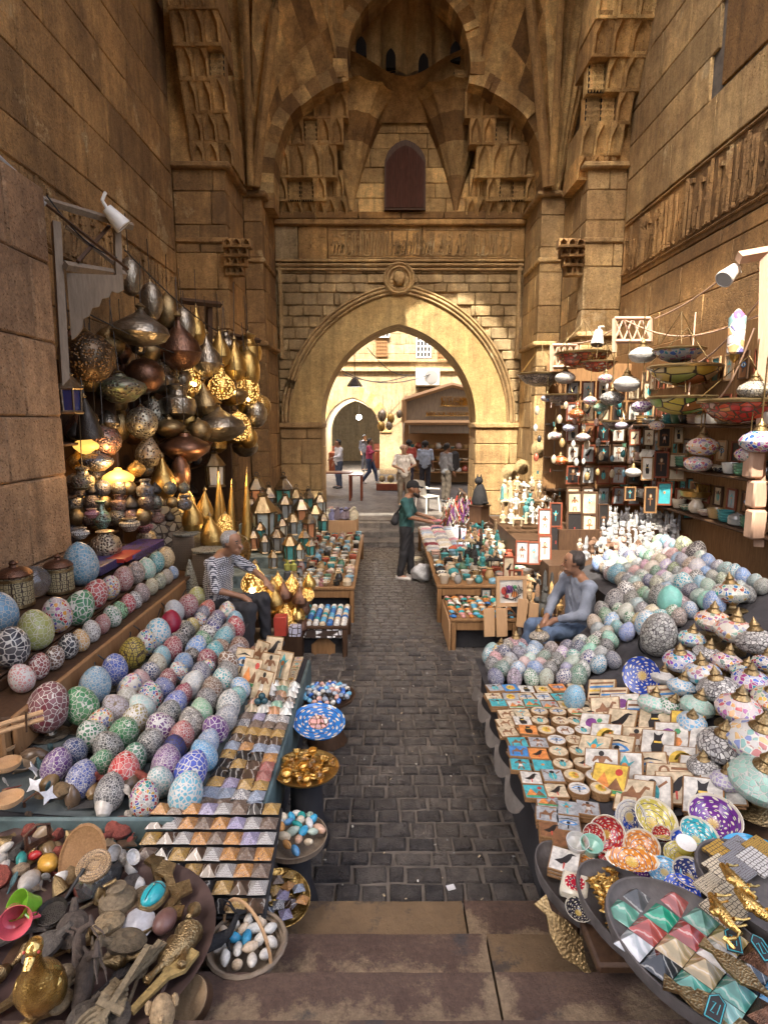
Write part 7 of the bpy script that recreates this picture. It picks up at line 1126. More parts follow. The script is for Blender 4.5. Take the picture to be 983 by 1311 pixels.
for i in range(60):
    u, v = 690 + (i % 12) * 15 + rr_.uniform(-5, 5), 520 + (i // 12) * 22 + rr_.uniform(-6, 6); t = 9.5 + rr_.uniform(-.1, .2); c = rr_.choice(GC); kk_ = rr_.choice([('bead pendant', BIRD), ('star pendant', STAR), ('scarab pendant', None)]); me = kk_[1] or BIRD
    o = O('pendant', me, gt(u, v, t), (R(90) if me is STAR else 0, 0, rr_.random() * 3), rr_.uniform(.08, .14), col=c[1]); tag(o, f'{c[0]} {kk_[0]} on a string, {ordw(i % 12 + 1)} from the gate side, {ordw(i // 12 + 1)} row down', 'pendant', 'pendants hanging in the right shop'); O('string', MB().tube([(0, 0, .5), (0, 0, 2.5)], .03, 4).mesh('string', MATS['rubber']), par=o)
# hanging mosaic lamps
BWL = [(0, -.26), (.14, -.24), (.34, -.12), (.47, .1), (.5, .22), (.48, .22), (.44, .1), (.3, -.08), (0, -.18)]
BM = {k: MB().lathe(BWL, 30).mesh('bowl_shade', MATS[k]) for k in ('mosaic_red', 'mosaic_glass', 'mosaic_dark_line', 'mosaic_gem')}; RIMM = MB().lathe([(.48, .20), (.53, .21), (.54, .26), (.5, .3), (.48, .26), (.48, .20)], 30, flute=.03, fn=60).mesh('rim', MATS['brass_old'])
Tr = lambda u: 10.3 - (u - 690) / 290 * 3.9
bowls = [(745, 462, 66, 'mosaic_red', (.3, .1, .05), 'red brown bowl lamp behind the lattice bracket'), (692, 487, 56, 'mosaic_dark_line', (.35, .25, .16), 'shallow brown bowl lamp hanging before the right pier'), (875, 482, 84, 'mosaic_glass', (.6, .4, .1), 'stained glass bowl lamp with red and yellow panes'), (868, 456, 60, 'mosaic_gem', (.2, .3, .5), 'blue and white bowl lamp under the lattice bracket'), (952, 528, 104, 'mosaic_red', (.5, .05, .03), 'huge red bowl lamp with scalloped cream rim'), (872, 520, 78, 'mosaic_glass', (.4, .5, .1), 'green and yellow stained glass bowl lamp'), (720, 512, 44, 'mosaic_dark_line', (.2, .12, .08), 'dark bowl lamp low beside the right pier'), (790, 545, 40, 'mosaic_dark_line', (.12, .08, .06), 'small dark bowl lamp inside the shop'), (765, 470, 44, 'mosaic_red', (.25, .1, .05), 'small dark red bowl lamp behind the first')]
for u, v, w, mk, c, lb_ in bowls:
    t = Tr(u); d = w * t / FPX; p = gt(u, v, t); e = E('bowl_lamp', p, (0, 0, rnd.random())); tag(e, lb_, 'lamp', 'hanging bowl lamps'); O('bowl_shade', BM[mk], par=e, s=(d, d, d * .55), col=c); O('rim', RIMM, par=e, s=(d, d, d * .55))
    for k in range(3): a_ = k * 2.1; O('chain', MB().tube([(d * .48 * math.cos(a_), d * .48 * math.sin(a_), d * .2), (0, 0, d * .2 + .45)], .006, 5).mesh('chain', MATS['brass_old']), par=e)
hl = [(802, 492, 34, 'egg_fine', 'white'), (783, 510, 30, 'mosaic_dark_line', 'white'), (821, 521, 26, 'egg_speckle', 'purple'), (899, 572, 40, 'mosaic_gem', 'orange'), (893, 594, 34, 'mosaic_gem', 'pink'), (972, 566, 48, 'mosaic_gem', 'blue'), (958, 582, 34, 'mosaic_gem', 'red'), (717, 590, 20, 'mosaic_red', 'orange'), (755, 513, 18, 'mosaic_gem', 'pink'), (738, 530, 22, 'mosaic_red', 'orange'), (795, 545, 16, 'egg_fine', 'lilac'), (700, 510, 16, 'mosaic_gem', 'blue'), (768, 522, 18, 'egg_fine', 'green'), (822, 455, 34, 'egg_fine', 'white'), (723, 484, 26, 'egg_fine', 'white'), (746, 560, 18, 'mosaic_gem', 'white'), (728, 548, 16, 'egg_speckle', 'blue'), (810, 605, 20, 'egg_fine', 'white'), (965, 500, 40, 'mosaic_dark_line', 'cream'), (710, 558, 18, 'mosaic_gem', 'white'), (775, 485, 20, 'mosaic_gem', 'red'), (840, 545, 20, 'mosaic_gem', 'orange')]
for i, (u, v, w, mk, c) in enumerate(hl):
    t = Tr(u) - .2; d = w * t / FPX; e = tlamp(gt(u, v, t), d, mk, c, f'{c} mosaic globe hanging on a chain, {ordw(i + 1)} of the globes over the right shop', 'hanging mosaic globes', foot=False); O('chain', MB().tube([(0, 0, .6), (0, 0, 1.6 + .3 * (i % 3))], .022, 5).mesh('chain', MATS['brass_old']), par=e)
cy = E('cylinder_lamp', gt(942, 428, 6.6)); tag(cy, 'tall cylinder mosaic lamp beside the right post', 'lamp'); O('shade', MB().lathe([(.06, -.22), (.085, -.2), (.09, .18), (.06, .22), (.02, .27), (0, .28)], 16).mesh('shade', MATS['mosaic_gem']), par=cy, col=(.5, .3, .4)); O('finial', MB().lathe([(0, -.32), (.04, -.28), (.06, -.22)], 10).mesh('finial', MATS['brass']), par=cy)
# brackets, post, wires right
pinkw = woodm('wood_pink', (.46, .29, .20), (.56, .37, .26), .7)
def lattice(t, u0, u1, v0, v1, label):
    e = E('lattice_bracket', gt(u0, v1, t)); tag(e, label, 'bracket'); 
    for a_, b_ in (((u0, v0), (u1, v0)), ((u0, v1), (u1, v1)), ((u0, v0), (u0, v1 + 14)), ((u1, v0), (u1, v1))): bar(e, a_, b_, .035, t, 'wood_pink', 'rail')
    n_ = 4
    for k in range(n_):
        x0, x1 = u0 + (u1 - u0) * k / n_, u0 + (u1 - u0) * (k + 1) / n_; bar(e, (x0, v0), (x1, v1), .016, t, 'wood_pink', 'slat'); bar(e, (x0, v1), (x1, v0), .016, t, 'wood_pink', 'slat')
lattice(9.0, 786, 832, 408, 437, 'sunlit wooden lattice bracket over the mosaic lamp shop'); lattice(10.2, 706, 738, 442, 470, 'smaller sunlit lattice bracket beside the right pier')
rp = E('timber_post', gt(972, 700, 6.5)); tag(rp, 'tan timber post and arm at the right edge of the shop', 'post'); bar(rp, (980, 325), (972, 700), .07, 6.5, 'wood_pink', 'post'); bar(rp, (945, 330), (990, 322), .07, 6.5, 'wood_pink', 'arm')
for k, (v0, v1) in enumerate(((615, 650), (652, 690), (575, 612))): OW('lamp_panel_block', MB().cbox((0, 0, 0), (.16, .16, (v1 - v0) * 6.3 / FPX), .02).mesh('lamp_panel_block', MATS['wood_pink']), gt(968 - 2 * k, (v0 + v1) / 2, 6.42), rp)  # plain blocks added on the post, standing in for a lit faceted lamp panel
for i, (a_, b_, ta, tb, sag) in enumerate([((838, 408), (930, 352), 9.0, 6.7, .05), ((730, 440), (800, 410), 10, 9, .1), ((800, 410), (980, 400), 9, 6.6, .25), ((845, 470), (975, 380), 8.5, 6.6, .3), ((890, 400), (880, 520), 8, 7.5, .0), ((910, 520), (965, 420), 7.2, 6.6, .15)]):
    A_, B_ = gt(*a_, ta), gt(*b_, tb); tag(O('hanging_cable', MB().tube([A_.lerp(B_, k / 10) - Vector((0, 0, sag * math.sin(PI * k / 10))) for k in range(11)], .011, 5).mesh('hanging_cable', MATS['wood_pink'])), f'pale rope strung over the mosaic lamps, {ordw(i + 1)} from the top left', 'rope', 'ropes over the right shop')
for i, (u, v, w) in enumerate([(905, 595, 50), (925, 640, 70), (890, 640, 40), (945, 620, 44), (960, 650, 40)]): tag(O('amber_bowl', MB().lathe([(.2, 0), (.44, .12), (.5, .3), (.48, .3), (.4, .12), (0, .05)], 20).mesh('amber_bowl', MATS['glass_amber'] if i % 2 else MATS['brass']), gt(u, v, 8.2), s=w * 8.2 / FPX), f'amber coloured bowl on the right shop shelf, {ordw(i + 1)} from the top', 'bowl', 'amber bowls')
for i in range(54):
    y = 6.5 + (i % 18) * .235; z = (1.53, 2.13, 2.73)[i // 18]; k = rnd.choice(list(SB)); c = rnd.choice(GC); tag(O(k.replace(' ', '_').replace('stack_of_bowls', 'bowl_stack'), SB[k], (4.25, y, z), (0, 0, rnd.random() * 6), .22, col=c[1]), f'{c[0]} {k} on {ordw(i // 18 + 1)} wall shelf, {ordw(i % 18 + 1)} from right', 'bowls' if k == 'stack of bowls' else k.split()[-1], 'wares on the right wall shelves')
# ================================================================ far right tables
table('low_table', .80, 1.62, 6.75, 7.65, .42, 'wood', 'low wooden table of scarabs beside the right aisle'); bx('side_panel', (.79, 7.2, .2), (.02, .9, .38), 'wood_tan', bpy.data.objects['low_table.001'])
SCA = MB().ball((0, 0, .2), (.36, .5, .25), 10).ball((0, .45, .16), (.2, .14, .14), 8).mesh('scarab', MATS['glaze'])
for j in range(10):
    for i in range(8): c = rnd.choice(SC + [('black', (.03, .03, .03))]); tag(O('scarab', SCA, (.85 + i * .098 + rnd.uniform(-.015, .015), 6.8 + j * .086, .42), (0, 0, rnd.random() * 6), .085, col=c[1]), f'{c[0]} small scarab on the low table, {ordw(i + 1)} from the aisle, {ordw(j + 1)} row back', 'scarab', 'scarabs on the low table')
table('goods_table', .72, 2.1, 7.75, 12.3, .55, 'wood', 'long far table of pots and scarves along the right aisle')
goods(.75, 1.75, 7.78, 9.9, .55, .165, .17, 'far right table', 'pots on the far right table', .15, True); goods(1.78, 2.1, 7.9, 12.2, .55, .16, .24, 'rear of far table', 'pots by the figurines', .17, True)
SCF = [MB().grid(lambda u, v, k=k: ((u - .5), (v - .5), .10 + .05 * noise.noise(Vector((u * 5, v * 3, k * 4))) - .1 * (abs(u - .5) > .45 or abs(v - .5) > .45)), 8, 8).mesh('folded_scarf', MATS['cloth'], 80) for k in range(4)]
SCC = [('white', (.62, .62, .6)), ('grey', (.36, .37, .4)), ('pink', (.55, .28, .34)), ('pale blue', (.36, .46, .6)), ('cream', (.6, .54, .42)), ('dark red', (.3, .06, .08)), ('navy', (.05, .07, .16))]
for j in range(11):
    for i in range(4): c = rnd.choice(SCC[:5] + SCC[:2] if rnd.random() < .85 else SCC); tag(O('folded_scarf', rnd.choice(SCF), (.86 + i * .24, 9.98 + j * .21, .55 + .02 * (i % 2)), (0, 0, rnd.uniform(-.4, .4)), (.24, .21, .4), col=c[1]), f'{c[0]} folded scarf, {ordw(i + 1)} from the aisle, {ordw(j + 1)} row back on the far right table', 'scarf', 'folded scarves')
bagm = MB().ball((0, 0, 0), (.5, .4, .5), 36); bm_ = bagm.mesh('plastic_bag', MATS['matte'])
for v in bm_.vertices: v.co *= 1 + .3 * noise.noise(v.co * 3) + .16 * abs(noise.noise(v.co * 9)) - (.25 if v.co.z < -.3 else 0)
tag(O('plastic_bag', bm_, (gz(540, 745, .0).x, gz(540, 745, 0).y, .15), s=(.34, .34, .34), col=(.55, .57, .6)), 'crumpled pale plastic bag on the paving beside the standing man', 'bag'); bp = gz(530, 716, .05); tag(O('paper_packet', MB().cbox((0, 0, 0), (.3, .2, .06), .01).mesh('paper_packet', MATS['paper']), (.62, 11.5, .035), (0, 0, .4), col=(.55, .5, .38)), 'paper packet lying by the far right table', 'packet')
tag(O('paper_scrap', MB().box((0, 0, 0), (.05, .04, .002)).mesh('paper_scrap', MATS['paper']), gz(577, 1136, .035), (0, 0, .3), col=(.7, .7, .72)), 'small white paper scrap on the cobbles by the steps', 'paper')
nk = MB(); rr_ = random.Random(3)
for k in range(150): x = rr_.uniform(-.4, .4); y = rr_.uniform(-.5, .5); z = .75 - .8 * abs(x) + rr_.uniform(-.15, .1); nk.tube([(x, y, z), (x + rr_.uniform(-.1, .1), y, z - .22), (x + rr_.uniform(-.14, .14), y, z - .4)], .013, 4, k % 7)
nr = E('necklace_rack', (1.75, 13.0, .4)); tag(nr, 'rack thick with strung bead necklaces beside the right gate jamb', 'necklace rack'); tag(O('bead_strings', nk.mesh('bead_strings', M('pc_cream', 'pc_brown', 'pc_purple', 'pc_grey', 'pc_red', 'pc_white', 'ink')), par=nr), kind='stuff'); O('rack_frame', MB().tube([(-.4, 0, 0), (0, 0, .85), (.4, 0, 0)], .03, 6).tube([(0, -.5, .82), (0, .5, .82)], .03, 6).mesh('rack_frame', MATS['wood_dark']), par=nr)
hat = MB().lathe([(0, .5), (.2, .35), (.4, .05), (.5, 0), (.48, -.02), (0, .3)], 18).mesh('straw_hat', MATS['clay'])
for i, (u, v, w) in enumerate([(652, 605, 22), (668, 598, 20), (645, 640, 18), (690, 575, 24)]): tag(O('straw_hat', hat, gt(u, v, 12.2), (R(80), R(20 * i), R(10)), w * 12.2 / FPX, col=(.34, .24, .11)), f'tan straw hat hung before the right gate pier, {ordw(i + 1)} from the arch', 'hat', 'straw hats')
# ================================================================ COURTYARD BEYOND THE GATE
fc = E('building', (0, 27, .4)); tag(fc, 'cream stone house front with arched passage beyond the gate', 'building')
FY = 27.0; pa0, pa1 = gy(417, 600, FY).x, gy(486, 600, FY).x; pcx = (pa0 + pa1) / 2; pw = (pa1 - pa0) / 2; zap = gy(450, 510, FY).z
def parch(w, zs, za, n=10):
    h = za - zs; c = (h * h - w * w) / (2 * w) if h > w else 0; r = w + c; th = math.acos(max(-1, min(1, c / r))); rt = [(pcx - c + r * math.cos(th * i / n), zs + (r * math.sin(th * i / n) if h > w else h * math.sin(th * i / n))) for i in range(n + 1)]; return [(2 * pcx - x, z) for x, z in rt] + rt[::-1][1:]
pi_ = [(pcx - pw, .4)] + parch(pw, 2.3, zap) + [(pcx + pw, .4)]; n = len(pi_); mb = MB(); vs = []
for i, (x, z) in enumerate(pi_): vs += [(x, FY, z), (-14 if i < n // 2 - 2 else 16 if i > n // 2 + 2 else -14 + 30 * (i - n // 2 + 2) / 4, FY, z if i < n // 2 - 2 or i > n // 2 + 2 else 16), (x, FY + 3.5, z)]
mb.add(vs, [(3 * i, 3 * i + 3, 3 * i + 4, 3 * i + 1) for i in range(n - 1)] + [(3 * i, 3 * i + 2, 3 * i + 5, 3 * i + 3) for i in range(n - 1)]); OW('wall', mb.mesh('wall', MATS['st_cream']), (0, 0, 0), fc)
bx('passage_back', (pcx, FY + 9.5, 2.2), (7, .2, 6), 'st_cream', fc); bx('passage_side', (pcx - 1.9, FY + 6.2, 2.2), (.3, 6, 5), 'wood_dark', fc); bx('passage_side', (pcx + 1.9, FY + 6.2, 2.2), (.3, 6, 5), 'wood_dark', fc); bx('passage_roof', (pcx, FY + 6.6, 4.35), (7, 6.2, .2), 'st_vault', fc)
pt = E('passage_lamp', (pcx + .2, FY + 2.5, 3.0)); tag(pt, 'bright white lamp hanging in the far passage', 'lamp'); O('bulb', MB().ball((0, 0, 0), .13, 10).mesh('bulb', MATS['flood']), par=pt); O('rod', MB().tube([(0, 0, .1), (0, 0, 1.2)], .02, 5).mesh('rod', MATS['iron']), par=pt); pq = bpy.data.lights.new('passage_bulb', 'POINT'); pq.energy = 90; pq.shadow_soft_size = .13; pqo = bpy.data.objects.new('passage_bulb', pq); COL.objects.link(pqo); pqo.location = (pcx + .2, FY + 2.3, 2.75)
for i, (dx, dy, z) in enumerate(((-1.35, 2.2, .9), (1.4, 3.0, 1.0), (-1.3, 4.5, 1.1), (1.3, 5.5, 1.2))): tag(O('market_crate', MB().cbox((0, 0, z / 2), (.8, 1.2, z), .02).mesh('market_crate', MATS['wood_red']), (pcx + dx, FY + dy, .4)), f'dark counter inside the far passage, {ordw(i + 1)} from its mouth', 'counter', 'counters in the far passage')
i2 = parch(pw + .04, 2.3, zap + .04); o2 = parch(pw + .55, 2.3, zap + .62)
for i in range(len(i2) - 1):
    mb = MB(); q = [i2[i], i2[i + 1], o2[i + 1], o2[i]]; vs = [(x, y_, z) for y_ in (FY - .07, FY + .1) for x, z in q]; mb.add(vs, [(0, 1, 2, 3), (0, 4, 5, 1), (1, 5, 6, 2), (2, 6, 7, 3), (3, 7, 4, 0)]); OW('voussoir', mb.mesh('voussoir', MATS[('st_cream', 'st_plaster')[i % 2]]), (0, 0, 0), fc)
blocks(fc, (-3.4, FY - .02), (1, 0), 8, 4.9, 9.5, (.4, .5), (.8, 1.4), 'st_cream', depth=.05, seed=77, joint=.01, rough=.004)
for v in (462, 474): z = gy(480, v, FY).z; bx('string_course', (.5, FY - .1, z), (9, .14, .12), 'st_cream', fc)
def win(u0, u1, v0, v1, mat, grille, nm='window'):
    a_, b_ = gy(u0, v1, FY), gy(u1, v0, FY); w, h = b_.x - a_.x, b_.z - a_.z; c = Vector(((a_.x + b_.x) / 2, FY - .08, (a_.z + b_.z) / 2)); o = bx(nm, c, (w, .1, h), mat, fc)
    mb = MB()
    for k in range(5): mb.box((-w / 2 + w * k / 4, -.07, 0), (.06, .05, h)); mb.box((0, -.075, -h / 2 + h * k / 4), (w, .05, .06))
    if grille: O('grille', mb.mesh('grille', MATS['white'] if grille == 1 else MATS['wood']), par=o)
win(533, 551, 430, 458, 'black', 1); win(482, 495, 438, 456, 'wood', 2); win(480, 498, 405, 432, 'black', 1); win(560, 574, 440, 462, 'wood', 2); win(430, 440, 438, 452, 'black', 2)
ac = E('air_conditioner', gy(547, 483, FY - .35)); tag(ac, 'white air conditioner unit on the house front above the kiosk', 'air conditioner'); O('casing', MB().cbox((0, 0, 0), (1.05, .5, .75), .03).mesh('casing', MATS['white']), par=ac); O('fan_grille', MB().lathe([(.28, 0), (.3, .02), (.05, .03)], 20, 0, TM((.15, -.26, 0), (R(90), 0, 0))).mesh('fan_grille', MATS['metalgrey']), par=ac); O('support', MB().box((0, .1, -.45), (1.0, .06, .06)).box((-.4, .1, -.5), (.05, .5, .05)).box((.4, .1, -.5), (.05, .5, .05)).mesh('support', MATS['iron']), par=ac)
for i, (a_, b_) in enumerate([((440, 480), (560, 476)), ((470, 445), (530, 480)), ((430, 470), (520, 482))]): A_, B_ = gy(*a_, 25), gy(*b_, 26.5); tag(O('hanging_cable', MB().tube([A_.lerp(B_, k / 8) - Vector((0, 0, .4 * math.sin(PI * k / 8))) for k in range(9)], .02, 4).mesh('hanging_cable', MATS['rubber'])), f'black cable slung across the courtyard, {ordw(i + 1)} from the top', 'cable', 'courtyard cables')
pl_ = E('hanging_lantern', gy(454, 490, 18)); tag(pl_, 'black street lantern hanging inside the gate arch', 'lantern'); O('shade', MB().lathe([(.22, -.12), (.24, -.1), (.1, .1), (.04, .16)], 6).mesh('shade', MATS['iron']), par=pl_); O('rod', MB().tube([(0, 0, .1), (0, 0, 1.4)], .012, 5).mesh('rod', MATS['iron']), par=pl_)
# kiosk
KY = 21.5; kx0, kx1 = gy(517, 560, KY).x, gy(597, 560, KY).x; kz = [gy(550, v, KY).z for v in (600, 556, 541, 512, 493)]
kk = E('kiosk', ((kx0 + kx1) / 2, KY, .4)); tag(kk, 'market kiosk with gabled signboard of gilded lettering in the courtyard', 'kiosk')
gx_ = gy(578, 493, KY).x; xr = kx1 + 1.2
mb = MB(); mb.prism([(kx0, kz[2]), (xr, kz[2]), (xr, kz[4] - .45), (gx_, kz[4]), (kx0, kz[3])], -.1, .1, 0, TM((0, KY, 0), (R(90), 0, 0))); OW('signboard', mb.mesh('signboard', MATS['wood_grey']), (0, 0, 0), kk)
OW('gable_trim', MB().tube([(kx0, KY - .14, kz[3]), (gx_, KY - .14, kz[4]), (xr, KY - .14, kz[4] - .45)], .09, 4).tube([(kx0, KY - .14, kz[2]), (xr, KY - .14, kz[2])], .09, 4).tube([(kx0, KY - .14, kz[2]), (kx0, KY - .14, kz[3])], .09, 4).mesh('gable_trim', MATS['wood_tan'], 20), (0, 0, 0), kk)
script('gilded_letters', (gy(562, 520, KY).x, KY - .14, 0), (1, 0, 0), (0, -1, 0), 1.5, gy(560, 521, KY).z, gy(560, 508, KY).z, 'gold', kk, 3); script('gilded_letters', (gy(543, 530, KY).x, KY - .14, 0), (1, 0, 0), (0, -1, 0), 1.9, gy(560, 533, KY).z, gy(560, 527, KY).z, 'gold', kk, 8)
bx('roof', ((kx0 + xr) / 2, KY + .9, kz[2] + .1), (xr - kx0, 1.7, .1), 'wood', kk); bx('back_wall', ((kx0 + xr) / 2, KY + 1.7, 1.7), (xr - kx0, .1, 2.6), 'wood_tan', kk)
for x in (kx0 + .08, xr - .1): bx('post', (x, KY, 1.6), (.16, .16, 2.5), 'wood', kk)
bx('shutter_box', ((kx0 + xr) / 2, KY + .1, kz[1] + .28), (xr - kx0 - .4, .3, .5), 'wood_grey', kk)
for z in (.9, 1.3, 1.75): bx('shelf', ((kx0 + xr) / 2, KY + .9, z), (xr - kx0 - .3, 1.2, .05), 'wood', kk)
for j in range(3):
    for i in range(12): c = rnd.choice(GC); k = rnd.choice(list(SB)); tag(O(k.replace(' ', '_').replace('stack_of_bowls', 'bowl_stack'), SB[k], (kx0 + .3 + i * .25, KY + .5, (.93, 1.33, 1.78)[j]), (0, 0, 0), .26, col=c[1]), f'{c[0]} {k} in kiosk, {ordw(i + 1)} from left, {ordw(j + 1)} shelf up', 'bowls' if k == 'stack of bowls' else k.split()[-1], 'wares in the kiosk')
for i, (u, v, w) in enumerate([(489, 532, 12), (500, 536, 10), (511, 530, 8), (488, 546, 10), (498, 545, 9)]): hang(u, v, w, w * 1.3, 21, 'globe', ['silver_dark', 'brass'][i % 2], (.4, .4, .4), f'round metal lamp hanging beside the kiosk, {ordw(i + 1)} from its left', .5, group='lamps beside the kiosk')
vt = E('display_cabinet', gy(500, 612, 20.5)); vt.location.z = .4; tag(vt, 'glass fronted low cabinet of brass wares before the kiosk', 'cabinet'); O('cabinet_base', MB().cbox((0, 0, .12), (1.0, .5, .24), .02).mesh('cabinet_base', MATS['wood_red']), par=vt); O('glass_case', MB().box((0, 0, .5), (.96, .46, .5)).mesh('glass_case', MATS['glass']), par=vt); O('wares', MB().ball((-.3, 0, .4), .12, 10).ball((0, 0, .4), .14, 10).ball((.3, 0, .42), .12, 10).mesh('wares', MATS['brass']), par=vt)
for i, (u0, u1, v, Y) in enumerate([(411, 450, 605, 18.2), (446, 464, 608, 17.6)]):
    a_, b_ = gy(u0, v, Y), gy(u1, v, Y); table('wooden_table', a_.x, b_.x, Y, Y + .7, a_.z, 'wood_red', ['dark red wooden table in the courtyard left of the gate', 'smaller red wooden table nearest the gate'][i], False)
for i, (dx, s_) in enumerate(((-1.2, 1), (.4, -1))): pass
def chair(p, rz, label):
    e = E('plastic_chair', p, (0, 0, rz)); tag(e, label, 'chair'); O('seat', MB().cbox((0, 0, .42), (.46, .46, .04), .015).mesh('seat', MATS['white']), par=e); O('backrest', MB().grid(lambda u, v: ((u - .5) * .46, .2 + .1 * v - .06 * math.sin(PI * u), .44 + .42 * v), 8, 5).mesh('backrest', MATS['white']), par=e); O('armrest', MB().tube([(-.24, -.2, .62), (-.25, .24, .66)], .025, 6).tube([(.24, -.2, .62), (.25, .24, .66)], .025, 6).mesh('armrest', MATS['white']), par=e)
    for x in (-.2, .2):
        for y in (-.2, .2): O('leg', MB().tube([(x, y, .42), (x * 1.2, y * 1.2, 0)], .022, 6).mesh('leg', MATS['white']), par=e)
chair((1.15, 15.4, .4), 2.2, 'white plastic chair just beyond the gate'); chair((-3.5, 24, .4), .4, 'white plastic chair inside the far passage')
for i, (x, y) in enumerate([(-8, 22), (9.5, 20)]): pass
lb2 = E('building', (-9, 20, .4)); tag(lb2, 'plain cream building closing the courtyard on the left', 'building'); bx('wall', (-9, 20.5, 6.4), (4, 13, 12), 'st_cream', lb2); bx('door', (-6.98, 19, 1.5), (.06, 1.4, 2.4), 'wood', lb2); bx('window', (-6.98, 22, 5), (.06, 1.2, 1.6), 'wood_dark', lb2)
rb2 = E('building', (11, 20, .4)); tag(rb2, 'plain cream building closing the courtyard on the right', 'building'); bx('wall', (11, 20.5, 6.4), (4, 13, 12), 'st_cream', rb2); bx('door', (8.98, 19, 1.5), (.06, 1.4, 2.4), 'wood', rb2); bx('window', (8.98, 22, 5), (.06, 1.2, 1.6), 'wood_dark', rb2)
# ================================================================ PEOPLE: one continuous surface grown from tapered limbs
def sdf_mesh(name, caps, h, mat, k=.02, wob=0):
    P0 = np.array([c[0] for c in caps], float); P1 = np.array([c[1] for c in caps], float); rm = max(max(c[2], c[3]) for c in caps) + 3 * h + k
    lo = np.minimum(P0, P1).min(0) - rm; hi = np.maximum(P0, P1).max(0) + rm; dim = np.ceil((hi - lo) / h).astype(int) + 1; F = np.full(dim, .5, np.float32)
    for a, b, r0, r1 in caps:
        a = np.array(a, float); b = np.array(b, float); R_ = max(r0, r1) + k + 3 * h; i0 = np.maximum(0, np.floor((np.minimum(a, b) - R_ - lo) / h).astype(int)); i1 = np.minimum(dim, np.ceil((np.maximum(a, b) + R_ - lo) / h).astype(int) + 1)
        gx_, gy_, gz_ = np.meshgrid(*[lo[q] + h * np.arange(i0[q], i1[q]) for q in range(3)], indexing='ij'); P = np.stack([gx_, gy_, gz_], -1); d = b - a; L = max(d @ d, 1e-9); t = np.clip(((P - a) @ d) / L, 0, 1); D = np.linalg.norm(P - a - t[..., None] * d, axis=-1) - (r0 + (r1 - r0) * t)
        S = F[i0[0]:i1[0], i0[1]:i1[1], i0[2]:i1[2]]; hh = np.clip(.5 + .5 * (S - D) / k, 0, 1); S[...] = S * (1 - hh) + D * hh - k * hh * (1 - hh)
    if wob:
        ax = [lo[q] + h * np.arange(dim[q]) for q in range(3)]; X, Y, Z = np.meshgrid(*ax, indexing='ij'); F += wob * np.sin(Z * 38 + 4 * np.sin(X * 17) + 3 * np.sin(Y * 21)) * np.sin(X * 23 + Y * 19)
    ins = F < 0; cs = [F[a:dim[0] - 1 + a, b:dim[1] - 1 + b, c:dim[2] - 1 + c] for a in (0, 1) for b in (0, 1) for c in (0, 1)]; ng = sum((c < 0).astype(int) for c in cs); act = (ng > 0) & (ng < 8); idx = -np.ones(act.shape, int); cells = np.argwhere(act); idx[act] = np.arange(len(cells))
    corners = [(a, b, c) for a in (0, 1) for b in (0, 1) for c in (0, 1)]; val = np.stack([c[act] for c in cs], 1); acc = np.zeros((len(cells), 3)); cnt = np.zeros(len(cells))
    for p in range(8):
        for q in range(p + 1, 8):
            dv = np.array(corners[q]) - np.array(corners[p])
            if np.abs(dv).sum() != 1: continue
            m = (val[:, p] < 0) != (val[:, q] < 0); t = val[:, p] / np.where(val[:, p] == val[:, q], 1, val[:, p] - val[:, q]); pt = np.array(corners[p]) + t[:, None] * dv; acc[m] += pt[m]; cnt[m] += 1
    V = lo + h * (cells + acc / cnt[:, None]); fs = []
    for axis in range(3):
        sl0 = [slice(1, -1)] * 3; sl1 = [slice(1, -1)] * 3; sl0[axis] = slice(0, -1); sl1[axis] = slice(1, None); A = ins[tuple(sl0)]; B = ins[tuple(sl1)]
        for flip, mm in ((False, A & ~B), (True, ~A & B)):
            e = np.argwhere(mm)
            if not len(e): continue
            e = e + np.array([0 if q == axis else 1 for q in range(3)]); o1, o2_ = [(1, 2), (2, 0), (0, 1)][axis]; D1 = np.zeros(3, int); D1[o1] = 1; D2 = np.zeros(3, int); D2[o2_] = 1
            q4 = [idx[tuple((e - D1 - D2).T)], idx[tuple((e - D2).T)], idx[tuple(e.T)], idx[tuple((e - D1).T)]]; q4 = q4[::-1] if flip else q4; fs.append(np.stack(q4, 1))
    fs = np.concatenate(fs); fs = fs[(fs >= 0).all(1)]; me = bpy.data.meshes.new(name); me.from_pydata(V.tolist(), [], fs.tolist()); me.materials.append(MATS[mat]); me.polygons.foreach_set('use_smooth', [True] * len(me.polygons)); me.update(); return me
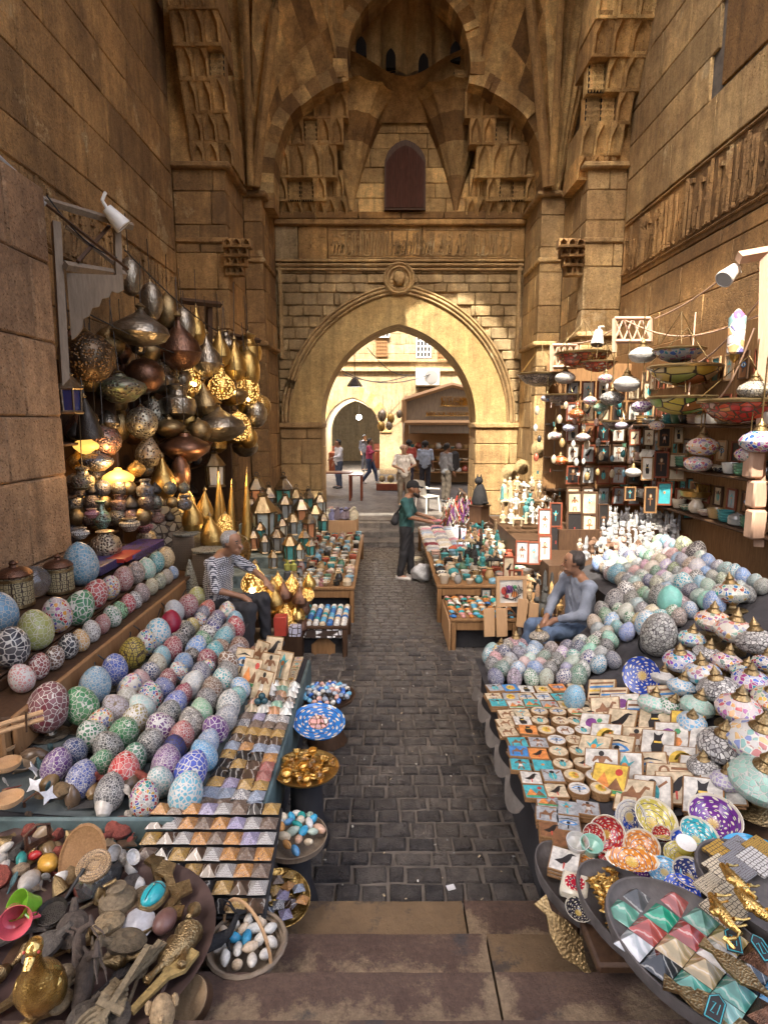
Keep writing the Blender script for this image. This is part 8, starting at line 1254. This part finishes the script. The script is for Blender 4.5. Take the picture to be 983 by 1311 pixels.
def person(loc, rz, J, label, skin, shirt, trousers, hair, shoe, h=.014, shirt_mat='cloth', sleeve=1., beard=False, bald=.0, cap=None, hands=True, look=0., long_tail=0., robe=False):
    V_ = lambda k: np.array(J[k], float); e = E('person', loc, (0, 0, rz)); tag(e, label, 'person'); hd = V_('head'); cl, sl_ = math.cos(look), math.sin(look); H = lambda x, y, z: hd + np.array([x * cl - y * sl_, x * sl_ + y * cl, z]); caps = []
    caps += [(H(0, .015, .035), H(0, -.01, .04), .092, .088), (H(0, -.035, -.06), H(0, -.03, .0), .058, .075), (H(0, -.095, -.005), H(0, -.118, -.03), .012, .017), (H(-.088, .0, .0), H(-.092, .01, .03), .016, .02), (H(.088, .0, .0), H(.092, .01, .03), .016, .02), (H(-.03, -.088, -.07), H(.03, -.088, -.07), .012, .012), (H(0, -.085, -.095), H(0, -.07, -.10), .022, .03), (H(0, .01, -.06), V_('neck'), .055, .06), (V_('neck'), V_('chest'), .07, .10), (V_('chest'), V_('pelvis'), .11, .11)]
    for s in 'LR':
        caps += [(V_('neck'), V_('sh' + s), .06, .055), (V_('sh' + s), V_('el' + s), .05, .04), (V_('el' + s), V_('wr' + s), .041, .028), (V_('hip' + s), V_('kn' + s), .08, .056), (V_('kn' + s), V_('an' + s), .054, .04), (V_('an' + s), V_('to' + s), .04, .032)]
        w = V_('wr' + s); d = w - V_('el' + s); d /= np.linalg.norm(d); g = np.array(J.get('grip' + s, (0, -.4, -1)), float); d2 = d * .75 + .5 * g / np.linalg.norm(g); d2 /= np.linalg.norm(d2); sd = np.cross(d2, (0, 0, 1.)); sd /= max(np.linalg.norm(sd), 1e-6); pm = w + d2 * .075; caps += [(w, pm, .03, .036)]
        if hands:
            for q, L in zip((-.03, -.01, .01, .03), (.062, .075, .07, .054)): b0 = pm + sd * q; b1 = b0 + d2 * L * .6; caps += [(b0, b1, .0105, .0095), (b1, b1 + (d2 * .6 + np.array([0, -.3, -.7])) * L * .5, .0095, .008)]
            caps += [(w + d2 * .03 + sd * .03 * (1 if s == 'L' else -1), w + d2 * .08 + sd * .06 * (1 if s == 'L' else -1), .012, .0095)]
        else: caps += [(pm, pm + d2 * .06, .03, .02)]
    O('body', sdf_mesh('body', caps, h if not hands else min(h, .009), 'skin', .015), par=e, col=skin)
    sc_ = [(V_('neck') - (0, 0, .03), V_('chest'), .075, .125)]; pc_ = []
    ch, pe = V_('chest'), V_('pelvis'); ax = V_('shL') - V_('shR'); ax = ax / np.linalg.norm(ax)
    for q in (-.075, 0, .075): sc_.append((ch + ax * q, pe + ax * q * .9 + np.array([0, 0, -.02 - long_tail]), .115, .118))
    for s in 'LR':
        sh, el, wr = V_('sh' + s), V_('el' + s), V_('wr' + s); sc_ += [(V_('neck') - (0, 0, .05), sh, .07, .068), (sh, sh + (el - sh) * min(1, sleeve), .07, .062)]
        if sleeve > 1: sc_.append((el, el + (wr - el) * (sleeve - 1), .06, .047))
        pc_ += [(pe + ax * (.07 if s == 'L' else -.07), V_('hip' + s), .12, .105), (V_('hip' + s), V_('kn' + s), .10, .076), (V_('kn' + s), V_('kn' + s) * .1 + V_('an' + s) * .9, .075, .062)]
        if robe: sc_.append((V_('hip' + s), V_('kn' + s), .115, .1))
        O('shoe', sdf_mesh('shoe', [(V_('an' + s) - (0, 0, .03), V_('to' + s) + (0, 0, .0), .046, .042), (V_('an' + s) - (0, 0, .04), V_('an' + s) + (V_('an' + s) - V_('to' + s)) * .25 - (0, 0, .05), .04, .038)], .011, 'satin', .02), par=e, col=shoe)
    O('shirt', sdf_mesh('shirt', sc_, h, shirt_mat, .035, .007), par=e, col=shirt); O('trousers', sdf_mesh('trousers', pc_, h, 'cloth', .035, .007), par=e, col=trousers)
    if cap: O('cap', sdf_mesh('cap', [(H(0, .02, .07), H(0, -.01, .075), .098, .094), (H(-.04, -.1, .055), H(-.04, -.17, .04), .012, .01), (H(.04, -.1, .055), H(.04, -.17, .04), .012, .01), (H(0, -.1, .06), H(0, -.18, .042), .014, .01), (H(-.04, -.15, .042), H(.04, -.15, .042), .01, .01)], .01, 'cloth', .02), par=e, col=cap)
    else: O('hair', sdf_mesh('hair', [(H(0, .035, .055), H(0, .0, .075), .09, .08 - bald), (H(0, .06, .0), H(0, .07, -.03), .065, .05), (H(-.05, .03, .05), H(.05, .03, .05), .07, .07)], .01, 'hair', .02), par=e, col=hair)
    if beard: O('beard', sdf_mesh('beard', [(H(-.07, -.03, -.06), H(0, -.085, -.10), .026, .036), (H(.07, -.03, -.06), H(0, -.085, -.10), .026, .036), (H(-.03, -.105, -.045), H(.03, -.105, -.045), .01, .01)], .01, 'hair', .02), par=e, col=hair)
    for x in (-.034, .034): q = H(x, -.089, .012); O('eye', MB().ball((0, 0, 0), (.013, .009, .008), 8).mesh('eye', MATS['ink']), q, par=e)
    O('eyebrows', MB().tube([tuple(H(-.052, -.087, .035)), tuple(H(-.02, -.097, .038))], .006, 5).tube([tuple(H(.02, -.097, .038)), tuple(H(.052, -.087, .035))], .006, 5).mesh('eyebrows', MATS['hair']), par=e, col=(.05, .045, .04)); return e
STAND = dict(head=(0, -.03, 1.61), neck=(0, 0, 1.46), chest=(0, .0, 1.27), pelvis=(0, .0, .95), shL=(.19, 0, 1.41), shR=(-.19, 0, 1.41), elL=(.24, .02, 1.13), elR=(-.24, .02, 1.13), wrL=(.24, -.1, .90), wrR=(-.24, -.1, .90), hipL=(.1, 0, .92), hipR=(-.1, 0, .92), knL=(.1, -.02, .5), knR=(-.1, -.02, .5), anL=(.1, .02, .09), anR=(-.1, .02, .09), toL=(.12, -.15, .04), toR=(-.12, -.15, .04))
def pose(**k): d = dict(STAND); d.update(k); return d
BRN, TAN = (.30, .155, .09), (.40, .23, .14)
# standing man, seen from his left-back side, hands at the goods (local -y is the way he faces)
person(gz(520, 742, 0), R(78), pose(head=(0, -.11, 1.6), neck=(0, -.03, 1.47), elL=(.25, -.1, 1.16), wrL=(.16, -.38, 1.10), elR=(-.25, -.1, 1.16), wrR=(-.1, -.36, 1.08), gripL=(0, -1, -.2), gripR=(0, -1, -.2), anL=(.1, -.06, .09), toL=(.12, -.24, .04), anR=(-.1, .1, .09), toR=(-.12, -.08, .04), knL=(.1, -.05, .5), knR=(-.1, .03, .5)), 'bearded man in a teal T-shirt, dark trousers and black cap standing at the right table', BRN, (.035, .115, .115), (.03, .03, .034), (.025, .02, .018), (.6, .58, .55), .012, sleeve=.85, beard=True, cap=(.015, .015, .017))
p = gz(520, 742, 0); tag(O('waist_bag', sdf_mesh('waist_bag', [((-.02, 0, 0), (.02, .02, .1), .07, .06), ((.0, .0, .12), (.1, -.1, .3), .02, .015)], .012, 'jacket', .03), p + Vector((-.19, -.05, 1.05))), 'small black bag slung on the standing man\'s back', 'bag')
tag(O('pink_booklet', MB().cbox((0, 0, 0), (.2, .14, .02), .004).mesh('pink_booklet', MATS['paper']), p + Vector((.50, .02, 1.06)), col=(.55, .2, .24)), 'pink booklet held in the standing man\'s hands', 'booklet')
# seated man, left: facing right and down to his lap
SIT = dict(head=(0, -.16, .80), neck=(0, -.03, .66), chest=(0, .02, .46), pelvis=(0, .06, .14), shL=(.19, -.02, .60), shR=(-.19, -.02, .60), elL=(.30, -.22, .44), wrL=(.22, -.42, .36), elR=(-.24, -.1, .34), wrR=(-.08, -.32, .24), hipL=(.1, .0, .10), hipR=(-.1, .0, .10), knL=(.13, -.44, .16), knR=(-.12, -.42, .12), anL=(.14, -.46, -.28), anR=(-.12, -.38, -.30), toL=(.16, -.63, -.33), toR=(-.13, -.56, -.35))
pl = gt(285, 792, 6.5); person((pl.x, pl.y, .66), R(72), SIT, 'seated grey haired man in a checked shirt looking down among the lanterns', BRN, (.4, .4, .42), (.035, .035, .04), (.30, .29, .28), (.04, .05, .07), .012, shirt_mat='checked', sleeve=.95, bald=.01, look=-.1)
tag(O('stool', MB().cbox((0, 0, .30), (.42, .42, .6), .02).mesh('stool', MATS['wood_dark']), (pl.x, pl.y + .02, .01)), 'dark wooden box seat under the grey haired man', 'seat')
# seated man, right: turned to the left, hands clasped on his lap
SIT2 = dict(head=(0, -.06, .86), neck=(0, .02, .70), chest=(0, .05, .50), pelvis=(0, .06, .14), shL=(.21, .01, .63), shR=(-.21, .01, .63), elL=(.28, -.1, .36), wrL=(.09, -.34, .26), elR=(-.28, -.1, .36), wrR=(-.06, -.34, .24), hipL=(.1, .0, .10), hipR=(-.1, .0, .10), knL=(.16, -.46, .14), knR=(-.15, -.46, .14), anL=(.17, -.56, -.24), anR=(-.16, -.56, -.24), toL=(.19, -.72, -.28), toR=(-.18, -.72, -.28))
pr_ = gt(735, 812, 6.6); person((pr_.x, pr_.y, .36), R(-72), SIT2, 'seated man with shaved head in a pale blue shirt and jeans looking left', BRN, (.23, .26, .32), (.10, .15, .24), (.05, .04, .035), (.05, .04, .04), .012, sleeve=1.75, bald=.012, look=-.45, long_tail=.06)
tag(O('stool', MB().cbox((0, 0, .15), (.42, .42, .3), .02).mesh('stool', MATS['wood_dark']), (pr_.x, pr_.y, .02)), 'low wooden seat under the man in the pale blue shirt', 'seat')
# people in the courtyard
person((.55, 16.3, .4), R(8), pose(elL=(.3, -.05, 1.18), wrL=(.12, -.26, 1.12), elR=(-.3, -.05, 1.16), wrR=(-.1, -.28, 1.08)), 'balding man in a white T-shirt standing just beyond the gate', TAN, (.66, .63, .58), (.26, .22, .17), (.3, .28, .26), (.1, .1, .1), .016, sleeve=.8, bald=.02, hands=False)
person((gy(473, 620, 22.5).x, 22.5, .4), R(80), pose(knL=(.1, -.2, .52), anL=(.1, -.28, .1), toL=(.12, -.45, .05), anR=(-.1, .26, .12), toR=(-.1, .1, .04), elR=(-.24, -.1, 1.2), wrR=(-.2, -.3, 1.3)), 'person in a pink shirt and jeans walking before the far passage', BRN, (.42, .06, .12), (.05, .07, .13), (.02, .018, .016), (.6, .6, .6), .018, hands=False, sleeve=1.5)
person((gy(434, 620, 21).x, 21.0, .4), R(-60), pose(elL=(.26, -.1, 1.16), wrL=(.1, -.34, 1.1)), 'man in a white shirt and jeans at the left of the courtyard', BRN, (.62, .62, .64), (.07, .09, .14), (.02, .02, .02), (.1, .1, .1), .018, hands=False, sleeve=1.6)
person((gy(544, 600, 19.5).x, 19.5, .4), R(170), pose(), 'man in a pale blue shirt before the kiosk, seen from behind', BRN, (.42, .50, .62), (.04, .04, .05), (.015, .015, .015), (.05, .05, .05), .018, hands=False, sleeve=.9)
person((gy(571, 600, 17.2).x, 17.2, .4), R(120), pose(), 'person in grey with a dark backpack right of the kiosk', BRN, (.26, .27, .29), (.10, .08, .06), (.02, .017, .015), (.08, .08, .08), .016, hands=False, sleeve=1.6)
person((pcx + .5, 28.5, .4), R(30), pose(), 'person in dark clothes standing inside the far passage', BRN, (.06, .06, .08), (.03, .03, .04), (.02, .02, .02), (.05, .05, .05), .02, hands=False, sleeve=1.6)
person((gy(520, 600, 23).x, 20.6, .4), R(200), pose(), 'person in a red top beside the display cabinet', TAN, (.4, .07, .05), (.05, .05, .08), (.02, .02, .02), (.1, .1, .1), .02, hands=False, sleeve=.9)
q = gy(576, 590, 17.2); tag(O('backpack', sdf_mesh('backpack', [((0, 0, 0), (0, 0, .3), .15, .13)], .02, 'jacket', .02), (q.x + .12, 17.1, 1.5)), 'dark backpack worn by the person right of the kiosk', 'backpack')
